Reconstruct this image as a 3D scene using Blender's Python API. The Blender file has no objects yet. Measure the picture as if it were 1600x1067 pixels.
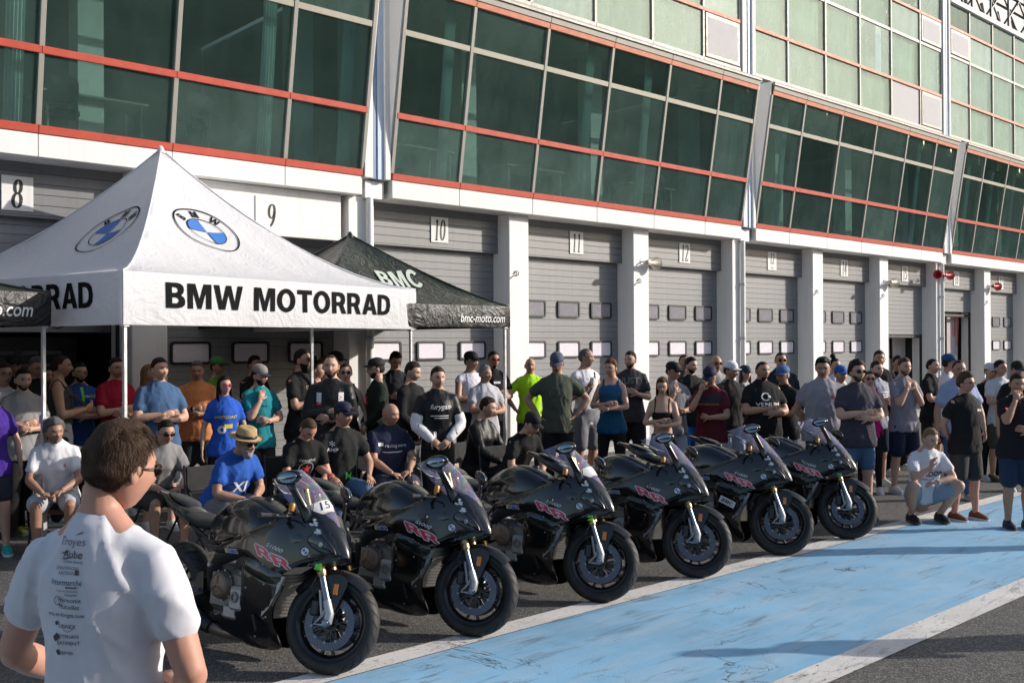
import bpy, bmesh, math, random
import numpy as np
from mathutils import Vector, Matrix, noise, geometry
from mathutils.bvhtree import BVHTree
R = math.radians
sc = bpy.context.scene
col = sc.collection
random.seed(7)

# ------------------------------------------------------------------ camera, sky, sun, exposure
cam_d = bpy.data.cameras.new('camera')
cam = bpy.data.objects.new('camera', cam_d)
col.objects.link(cam)
cam_d.lens = 35.0
cam_d.sensor_width = 36.0
cam_d.clip_start = 0.05
cam_d.clip_end = 2000
cam.matrix_world = Matrix.Translation((0, 0, 2.0)) @ Matrix.Rotation(R(90.2), 4, 'X') @ Matrix.Rotation(R(-0.3), 4, 'Z')
sc.camera = cam

SUN_EL, SUN_DIR = 21.0, Vector((-1.0, -0.09))      # elevation, horizontal travel of the light
wd = bpy.data.worlds.new('World')
sc.world = wd
wd.use_nodes = True
wn = wd.node_tree
for n_ in list(wn.nodes):
    wn.nodes.remove(n_)
sky = wn.nodes.new('ShaderNodeTexSky')
sky.sky_type = 'NISHITA'
sky.sun_disc = False
sky.sun_elevation = R(SUN_EL)
sky.sun_rotation = math.atan2(-SUN_DIR.x, -SUN_DIR.y)
sky.air_density = 1.0
sky.dust_density = 1.6
sky.ozone_density = 1.0
bgn = wn.nodes.new('ShaderNodeBackground')
bgn.inputs['Strength'].default_value = 0.15
won = wn.nodes.new('ShaderNodeOutputWorld')
wn.links.new(sky.outputs[0], bgn.inputs[0])
wn.links.new(bgn.outputs[0], won.inputs[0])
sun_d = bpy.data.lights.new('sun', 'SUN')
sun_d.energy = 4.2
sun_d.angle = R(0.53)
sun_d.color = (1.0, 0.925, 0.84)
sun = bpy.data.objects.new('sun', sun_d)
col.objects.link(sun)
_t = Vector((SUN_DIR.x, SUN_DIR.y, 0)).normalized() * math.cos(R(SUN_EL)) + Vector((0, 0, -math.sin(R(SUN_EL))))
sun.rotation_euler = _t.to_track_quat('-Z', 'Y').to_euler()
sun.location = (30, 3, 14)
sc.view_settings.view_transform = 'Standard'
sc.view_settings.look = 'None'
sc.view_settings.exposure = 0.28
sc.view_settings.gamma = 1.0
sc.view_settings.use_curve_mapping = False
sc.render.engine = 'CYCLES'
sc.cycles.max_bounces = 8
sc.cycles.transparent_max_bounces = 16

# ------------------------------------------------------------------ helpers
FPX = 1555.6
def hor(x):
    return 543.0 - 0.0052 * x
def gp(x, y):
    """photo pixel of a point on the ground -> world"""
    Z = FPX * 2.0 / (y - hor(x))
    return Vector(((x - 800) / FPX * Z, Z, 0))
def pz(x, Z):
    return Vector(((x - 800) / FPX * Z, Z, 0))

class MB:
    def __init__(s):
        s.v = []; s.f = []; s.m = []
    def add(s, vs, fs, mi=0):
        b = len(s.v)
        s.v.extend([tuple(p) for p in vs])
        s.f.extend([tuple(i + b for i in f) for f in fs])
        s.m.extend([mi] * len(fs))
        return s
    def box(s, a, b, mi=0, M=None):
        x0, y0, z0 = a; x1, y1, z1 = b
        vs = [(x0,y0,z0),(x1,y0,z0),(x1,y1,z0),(x0,y1,z0),(x0,y0,z1),(x1,y0,z1),(x1,y1,z1),(x0,y1,z1)]
        if M is not None: vs = [M @ Vector(p) for p in vs]
        return s.add(vs, [(0,3,2,1),(4,5,6,7),(0,1,5,4),(1,2,6,5),(2,3,7,6),(3,0,4,7)], mi)
    def cbox(s, c, d, mi=0, M=None):
        return s.box([c[i]-d[i]/2 for i in range(3)], [c[i]+d[i]/2 for i in range(3)], mi, M)
    def bbox(s, a, b, r=0.01, mi=0, M=None):
        """box with chamfered edges"""
        bm = bmesh.new()
        x0,y0,z0 = a; x1,y1,z1 = b
        bmesh.ops.create_cube(bm, size=1, matrix=Matrix.Translation(((x0+x1)/2,(y0+y1)/2,(z0+z1)/2)) @ Matrix.Diagonal((x1-x0,y1-y0,z1-z0,1)))
        bmesh.ops.bevel(bm, geom=bm.edges[:], offset=r, segments=1, affect='EDGES')
        vs = [v.co.copy() for v in bm.verts]
        if M is not None: vs = [M @ p for p in vs]
        bm.verts.index_update()
        fs = [[v.index for v in f.verts] for f in bm.faces]
        bm.free()
        return s.add(vs, fs, mi)
    def rings(s, rings, cap=True, mi=0, closed=True):
        """loft equal-length rings of points"""
        n = len(rings[0]); b = []
        vs = [p for r in rings for p in r]
        fs = []
        k = n if closed else n - 1
        for i in range(len(rings)-1):
            for j in range(k):
                a, c = i*n+j, i*n+(j+1) % n
                fs.append((a, c, c+n, a+n))
        if cap and closed:
            fs.append(tuple(range(n))[::-1])
            fs.append(tuple((len(rings)-1)*n + j for j in range(n)))
        return s.add(vs, fs, mi)
    def tube(s, pts, rad, n=8, mi=0, cap=True, M=None, up=None, flat=1.0):
        """swept tube through pts, radius scalar or list; flat scales the second axis"""
        pts = [Vector(p) for p in pts]
        if not hasattr(rad, '__len__'): rad = [rad]*len(pts)
        rr = []
        prev = None
        for i, p in enumerate(pts):
            if i == 0: d = pts[1]-p
            elif i == len(pts)-1: d = p-pts[i-1]
            else: d = (pts[i+1]-p).normalized() + (p-pts[i-1]).normalized()
            d.normalize()
            if prev is None:
                u = Vector(up) if up is not None else (Vector((0,0,1)) if abs(d.z) < .9 else Vector((1,0,0)))
            else: u = prev
            a = (u - d*u.dot(d)).normalized(); prev = a
            b = d.cross(a)
            rr.append([p + (a*math.cos(2*math.pi*k/n) + b*math.sin(2*math.pi*k/n)*flat)*rad[i] for k in range(n)])
        if M is not None: rr = [[M @ q for q in r] for r in rr]
        return s.rings(rr, cap, mi)
    def lathe(s, prof, n=24, M=None, mi=0, axis='y', closed=False):
        """profile (r, h) revolved about axis"""
        rr = []
        for k in range(n):
            a = 2*math.pi*k/n; c, d = math.cos(a), math.sin(a)
            ring = []
            for r, h in prof:
                if axis == 'y': p = Vector((r*c, h, r*d))
                elif axis == 'z': p = Vector((r*c, r*d, h))
                else: p = Vector((h, r*c, r*d))
                ring.append(M @ p if M is not None else p)
            rr.append(ring)
        m = len(prof); vs = [p for r in rr for p in r]; fs = []
        e = m if closed else m-1
        for k in range(n):
            k2 = (k+1) % n
            for j in range(e):
                j2 = (j+1) % m
                fs.append((k*m+j, k*m+j2, k2*m+j2, k2*m+j))
        return s.add(vs, fs, mi)
    def prism(s, poly, a, b, axis='y', mi=0, M=None):
        """2D polygon extruded along axis between a and b"""
        def mk(p, h):
            if axis == 'y': q = Vector((p[0], h, p[1]))
            elif axis == 'z': q = Vector((p[0], p[1], h))
            else: q = Vector((h, p[0], p[1]))
            return M @ q if M is not None else q
        n = len(poly)
        vs = [mk(p, a) for p in poly] + [mk(p, b) for p in poly]
        fs = [tuple(range(n)), tuple(range(2*n-1, n-1, -1))] + [(i, i+n, (i+1) % n + n, (i+1) % n) for i in range(n)]
        return s.add(vs, fs, mi)
    def ellips(s, c, r, nu=12, nv=8, M=None, mi=0):
        rr = []
        for i in range(nv+1):
            t = math.pi*(i+.0)/nv
            t = min(max(t, .02), math.pi-.02)
            ring = []
            for j in range(nu):
                a = 2*math.pi*j/nu
                p = Vector((c[0]+r[0]*math.sin(t)*math.cos(a), c[1]+r[1]*math.sin(t)*math.sin(a), c[2]-r[2]*math.cos(t)))
                ring.append(M @ p if M is not None else p)
            rr.append(ring)
        return s.rings(rr, True, mi)
    def mesh(s, name, mats, smooth=False, fix=True):
        me = bpy.data.meshes.new(name)
        me.from_pydata(s.v, [], s.f)
        if not hasattr(mats, '__len__'): mats = [mats]
        for m in mats: me.materials.append(m)
        if len(mats) > 1: me.polygons.foreach_set('material_index', s.m)
        if fix:
            bm = bmesh.new(); bm.from_mesh(me)
            bmesh.ops.recalc_face_normals(bm, faces=bm.faces[:])
            bm.to_mesh(me); bm.free()
        if smooth: shade(me, smooth)
        me.update()
        return me
    def build(s, name, mats, parent=None, smooth=False, fix=True):
        return link(name, s.mesh(name, mats, smooth, fix), parent)

def shade(me, ang=True):
    me.polygons.foreach_set('use_smooth', [True]*len(me.polygons))
    if ang is not True:
        bm = bmesh.new(); bm.from_mesh(me)
        a = R(ang)
        for e in bm.edges:
            if len(e.link_faces) == 2 and e.calc_face_angle(0) > a: e.smooth = False
        bm.to_mesh(me); bm.free()

def link(name, me, parent=None, loc=None, rot=None):
    o = bpy.data.objects.new(name, me)
    col.objects.link(o)
    if parent is not None: o.parent = parent
    if loc is not None: o.location = loc
    if rot is not None: o.rotation_euler = rot
    return o
def tag(o, label=None, cat=None, group=None, kind=None):
    if label: o['label'] = label
    if cat: o['category'] = cat
    if group: o['group'] = group
    if kind: o['kind'] = kind
    return o
def thing(name, label, cat, loc=(0,0,0), rz=0, group=None):
    o = link(name, None, None, loc, (0, 0, rz))
    o.empty_display_size = .1
    return tag(o, label, cat, group)
def part(name, parent, loc=(0,0,0), rot=(0,0,0)):
    o = link(name, None, parent, loc, rot); o.empty_display_size = .1
    return o
def copy_tree(o, parent=None):
    c = o.copy(); col.objects.link(c); c.parent = parent
    for ch in list(o.children): copy_tree(ch, c)
    return c

# ------------------------------------------------------------------ materials
class NT:
    """tiny node helper"""
    def __init__(s, name):
        s.mat = bpy.data.materials.new(name); s.mat.use_nodes = True
        s.t = s.mat.node_tree; s.b = s.t.nodes['Principled BSDF']; s.o = s.t.nodes['Material Output']
        s.tc = None
    def n(s, typ, **k):
        nd = s.t.nodes.new('ShaderNode'+typ)
        for a, v in k.items():
            if a in nd.inputs: s.set(nd.inputs[a], v)
            else: setattr(nd, a, v)
        return nd
    def set(s, inp, v):
        if isinstance(v, bpy.types.NodeSocket): s.t.links.new(v, inp)
        elif isinstance(v, bpy.types.Node): s.t.links.new(v.outputs[0], inp)
        else:
            if hasattr(inp.default_value, '__len__') and hasattr(v, '__len__') and len(inp.default_value) == 4 and len(v) == 3: v = (*v, 1)
            inp.default_value = v
    def coord(s, which='Object', scale=(1,1,1), loc=(0,0,0), rot=(0,0,0)):
        if s.tc is None: s.tc = s.t.nodes.new('ShaderNodeTexCoord')
        mp = s.t.nodes.new('ShaderNodeMapping')
        s.t.links.new(s.tc.outputs[which], mp.inputs[0])
        mp.inputs['Scale'].default_value = scale; mp.inputs['Location'].default_value = loc; mp.inputs['Rotation'].default_value = rot
        return mp.outputs[0]
    def noise(s, vec, scale, detail=4, rough=.55, dist=0):
        nd = s.n('TexNoise'); s.set(nd.inputs['Vector'], vec)
        nd.inputs['Scale'].default_value = scale; nd.inputs['Detail'].default_value = detail
        nd.inputs['Roughness'].default_value = rough; nd.inputs['Distortion'].default_value = dist
        return nd.outputs['Fac']
    def ramp(s, fac, stops):
        nd = s.n('ValToRGB'); s.set(nd.inputs[0], fac)
        e = nd.color_ramp.elements
        while len(e) < len(stops): e.new(.5)
        for i, (p, c) in enumerate(stops):
            e[i].position = p
            if not hasattr(c, '__len__'): c = (c, c, c)
            e[i].color = (*c, 1)
        return nd.outputs[0]
    def mix(s, fac, a, b, blend='MIX'):
        nd = s.n('MixRGB', blend_type=blend); s.set(nd.inputs[0], fac); s.set(nd.inputs[1], a); s.set(nd.inputs[2], b)
        return nd.outputs[0]
    def math(s, op, a, b=0.0, c=None, clamp=False):
        nd = s.n('Math', operation=op, use_clamp=clamp); s.set(nd.inputs[0], a); s.set(nd.inputs[1], b)
        if c is not None: s.set(nd.inputs[2], c)
        return nd.outputs[0]
    def bump(s, h, strength=.3, dist=.01):
        nd = s.n('Bump'); s.set(nd.inputs['Height'], h)
        nd.inputs['Strength'].default_value = strength; nd.inputs['Distance'].default_value = dist
        s.t.links.new(nd.outputs[0], s.b.inputs['Normal'])
        return nd
    def p(s, **k):
        for a, v in k.items(): s.set(s.b.inputs[a.replace('_', ' ')], v)
        return s

MC = {}
def paint(name, c, rough=.5, metal=0, var=.12, scale=3, bump=0, bscale=60, coat=0, spec=None, dirt=0):
    """plain painted or moulded surface with mild mottling, roughness change and optional grain"""
    if name in MC: return MC[name]
    t = NT(name)
    v = t.coord()
    nz = t.noise(v, scale, 5, .6)
    base = t.mix(t.math('MULTIPLY', nz, 1.0), tuple(x*(1-var) for x in c), tuple(min(1, x*(1+var)) for x in c))
    if dirt:
        st = t.noise(t.coord(scale=(6, 6, .6)), 2.0, 6, .7)
        base = t.mix(t.math('MULTIPLY', t.ramp(st, [(.5, 0), (.8, 1)]), dirt), base, tuple(x*.45 for x in c))
    t.p(Base_Color=base, Metallic=metal, Roughness=t.ramp(t.noise(v, scale*4, 3), [(.3, max(0, rough-.07)), (.7, min(1, rough+.07))]))
    if coat: t.p(Coat_Weight=coat, Coat_Roughness=.03)
    if spec is not None: t.b.inputs['Specular IOR Level'].default_value = spec
    if bump: t.bump(t.noise(v, bscale, 3), bump, .004)
    MC[name] = t.mat
    return t.mat
# ------------------------------------------------------------------ materials of the place
def m_asphalt():
    t = NT('asphalt'); v = t.coord()
    fine = t.noise(v, 110, 4, .85); mid = t.noise(v, 9, 5, .6); big = t.noise(v, .35, 4, .6)
    vor = t.n('TexVoronoi'); t.set(vor.inputs['Vector'], v); vor.inputs['Scale'].default_value = 95
    stone = t.n('SeparateColor'); t.set(stone.inputs[0], vor.outputs['Color'])
    c = t.ramp(fine, [(.36, (.022,.022,.022)), (.52, (.112,.106,.10)), (.66, (.30,.28,.255))])
    c = t.mix(.6, c, t.ramp(stone.outputs[0], [(.2, (.025,.024,.024)), (.6, (.09,.085,.08)), (.9, (.30,.28,.26))]))
    c = t.mix(t.math('MULTIPLY', mid, .35), c, (.06,.058,.055))
    c = t.mix(t.ramp(big, [(.4, 0), (.65, .45)]), c, t.mix(.5, c, (.028,.028,.028)))
    c = t.mix(t.ramp(t.noise(t.coord(scale=(1,1,1), loc=(4,9,0)), .9, 6, .65), [(.6, 0), (.75, .35)]), c, (.015,.015,.016))
    t.p(Base_Color=c, Roughness=t.ramp(fine, [(.3, .95), (.7, .72)]))
    h = t.math('ADD', t.math('MULTIPLY', vor.outputs['Distance'], 1.0), fine)
    t.bump(h, .6, .005)
    return t.mat
def m_lane(name, c, wear, chips):
    t = NT(name); v = t.coord()
    fine = t.noise(v, 90, 4, .7); mid = t.noise(v, 2.2, 6, .6); big = t.noise(t.coord(loc=(3,1,0)), .55, 4, .6)
    base = t.mix(t.ramp(big, [(.35, 0), (.65, 1)]), tuple(x*.80 for x in c), tuple(min(1, x*1.12+.015) for x in c))
    base = t.mix(t.ramp(t.noise(t.coord(scale=(.5,3,1), loc=(7,2,0)), 1.6, 6, .65), [(.45, 0), (.70, .75)]), base, tuple(min(.8, x*.55+.24) for x in c))
    base = t.mix(t.ramp(mid, [(.55, 0), (.8, .35)]), base, (.10,.11,.12))
    base = t.mix(t.ramp(t.noise(t.coord(scale=(.35,2.4,1), loc=(1,5,0)), 3.5, 7, .7, 1.2), [(.56, 0), (.68, .7)]), base, (.09,.11,.13))
    # cracks: thin zero lines of a warped noise, broken up
    wv = t.noise(t.coord(loc=(2,6,0), scale=(.8,1,1)), .75, 8, .62, .6)
    cr = t.math('ABSOLUTE', t.math('SUBTRACT', wv, .5))
    line = t.ramp(cr, [(0.0, 1), (.004, 0)])
    brk = t.ramp(t.noise(t.coord(loc=(9,2,0)), 1.1, 3), [(.53, 0), (.60, 1)])
    line = t.math('MULTIPLY', line, brk)
    # small chips through to the asphalt, long across the lane
    ch = t.noise(t.coord(scale=(1.0,2.6,1), loc=(11,3,0)), 16, 5, .75)
    chip = t.ramp(ch, [(chips, 0), (chips+.03, 1)])
    patch = t.ramp(t.noise(t.coord(loc=(5,5,5)), 1.3, 4), [(.38, 0), (.62, 1)])
    chip = t.math('MULTIPLY', chip, t.math('ADD', t.math('MULTIPLY', patch, .8), .2 if wear else .0))
    k = t.math('MAXIMUM', line, chip)
    grit = t.ramp(fine, [(.60, 0), (.74, .5 if wear else .42)])
    base = t.mix(grit, base, (.12,.12,.12))
    cc = t.mix(k, base, (.022,.02,.018))
    t.p(Base_Color=cc, Roughness=t.ramp(mid, [(.3, .62), (.7, .85)]))
    t.bump(t.math('SUBTRACT', t.math('MULTIPLY', fine, .6), k), .6, .006)
    return t.mat
def m_white_wall():
    t = NT('white_wall_paint'); v = t.coord()
    st = t.noise(t.coord(scale=(5,5,.35)), 1.5, 6, .65)
    c = t.mix(t.ramp(st, [(.5, 0), (.8, .5)]), (.77,.76,.75), (.50,.47,.43))
    c = t.mix(t.ramp(t.noise(v, 5, 6, .7), [(.62, 0), (.8, .3)]), c, (.42,.40,.37))
    t.p(Base_Color=c, Roughness=.7)
    t.bump(t.noise(v, 40, 4), .15, .004)
    return t.mat
def m_glass(name, tint, rough=.015, wav=.5, dirt=.35, haze=(.10,.2,.16), refl=(.07,.85)):
    """tinted glass: see-through colour, a sharp surface reflection and a film of dirt"""
    t = NT(name); t.t.nodes.remove(t.b)
    v = t.coord()
    bn = t.n('Bump'); t.set(bn.inputs['Height'], t.noise(t.coord(scale=(1,1,.5)), 1.3, 3, .5, .6)); bn.inputs['Strength'].default_value = wav; bn.inputs['Distance'].default_value = .02
    tr = t.n('BsdfTransparent', Color=tint)
    gl = t.n('BsdfGlossy', Roughness=rough, Color=(.9,1,.96)); t.set(gl.inputs['Normal'], bn)
    oi = t.n('ObjectInfo')
    di = t.n('BsdfDiffuse'); t.set(di.inputs['Color'], t.mix(oi.outputs['Random'], tuple(x*.7 for x in haze), tuple(min(1, x*1.5+.01) for x in haze)))
    lw = t.n('LayerWeight', Blend=.5); t.set(lw.inputs['Normal'], bn)
    fr = t.math('ADD', t.math('MULTIPLY', t.math('POWER', lw.outputs['Facing'], 3.0), refl[1]), refl[0], clamp=True)
    dm = t.math('MULTIPLY', t.math('MULTIPLY', t.ramp(t.noise(t.coord(scale=(1,1,.6)), 1.6, 7, .7), [(.35, .45), (.75, 1)]), dirt), t.math('ADD', t.math('MULTIPLY', oi.outputs['Random'], .9), .55))
    m1 = t.n('MixShader'); t.set(m1.inputs[0], dm); t.set(m1.inputs[1], tr); t.set(m1.inputs[2], di)
    m2 = t.n('MixShader'); t.set(m2.inputs[0], fr); t.set(m2.inputs[1], m1); t.set(m2.inputs[2], gl)
    t.t.links.new(m2.outputs[0], t.o.inputs[0])
    return t.mat

MA = m_asphalt()
MBLUE = m_lane('blue_lane_paint', (.20,.41,.595), False, .685)
MLINE = m_lane('white_line_paint', (.66,.63,.60), True, .585)
MWALL = m_white_wall()
MWHITE = paint('white_panel', (.74,.735,.72), .75, var=.05, dirt=.22)
MGREY = paint('grey_shutter', (.235,.236,.243), .42, var=.10, dirt=.5)
MGREYD = paint('grey_shutter_box', (.21,.21,.215), .42, var=.06, dirt=.35)
MRED = paint('red_trim', (.50,.075,.045), .45, var=.12, dirt=.3)
MREDF = paint('faded_red_trim', (.52,.17,.09), .6, var=.15, dirt=.2)
MFRAME = paint('grey_beige_frame', (.29,.275,.245), .5, var=.1, dirt=.25)
MFRAMEG = paint('green_beige_frame', (.36,.34,.27), .5, var=.12, dirt=.3)
MBLK = paint('black_rubber', (.012,.012,.013), .5)
MCOLB = paint('blue_channel', (.12,.19,.33), .4, var=.08, dirt=.2)
MCOLL = paint('pale_blue_channel', (.42,.52,.66), .45, var=.08, dirt=.2)
MGLD = m_glass('dark_green_glass', (.76,.87,.84), dirt=.26, haze=(.125,.195,.175), refl=(.10,1.0), wav=.9)
MGLL = m_glass('pale_green_glass', (.82,.91,.87), dirt=.6, haze=(.33,.40,.365), wav=.8, refl=(.03,.10))
MBLIND = paint('pale_blind', (.56,.61,.58), .8, var=.15, scale=1.5)
MFROST = paint('frosted_vent_pane', (.46,.45,.46), .8, var=.06)
MROOM = paint('green_grey_room_wall', (.45,.50,.47), .9)
MROOML = paint('pale_room_column', (.75,.8,.77), .9)
MPLEX = paint('door_window_pane', (.74,.70,.76), .25, var=.08, coat=.5)
MPLEXD = paint('upper_door_window_pane', (.26,.25,.28), .2, var=.35, scale=8, coat=.6)
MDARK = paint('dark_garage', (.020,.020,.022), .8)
MINK = paint('black_ink', (.012,.012,.012), .5)
MZINC = paint('zinc_pipe', (.50,.50,.52), .4, .3, dirt=.3)
MCONC = paint('pale_concrete', (.42,.40,.37), .85, var=.2, scale=2, bump=.3)

# ------------------------------------------------------------------ frame of the pit building: x along the facade, y into it, z up
PHI = 42.45
P0 = Vector((-19.85, 0, 0))
FM = Matrix.Translation(P0) @ Matrix.Rotation(R(PHI), 4, 'Z')
def F(s, n, z=0):                       # s along, n out towards the lane
    return FM @ Vector((s, -n, z))

# ground
g = MB(); g.add([(-200,-200,0),(200,-200,0),(200,200,0),(-200,200,0)], [(0,1,2,3)])
tag(g.build('ground', MA, fix=False), kind='structure')
def strip(name, n0, n1, z, mat, s0=-60, s1=160):
    m = MB(); m.add([(s0,-n1,z),(s1,-n1,z),(s1,-n0,z),(s0,-n0,z)], [(0,1,2,3)])
    o = m.build(name, mat, fix=False); o.matrix_world = FM
    tag(o, kind='structure'); return o
strip('blue_lane', 8.28, 10.09, .004, MBLUE)
strip('white_line', 8.075, 8.28, .008, MLINE)
strip('white_line', 10.09, 10.32, .008, MLINE)
strip('white_line', 1.55, 1.65, .004, MLINE)
kb = MB(); kb.bbox((-20,-.95,-.05), (90,.2,.09), .015)
o = kb.build('pavement', MCONC); o.matrix_world = FM; tag(o, kind='structure')

# ------------------------------------------------------------------ numerals with thick and thin strokes
def stroke_poly(pts, thick, thin):
    """ribbon along pts whose width is thick on upright runs and thin on level ones -> list of quads"""
    P = [Vector((p[0], p[1])) for p in pts]
    L, Rr = [], []
    for i, p in enumerate(P):
        d = (P[min(i+1, len(P)-1)] - P[max(i-1, 0)]).normalized()
        w = (thin + (thick-thin)*abs(d.y)**1.6)/2
        nn = Vector((-d.y, d.x))*w
        L.append(p+nn); Rr.append(p-nn)
    return L, Rr
def arc(cx, cy, rx, ry, a0, a1, n=16):
    return [(cx+rx*math.cos(R(a0+(a1-a0)*i/n)), cy+ry*math.sin(R(a0+(a1-a0)*i/n))) for i in range(n+1)]
DIG = {  # strokes in a 0..0.5 x 0..1 box
 '0': [arc(.25,.5,.19,.46,0,360,28)],
 '1': [[(.26,.97),(.26,.5),(.26,.03)], [(.12,.86),(.2,.9),(.26,.97)], [(.12,.015),(.26,.02),(.40,.015)]],
 '2': [arc(.25,.73,.18,.235,165,-20,14)+[(.36,.5),(.2,.22),(.07,.04)], [(.07,.05),(.25,.045),(.44,.05),(.44,.16)]],
 '4': [[(.33,.97),(.33,.5),(.33,.03)], [(.33,.95),(.18,.6),(.05,.28)], [(.05,.27),(.25,.27),(.46,.27)], [(.22,.02),(.33,.02),(.44,.02)]],
 '5': [[(.12,.95),(.12,.75),(.11,.54)], [(.12,.94),(.27,.92),(.42,.94)], arc(.22,.33,.20,.27,115,-150,18)],
 '6': [arc(.26,.30,.18,.26,0,360,22), arc(.45,.40,.38,.56,115,180,10)],
 '7': [[(.06,.82),(.07,.93),(.25,.93),(.45,.93)], [(.45,.93),(.30,.6),(.2,.03)]],
 '8': [arc(.25,.73,.145,.225,0,360,22), arc(.25,.26,.185,.24,0,360,24)],
 '9': [arc(.25,.69,.18,.27,0,360,22), arc(.05,.60,.38,.56,-65,10,10)],
}
def numeral_mesh(txt, h, xs, slant=.16, mi=0):
    """meshes digits in the x,z plane facing -y"""
    m = MB(); x = 0
    tot = len(txt)*.56-.06
    for ch in txt:
        for st in DIG[ch]:
            L, Q = stroke_poly(st, .165, .05)
            for i in range(len(L)-1):
                q = [L[i], L[i+1], Q[i+1], Q[i]]
                m.add([(((p.x+x-tot/2)*xs + (p.y-.5)*slant)*h, -.002, (p.y-.5)*h) for p in q], [(0,1,2,3)])
        x += .56
    return m

_fc = {}
def text_mesh(txt, size=1.0, bold=0.0, shear=0.0, sx=1.0, track=1.0, ext=0.0, outline=False):
    """flat lettering mesh in x,y (x reading direction), centred"""
    key = (txt, size, bold, shear, sx, track, ext)
    if key in _fc: return _fc[key]
    cu = bpy.data.curves.new('lettering', 'FONT')
    cu.body = txt; cu.size = size; cu.offset = bold*size; cu.shear = shear; cu.space_character = track
    cu.align_x = 'CENTER'; cu.align_y = 'CENTER'; cu.extrude = ext; cu.resolution_u = 3
    o = bpy.data.objects.new('lettering', cu); col.objects.link(o)
    dg = bpy.context.evaluated_depsgraph_get()
    me = bpy.data.meshes.new_from_object(o.evaluated_get(dg))
    v = [Vector((p.co.x*sx, p.co.y, p.co.z)) for p in me.vertices]; f = [tuple(q.vertices) for q in me.polygons]
    bpy.data.objects.remove(o); bpy.data.curves.remove(cu); bpy.data.meshes.remove(me)
    if v:
        x0 = min(p.x for p in v); x1 = max(p.x for p in v); y0 = min(p.y for p in v); y1 = max(p.y for p in v)
        v = [p - Vector(((x0+x1)/2, (y0+y1)/2, 0)) for p in v]
    _fc[key] = (v, f); return v, f

# ------------------------------------------------------------------ the pit building
B = thing('pit_building', 'long white pit building with numbered garage doors under leaning green windows', 'building')
B.matrix_world = FM
BP = 3.34
def pil(k): return 29.79 + BP*(k-11)     # left edge of the pillar right of garage k
KS = range(5, 20)

pm = MB().bbox((0,-.43,0), (.48,.30,4.31), .012).mesh('pillar', MWALL)
for k in range(4, 20):
    link('pillar', pm, B, (pil(k), 0, 0))
# shutter slat: a ribbed strip, shared
def slat_mesh(w, h, d, mat, name):
    prof = [(0,0),(-d,.008),(-d,h-.012),(-d*.6,h-.008),(-d*.6,h),(.03,h),(.03,0)]
    m = MB(); m.prism([(p[0], p[1]) for p in prof], 0, w, axis='x')
    return m.mesh(name, mat)
OW = BP-.48
sl_h = 3.65/31
slat = slat_mesh(OW, sl_h, .008, MGREY, 'slat')
bslat = slat_mesh(OW+.06, .134, .014, MGREYD, 'box_slat')
def rrect(w, h, r, n=4):
    p = []
    for cx, cy, a in ((w/2-r,h/2-r,0),(-w/2+r,h/2-r,90),(-w/2+r,-h/2+r,180),(w/2-r,-h/2+r,270)):
        p += [(cx+r*math.cos(R(a+90*i/n)), cy+r*math.sin(R(a+90*i/n))) for i in range(n+1)]
    return p
def frame_ring(w, h, t, d, r=.05):
    a, b = rrect(w, h, r), rrect(w-2*t, h-2*t, max(.01, r-t*.6))
    m = MB(); n = len(a)
    vs = [(p[0],0,p[1]) for p in a]+[(p[0],-d,p[1]) for p in a]+[(p[0],-d,p[1]) for p in b]+[(p[0],0,p[1]) for p in b]
    fs = []
    for q in range(3):
        for i in range(n): fs.append((q*n+i, q*n+(i+1)%n, (q+1)*n+(i+1)%n, (q+1)*n+i))
    return m.add(vs, fs)
wfr = frame_ring(.60,.325,.035,.028).mesh('window_frame', MBLK)
wpn = MB().prism(rrect(.545,.27,.03), -.016, -.012).mesh('pane', MPLEX)
wpu = MB().prism(rrect(.545,.27,.03), -.016, -.012).mesh('pane', MPLEXD)
LIFT = {8: 3.12, 15: 2.27, 16: 2.92, 6: 3.3}
NUM = {8:'8', 9:'9', 10:'10', 11:'11', 12:'12', 13:'12', 14:'14', 15:'15', 16:'16', 17:'17', 18:'18', 19:'19', 7:'7', 6:'6', 5:'5'}
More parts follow.
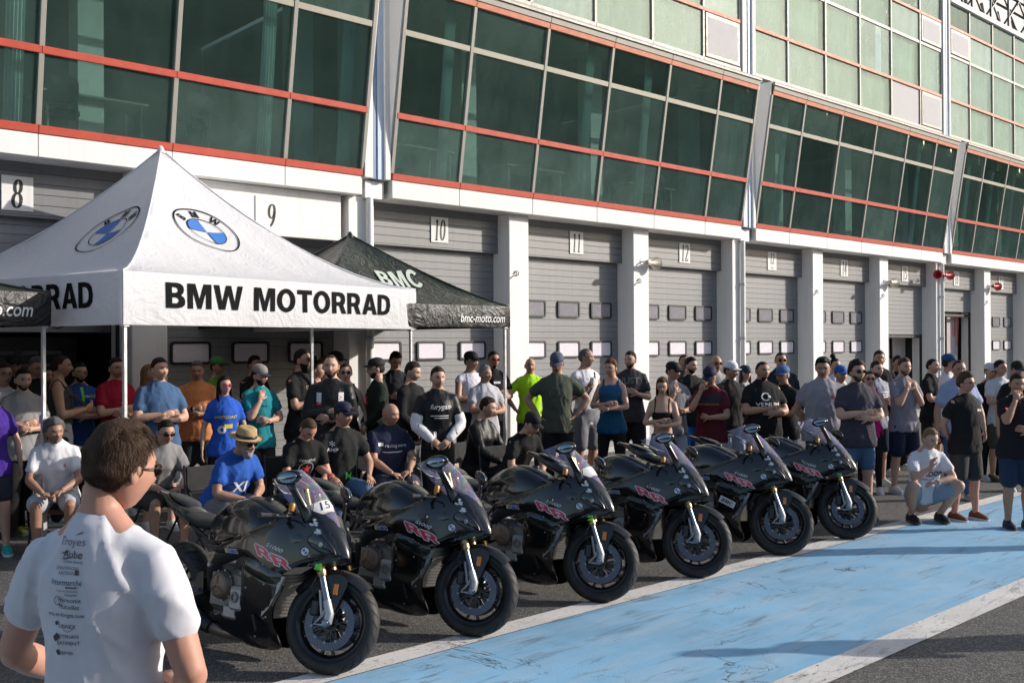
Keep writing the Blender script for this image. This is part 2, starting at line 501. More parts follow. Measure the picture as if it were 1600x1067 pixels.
for k in KS:
    s0 = pil(k)-OW; D = part('garage_door', B, (s0, 0, 0))
    lift = LIFT.get(k, 0)
    zs = np.arange(31)*sl_h
    for z in zs:
        zz = z + (0 if lift == 0 else 0)
        if zz < lift-.05: continue
        link('slat', slat, D, (0, random.uniform(-.0015,.0015), zz))
    if lift:
        link('bottom_rail', MB().bbox((.01,-.02,lift-.13),(OW-.01,.04,lift-.045),.01).mesh('bottom_rail', MBLK), D)
    # windows: two rows of three
    off = lift
    for zi, zc in ((0, 1.91), (1, 2.675)):
        zc2 = zc+off
        if zc2 > 3.5: continue
        for c in (-.92, 0, .92):
            link('window', wfr, D, (OW/2+c, -.012, zc2))
            link('pane', wpn if zi == 0 else wpu, D, (OW/2+c, -.012, zc2))
    gm = MB().box((0,-.005,0),(.03,.06,3.65)).mesh('door_track', MBLK)
    link('door_track', gm, D); link('door_track', gm, D, (OW-.03,0,0))
    # shutter box or board above
    if k == 9:
        hb = MB().bbox((-.02,-.42,3.63),(OW-.12,-.36,4.30),.006).mesh('header_board', MWALL)
        link('header_board', hb, B, (s0,0,0))
        link('header_board', MB().bbox((-.1,-.425,3.60),(OW+.02,-.352,3.63),.004).mesh('header_board', MWHITE), B, (s0,0,0))
        link('header_board', MB().bbox((0,-.35,3.63),(OW,-.05,3.66),.004).mesh('header_board', MWHITE), B, (s0,0,0))
        ny = -.425
    else:
        Hh = part('shutter_box', B, (s0-.03, -.12, 3.65))
        for i in range(5): link('box_slat', bslat, Hh, (0,0,i*.134))
        link('end_cap', MB().box((-.004,-.02,-.02),(OW+.064,.10,0)).mesh('end_cap', MGREYD), Hh)
        ny = -.14
    # number sign
    w = .46 if len(NUM[k]) == 1 else .46
    w = {9:.5, 8:.37}.get(k, .37); h = {8:.43, 9:.56}.get(k, .43)
    sx = {9: s0+1.55, 8: s0+1.55}.get(k, s0+OW/2+.1)
    zc = {9: 3.88, 8:3.91}.get(k, 3.95)
    sg = link('number_sign', MB().bbox((-w/2,-.012,-h/2),(w/2,0,h/2),.003).mesh('number_sign', MWHITE), B, (sx, ny, zc))
    nm = numeral_mesh(NUM[k], .36 if k != 13 else .26, .70 if len(NUM[k]) == 1 else .62, .07)
    link('numeral', nm.mesh('numeral', MINK), sg, (0, -.0125, .06 if k == 13 else 0))
    if k == 13:
        v, f = text_mesh('bis', .11, .0, .2)
        link('numeral', MB().add([(p.x, -.002, p.y) for p in v], f).mesh('numeral', paint('grey_ink', (.25,.25,.25), .5)), sg, (0,-.0125,-.15))
# garage interiors behind the open doors
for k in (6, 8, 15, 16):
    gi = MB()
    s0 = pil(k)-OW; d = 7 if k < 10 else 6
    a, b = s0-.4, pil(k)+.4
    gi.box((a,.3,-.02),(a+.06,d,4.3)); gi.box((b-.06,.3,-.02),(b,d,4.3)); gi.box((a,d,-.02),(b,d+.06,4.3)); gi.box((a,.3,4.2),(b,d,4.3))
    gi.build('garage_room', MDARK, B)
bb = MB(); s0 = pil(15)-OW
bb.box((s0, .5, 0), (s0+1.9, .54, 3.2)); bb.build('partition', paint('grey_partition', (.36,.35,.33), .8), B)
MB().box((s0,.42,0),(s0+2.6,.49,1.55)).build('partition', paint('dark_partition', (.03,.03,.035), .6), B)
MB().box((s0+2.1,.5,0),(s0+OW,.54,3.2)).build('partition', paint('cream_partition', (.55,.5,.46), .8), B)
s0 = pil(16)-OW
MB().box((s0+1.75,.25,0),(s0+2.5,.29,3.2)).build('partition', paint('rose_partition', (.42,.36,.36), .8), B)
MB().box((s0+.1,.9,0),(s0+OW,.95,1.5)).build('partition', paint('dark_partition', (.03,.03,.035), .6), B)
MB().tube([(s0+2.15,.2,2.2),(s0+2.2,.18,3.0),(s0+2.3,.18,3.25),(s0+2.42,.18,3.0),(s0+2.35,.2,1.9)], .018, 6).build('hose', MRED, B)
MB().box((s0+.2,2.6,2.55),(s0+1.7,2.63,2.66)).build('banner', paint('red_banner', (.4,.03,.03), .5), B)
# dark banner with pale lettering in garage 8
s0 = pil(8)-OW
bn = MB().box((s0+.1,1.5,2.2),(s0+OW,1.53,3.0)).build('banner', paint('dark_banner', (.03,.032,.036), .5), B)
v, f = text_mesh('MISSION', .62, .012)
MB().add([(p.x+s0+1.7, 1.49, p.y+2.5) for p in v], f).build('banner_lettering', paint('dim_white_print', (.16,.16,.17), .6), B)
for i, z in enumerate((1.9, 1.72)):
    m = MB()
    for j in range(7): m.box((s0+.5+j*.32,1.6,z),(s0+.72+j*.32,1.605,z+.05))
    m.build('banner_lettering', paint('dim_white_print', (.16,.16,.17), .6), B)
MB().box((s0+.1,1.62,0),(s0+OW,1.66,2.15)).build('banner', paint('dark_banner', (.03,.032,.036), .5), B)

# glazing grid of one block
GR = [0, 1.37, 3.05, 4.73, 6.41, 8.09, 9.42]
BS = [3.76+10.0*i for i in range(0, 6)]      # left ends of the blocks
BL = 9.42
for i in range(len(BS)): BS[i] = 23.80 + 9.97*(i-2)
Y0, Z0_, Y1, Z1_ = -.60, 4.60, -1.07, 7.60
LEAN = math.atan2(Y0-Y1, Z1_-Z0_)
LH = math.hypot(Y0-Y1, Z1_-Z0_)
ROWS = [(.10, .95), (1.04, 2.22), (2.31, 2.94)]
def leanM(s): return Matrix.Translation((s, Y0, Z0_)) @ Matrix.Rotation(LEAN, 4, 'X')
cache = {}
def shared(key, fn):
    if key not in cache: cache[key] = fn()
    return cache[key]
for bi, s0 in enumerate(BS):
    rng0 = random.Random(bi+40)
    # ledge, in panels
    for j in range(6):
        a, b = GR[j], GR[j+1]
        lm = shared(('ledge', round(b-a,3)), lambda: MB().bbox((.004,-.62,4.31),(b-a-.004,.1,4.59),.006).mesh('ledge_panel', MWHITE))
        link('ledge_panel', lm, B, (s0+a, 0, 0))
    W = part('window_wall', B, (s0, Y0, Z0_), (LEAN, 0, 0))
    # red rails and grey rails, in lengths between the mullions
    for j in range(6):
        a, b = GR[j], GR[j+1]; w = b-a
        for (z0, z1, mt, nm_, pr) in ((0,.10,MRED,'red_rail',.035), (.95,1.04,MRED,'red_rail',.03), (2.22,2.31,MFRAMEG,'grey_rail',.012), (2.94,3.04,MREDF,'faded_red_rail',.03)):
            rm = shared((nm_, z0, round(w,3)), lambda: MB().bbox((.003,-pr,z0),(w-.003,.05,z1),.004).mesh(nm_, mt))
            link(nm_, rm, W, (a, 0, 0))
        fm = shared(('fascia', round(w,3)), lambda: MB().bbox((.004,-.045,3.04),(w-.004,.4,3.22),.004).mesh('fascia', MFRAME))
        link('fascia', fm, W, (a, 0, 0))
        for ri, (z0, z1) in enumerate(ROWS):
            g_ = MGLD
            pmesh = shared(('pane', ri, round(w,3)), lambda: MB().box((.03,.012,z0-.004),(w-.03,.020,z1+.004)).mesh('pane', g_))
            link('pane', pmesh, W, (a, 0, 0), (rng0.uniform(-.006,.006), 0, rng0.uniform(-.006,.006)))
            gm = shared(('gasket', ri, round(w,3)), lambda: gasket(w, z0, z1))  if False else None
    mul = shared('mullion', lambda: MB().bbox((-.032,-.022,.10),(.032,.08,2.94),.004).mesh('mullion', MFRAME))
    for gx in GR: link('mullion', mul, W, (gx, 0, 0))
    # white end plates of the leaning box
    ep = shared('end_plate', lambda: MB().prism([(-.58,4.60),(-1.10,7.78),(-.10,7.78),(-.10,4.60)], -.06, -.034, axis='x').mesh('end_plate', MWHITE))
    link('end_plate', ep, B, (s0, 0, 0)); link('end_plate', ep, B, (s0+BL+.094, 0, 0))
    # roof of the leaning box
    link('sill', MB().box((-.03,-1.16,7.70),(BL+.03,-.55,7.74)).mesh('sill', MFRAME), B, (s0, 0, 0))
    link('cable', MB().tube([(x, -.70+.03*math.sin(x*3), 7.78+.05*abs(math.sin(x*1.9))) for x in np.linspace(0, BL, 28)], .014, 5).mesh('cable', MBLK), B, (s0,0,0))
    # upper storey
    U = part('upper_window_wall', B, (s0, -.60, 8.0))
    UR = [(.08,1.06), (1.14,2.36), (2.44,3.20), (3.28,3.95)]
    rng = random.Random(bi*11+3)
    for j in range(6):
        a, b = GR[j], GR[j+1]; w = b-a
        for (z0, z1, mt, nm_, pr) in ((0,.08,MFRAMEG,'grey_rail',.03), (1.06,1.14,MREDF,'faded_red_rail',.03), (2.36,2.44,MFRAMEG,'grey_rail',.012), (3.20,3.28,MREDF,'faded_red_rail',.03), (3.95,4.10,MWHITE,'white_rail',.08)):
            rm = shared(('u', nm_, z0, round(w,3)), lambda: MB().bbox((.003,-pr,z0),(w-.003,.05,z1),.004).mesh(nm_, mt))
            link(nm_, rm, U, (a, 0, 0))
        for ri, (z0, z1) in enumerate(UR):
            vent = (j == 5 and ri in (0, 2)) or (j == 0 and ri == 2 and bi == 4)
            white = (bi == 3 and j == 4 and ri == 0)
            if vent:
                vm = shared(('vent', ri, round(w,3)), lambda: MB().bbox((.05,-.04,z0+.02),(w-.05,.0,z1-.02),.006).mesh('vent_frame', MFRAME))
                link('vent_frame', vm, U, (a,0,0))
                link('frosted_pane', shared(('vp', ri, round(w,3)), lambda: MB().box((.14,-.045,z0+.11),(w-.14,-.041,z1-.11)).mesh('frosted_pane', MFROST)), U, (a,0,0))
            else:
                pmesh = shared(('upane', ri, round(w,3), white), lambda: MB().box((.03,.012,z0-.004),(w-.03,.020,z1+.004)).mesh('pane', MFROST if white else MGLL))
                link('pane', pmesh, U, (a, 0, 0))
                if not white and ri < 3 and not (bi == 3 and j == 3 and ri == 1):
                    bm_ = shared(('blind', ri, round(w,3)), lambda: MB().box((.08,.09,z0),(w-.08,.10,z1)).mesh('blind', MBLIND))
                    link('blind', bm_, U, (a, 0, 0))
    um = shared('umull', lambda: MB().bbox((-.032,-.022,.08),(.032,.08,3.95),.004).mesh('mullion', MFRAMEG))
    for gx in GR: link('mullion', um, U, (gx, 0, 0))
    # rooms behind the glass
    rm_ = MB()
    rm_.box((s0,-.5,4.40),(s0+BL,5.0,4.60)); rm_.box((s0,4.9,4.6),(s0+BL,5.0,7.9)); rm_.box((s0,-.55,7.8),(s0+BL,5.0,8.0))
    rm_.box((s0+BL+.1,-.4,4.6),(s0+BL+.16,5,7.8))
    rm_.box((s0,1.4,8.0),(s0+BL,1.5,12.0)); rm_.box((s0,-.5,12.0),(s0+BL,1.5,12.1))
    rm_.build('room_wall', MROOM, B)
    for xx in (2.15, 5.5, 8.75):
        c_ = MB().box((s0+xx,.25,4.6),(s0+xx+.34,.6,7.8)).build('room_column', MROOML, B)
    # curtains hanging at some mullions
    for j in range(6):
        if rng.random() < .85:
            n_ = 10; pts = [(GR[j+1]-.12-.22*i/n_, .16+.03*(i % 2)) for i in range(n_+1)]
            cm = MB(); vs = [(p[0]+s0, p[1]-.55, 4.62) for p in pts]+[(p[0]+s0, p[1]-.95+.05, 7.7) for p in pts]
            cm.add(vs, [(i, i+1, i+n_+2, i+n_+1) for i in range(n_)])
            cm.build('curtain', paint('teal_curtain', (.66,.78,.76), .9), B)
    # white vertical blind strips upstairs
    for xx in (1.7, 4.1, 7.3):
        MB().box((s0+xx,-.46,8.1),(s0+xx+.05,-.44,11.1)).build('blind_edge', paint('white_strip', (.85,.9,.88), .5), B)
# columns in the gaps
def column(s):
    C = part('column', B, (s, 0, 0))
    link('fin', MB().bbox((-.25,-.66,4.58),(-.10,.1,12.1),.005).mesh('fin', MWHITE), C)
    link('fin', MB().bbox((.13,-.66,4.58),(.23,.1,12.1),.005).mesh('fin', MWHITE), C)
    link('blue_channel', MB().box((-.10,-.60,4.58),(.02,.0,12.1)).mesh('blue_channel', MCOLB), C)
    link('pale_channel', MB().box((.02,-.62,4.58),(.13,.0,12.1)).mesh('pale_channel', MCOLL), C)
    link('gutter_box', MB().bbox((-.16,-.52,4.28),(.20,-.1,4.58),.01).mesh('gutter_box', MZINC), C)
    link('downpipe', MB().tube([(-.06,-.50,4.3),(-.06,-.50,0.1)], .055, 12).mesh('downpipe', MWHITE, 40), C)
    for z in (1.2, 2.1, 3.3): link('pipe_clip', MB().tube([(-.06,-.50,z),(-.06,-.50,z+.05)], .066, 12).mesh('pipe_clip', MZINC, 40), C)
column_s = [b-.28 for b in BS[1:]]
for s in column_s: column(s)
MB().box((-10,.0,4.28),(75,.1,4.6)).build('wall', MWALL, B)
# roof truss over the right end
rt = MB()
for i in range(24):
    s = 36+i*1.4
    rt.tube([(s,-.4,12.1),(s,-.4,14.6)], .035, 6)
    rt.tube([(s,-.2,12.3),(s+1.4,-.2,13.5)], .05, 6)
    rt.tube([(s+1.4,-.2,12.3),(s,-.2,13.5)], .03, 6)
    rt.tube([(s,.8,12.2),(s+1.4,1.6,14.2)], .06, 6)
rt.tube([(36,-.2,13.5),(70,-.2,13.5)], .06, 6); rt.tube([(36,-.2,12.3),(70,-.2,12.3)], .05, 6); rt.tube([(36,1.4,14.4),(70,1.4,14.4)], .08, 6)
rt.build('roof_truss', paint('dark_steel', (.05,.05,.055), .5, .3), B)
MB().add([(34,2.5,12.1),(72,2.5,12.1),(72,1.6,16.5),(34,1.6,16.5)], [(0,1,2,3)]).build('white_backdrop', MWHITE, B)  # white sheet added behind the truss, standing in for blown-out sky
MB().box((-10,5.0,0),(75,5.1,12.0)).build('wall', MWALL, B)

# desks and chairs behind the first windows
MCH = paint('dark_chair_cloth', (.025,.03,.03), .8)
MDESK = paint('pale_desk', (.34,.36,.33), .6)
def office_chair(s, n_in, rz, label):
    t = thing('office_chair', label, 'chair'); t.matrix_world = FM @ Matrix.Translation((s, n_in, 4.61)) @ Matrix.Rotation(rz, 4, 'Z')
    link('seat', MB().bbox((-.23,-.22,.43),(.23,.22,.50),.03).mesh('seat', MCH), t)
    link('backrest', MB().prism(rrect(.44,.34,.10), .22, .27).mesh('backrest', MCH), t, (0,0,.74))
    for sx in (-1,1):
        link('leg', MB().tube([(sx*.2,-.2,0),(sx*.2,-.18,.45),(sx*.2,.22,.47),(sx*.19,.26,.8)], .013, 6).mesh('leg', MBLK), t)
        link('leg', MB().tube([(sx*.2,.24,0),(sx*.2,.15,.45)], .013, 6).mesh('leg', MBLK), t)
def desk(s, n_in, w, label):
    t = thing('desk', label, 'desk'); t.matrix_world = FM @ Matrix.Translation((s, n_in, 4.61))
    link('desk_top', MB().bbox((-w/2,-.35,.70),(w/2,.35,.73),.005).mesh('desk_top', MDESK), t)
    for sx in (-1,1):
        for sy in (-1,1):
            link('leg', MB().tube([(sx*(w/2-.08),sy*.3,0),(sx*(w/2-.08),sy*.28,.70)], .022, 6).mesh('leg', MDESK), t)
sA, sB = BS[1], BS[2]
office_chair(sA+6.9, .0, R(200), 'dark chair behind the lower window right above the white tent peak')
office_chair(sA+5.3, .3, R(160), 'dark chair beside the pale desk behind the window above garage 8')
desk(sA+5.7, .45, 1.4, 'pale desk behind the window above garage 8')
desk(sB+1.0, .3, 1.5, 'pale desk behind the first window above garage 10')
desk(sB+3.9, .5, 1.5, 'pale desk behind the third window above garage 11')
desk(sB+7.2, .4, 1.5, 'pale desk behind the fifth window of the block above garage 12')
office_chair(sB+6.9, -.05, R(190), 'dark chair in front of the desk above garage 12')
office_chair(sB+1.0, .95, R(20), 'dark chair behind the desk in the first window above garage 10')

# loudspeakers, cable loops, cones
def speaker(s, z, mat, label, ang):
    t = thing('loudspeaker', label, 'loudspeaker', group=None); t.matrix_world = FM @ Matrix.Translation((s, -.43, z))
    link('bracket', MB().tube([(0,0,.03),(0,-.10,.03),(.02,-.16,0)], .014, 6).cbox((0,-.005,.03),(.07,.012,.1)).mesh('bracket', MZINC), t)
    M = Matrix.Translation((.03,-.20,0)) @ Matrix.Rotation(ang, 4, 'Z')
    link('driver', MB().lathe([(0,-.13),(.045,-.13),(.055,-.10),(.055,-.02),(.04,0),(0,0)], 16, M, axis='x').mesh('driver', mat, 40), t)
    link('horn', MB().lathe([(.035,0),(.05,.10),(.075,.19),(.125,.26),(.130,.265),(.12,.262),(.065,.19),(.035,.08),(0,.06)], 20, M, axis='x').mesh('horn', mat, 40), t)
MSPK = paint('cream_horn', (.58,.52,.42), .45); MSPR = paint('red_horn', (.42,.02,.025), .4)
speaker(pil(11)+.24, 3.62, MSPK, 'cream horn loudspeaker on the pillar right of garage 11', R(10))
speaker(pil(14)+.24, 3.62, MSPK, 'cream horn loudspeaker on the pillar left of garage 15', R(10))
speaker(pil(15)+.20, 3.95, MSPR, 'red horn loudspeaker beside the downpipe left of garage 16', R(0))
speaker(pil(15)-.10, 3.95, MSPR, 'red horn loudspeaker on the pillar right of garage 15', R(180))
speaker(pil(16)+.24, 3.75, MSPR, 'red horn loudspeaker on the pillar left of garage 17', R(0))
for k in (10, 11, 13, 14, 16):
    c = MB().tube([(.0,-.44,3.25),(.05,-.45,3.31),(.11,-.45,3.29),(.10,-.45,3.23),(.04,-.45,3.24),(-.04,-.445,3.20),(-.08,-.44,3.17)], .008, 5)
    link('cable_loop', c.mesh('cable_loop', MBLK), B, (pil(k)+.1, 0, 0))
def cone(p, label):
    t = thing('traffic_cone', label, 'cone', p)
    link('base', MB().bbox((-.19,-.19,0),(.19,.19,.04),.01).mesh('base', MSPR), t)
    link('shaft', MB().lathe([(.14,.04),(.10,.26),(.074,.42),(.04,.62),(.028,.70),(0,.70)], 20, axis='z').mesh('shaft', MSPR, 40), t)
    link('stripe', MB().lathe([(.104,.26),(.078,.42)], 20, axis='z').mesh('stripe', MWHITE, True), t)

# across the track: pit wall with its fence and a dark grandstand (seen mirrored in the glass)
pw = MB().box((-60,-27.0,0),(150,-26.8,1.1)).build('pit_wall', MCONC); pw.matrix_world = FM
tag(pw, 'pale concrete pit wall across the lane behind the camera', 'wall')
gs = thing('grandstand', 'dark roofed grandstand across the track behind the camera', 'grandstand'); gs.matrix_world = FM
m = MB()
m.prism([(-58,0),(-58,1.5),(-76,11),(-80,11),(-80,0)], -160, 420, axis='x')
link('stand', m.mesh('stand', paint('dark_stand', (.05,.065,.05), .9, var=.5, scale=.3)), gs)
link('roof', MB().prism([(-62,16.5),(-82,14.5),(-82,14.0),(-62,16.0)], -160, 420, axis='x').mesh('roof', paint('pale_stand_roof', (.30,.32,.30), .6)), gs)
link('rear_wall', MB().box((-160,-82,0),(420,-81,15)).mesh('rear_wall', paint('dark_stand', (.05,.065,.05), .9)), gs)
# ------------------------------------------------------------------ tents
def m_fabric(name, c, rough=.6, trans=.0, wr=.6, sheen=0):
    t = NT(name); v = t.coord()
    w1 = t.noise(t.coord(scale=(1,1,.35)), 5, 5, .6, 1.0)
    w2 = t.n('TexNoise'); t.set(w2.inputs['Vector'], v); w2.inputs['Scale'].default_value = 3; w2.inputs['Detail'].default_value = 6; w2.inputs['Distortion'].default_value = 2.5
    h = t.math('ADD', w1, t.math('MULTIPLY', t.math('ABSOLUTE', t.math('SUBTRACT', w2.outputs['Fac'], .5)), 2.0))
    t.p(Base_Color=t.mix(t.noise(v, 1.2, 5), tuple(x*.93 for x in c), c), Roughness=rough)
    if trans: t.b.inputs['Subsurface Weight'].default_value = 0
    t.bump(h, wr, .05)
    if trans:
        tl = t.n('BsdfTranslucent'); t.set(tl.inputs['Color'], c); ms = t.n('MixShader'); ms.inputs[0].default_value = trans
        t.t.links.new(t.b.outputs[0], ms.inputs[1]); t.t.links.new(tl.outputs[0], ms.inputs[2]); t.t.links.new(ms.outputs[0], t.o.inputs[0])
    return t.mat
MTW = m_fabric('white_tent_fabric', (.82,.82,.85), .7, wr=.28, trans=.30)
MTB = m_fabric('black_tent_fabric', (.016,.022,.018), .28, wr=.5)
MTBV = m_fabric('black_tent_valance', (.010,.010,.011), .45, wr=.4)
MALU = paint('aluminium', (.62,.62,.63), .35, .75, var=.05)
MALUD = paint('grey_steel_leg', (.20,.20,.20), .4, .6)
MPRB = paint('print_black', (.010,.010,.011), .9, spec=.1)
MPRW = paint('print_white', (.72,.72,.72), .55)
MPRBL = paint('print_blue', (.035,.15,.48), .55)
MPRBLS = MPRBL

def annulus(r0, r1, n=48, a0=0, a1=360, rad=1):
    """quads of a ring (or a sector when r0 = 0) as points in a plane"""
    vs = []; fs = []
    for i in range(n+1):
        a = R(a0+(a1-a0)*i/n)
        for k in range(rad+1):
            r = r0+(r1-r0)*k/rad
            vs.append(Vector((r*math.cos(a), r*math.sin(a), 0)))
    w = rad+1
    for i in range(n):
        for k in range(rad): fs.append((i*w+k, i*w+k+1, (i+1)*w+k+1, (i+1)*w+k))
    return vs, fs
def subdiv(vf, cuts=2, maxlen=.08):
    """split long edges so flat print can follow a curved surface"""
    v, f = vf
    me = bpy.data.meshes.new('t'); me.from_pydata([tuple(p) for p in v], [], f)
    bm = bmesh.new(); bm.from_mesh(me); bmesh.ops.triangulate(bm, faces=bm.faces[:])
    for _ in range(cuts):
        es = [e for e in bm.edges if e.calc_length() > maxlen]
        if not es: break
        bmesh.ops.subdivide_edges(bm, edges=es, cuts=1)
        bmesh.ops.triangulate(bm, faces=[q for q in bm.faces if len(q.verts) > 3])
    bm.verts.index_update()
    out = ([p.co.copy() for p in bm.verts], [tuple(x.index for x in q.verts) for q in bm.faces])
    bm.free(); bpy.data.meshes.remove(me)
    return out
GLY = {  # heavy grotesque capitals: (advance, outlines)
 'B': (.74, [[(0,0),(.42,0),(.58,.04),(.68,.14),(.70,.28),(.66,.42),(.56,.50),(.56,.53),(.63,.60),(.66,.72),(.64,.86),(.55,.96),(.40,1),(0,1)], [(.22,.19),(.36,.19),(.44,.23),(.47,.30),(.44,.38),(.36,.42),(.22,.42)], [(.22,.60),(.34,.60),(.42,.64),(.44,.71),(.42,.78),(.34,.82),(.22,.82)]]),
 'M': (.96, [[(0,0),(.21,0),(.21,.66),(.22,.66),(.39,0),(.53,0),(.70,.66),(.71,.66),(.71,0),(.92,0),(.92,1),(.62,1),(.465,.40),(.455,.40),(.30,1),(0,1)]]),
 'W': (1.22, [[(.20,0),(.45,0),(.59,.62),(.60,.62),(.74,0),(.99,0),(1.19,1),(.97,1),(.86,.33),(.85,.33),(.70,1),(.49,1),(.34,.33),(.33,.33),(.22,1),(0,1)]]),
 'O': (.86, [arc(.41,.5,.41,.52,0,354,30), arc(.41,.5,.19,.32,0,354,24)]),
 'T': (.72, [[(.24,0),(.46,0),(.46,.80),(.70,.80),(.70,1),(0,1),(0,.80),(.24,.80)]]),
 'R': (.76, [[(0,0),(.22,0),(.22,.36),(.36,.36),(.50,0),(.74,0),(.58,.40),(.66,.50),(.69,.67),(.66,.84),(.56,.96),(.40,1),(0,1)], [(.22,.54),(.36,.54),(.44,.58),(.47,.67),(.44,.77),(.36,.81),(.22,.81)]]),
 'A': (.82, [[(0,0),(.23,0),(.29,.20),(.53,.20),(.59,0),(.82,0),(.53,1),(.29,1)], [(.34,.38),(.48,.38),(.415,.72),(.405,.72)]]),
 'D': (.78, [[(0,0),(.34,0),(.54,.05),(.68,.20),(.73,.5),(.68,.80),(.54,.95),(.34,1),(0,1)], [(.22,.19),(.33,.19),(.43,.23),(.50,.35),(.51,.5),(.50,.65),(.43,.77),(.33,.81),(.22,.81)]]),
 'C': (.80, [arc(.41,.5,.41,.52,35,325,26)+arc(.41,.5,.19,.32,325,35,20)]),
 ' ': (.34, []),
}
def fill2d(loops):
    cu = bpy.data.curves.new('outline', 'CURVE'); cu.dimensions = '2D'; cu.fill_mode = 'BOTH'
    for lp in loops:
        sp = cu.splines.new('POLY'); sp.points.add(len(lp)-1)
        for i, p in enumerate(lp): sp.points[i].co = (p[0], p[1], 0, 1)
        sp.use_cyclic_u = True
    o = bpy.data.objects.new('outline', cu); col.objects.link(o)
    me = bpy.data.meshes.new_from_object(o.evaluated_get(bpy.context.evaluated_depsgraph_get()))
    v = [p.co.copy() for p in me.vertices]; f = [tuple(q.vertices) for q in me.polygons]
    bpy.data.objects.remove(o); bpy.data.curves.remove(cu); bpy.data.meshes.remove(me)
    return v, f
def block_text(txt, gap=.05):
    V_, F_ = [], []; x = 0; c_ = {}
    for ch in txt:
        adv, lp = GLY[ch]
        if lp:
            if ch not in c_: c_[ch] = fill2d(lp)
            v, f = c_[ch]; b = len(V_)
            V_ += [Vector((p.x+x, p.y, 0)) for p in v]; F_ += [tuple(i+b for i in q) for q in f]
        x += adv+gap
    x0 = min(p.x for p in V_); x1 = max(p.x for p in V_)
    return [p-Vector(((x0+x1)/2, .5, 0)) for p in V_], F_
def roundel(r):
    """list of (mesh data, colour key) in a plane, z a layer offset"""
    L = []
    L.append((annulus(r*.955, r*1.0), 'k')); L.append((annulus(r*.57, r*.60), 'k'))
    L.append((annulus(0.0, r*.57, 14, 90, 180, 4), 'b')); L.append((annulus(0.0, r*.57, 14, 270, 360, 4), 'b'))
    for ch, a in (('B', 138), ('M', 90), ('W', 42)):
        v, f = block_text(ch); v = [p*r*.26 for p in v]
        c, s = math.cos(R(a-90)), math.sin(R(a-90)); rr = r*.77
        L.append((([Vector((p.x*c-p.y*s - rr*math.sin(R(a-90)), p.x*s+p.y*c + rr*math.cos(R(a-90)), 0)) for p in v], f), 'k'))
    return L

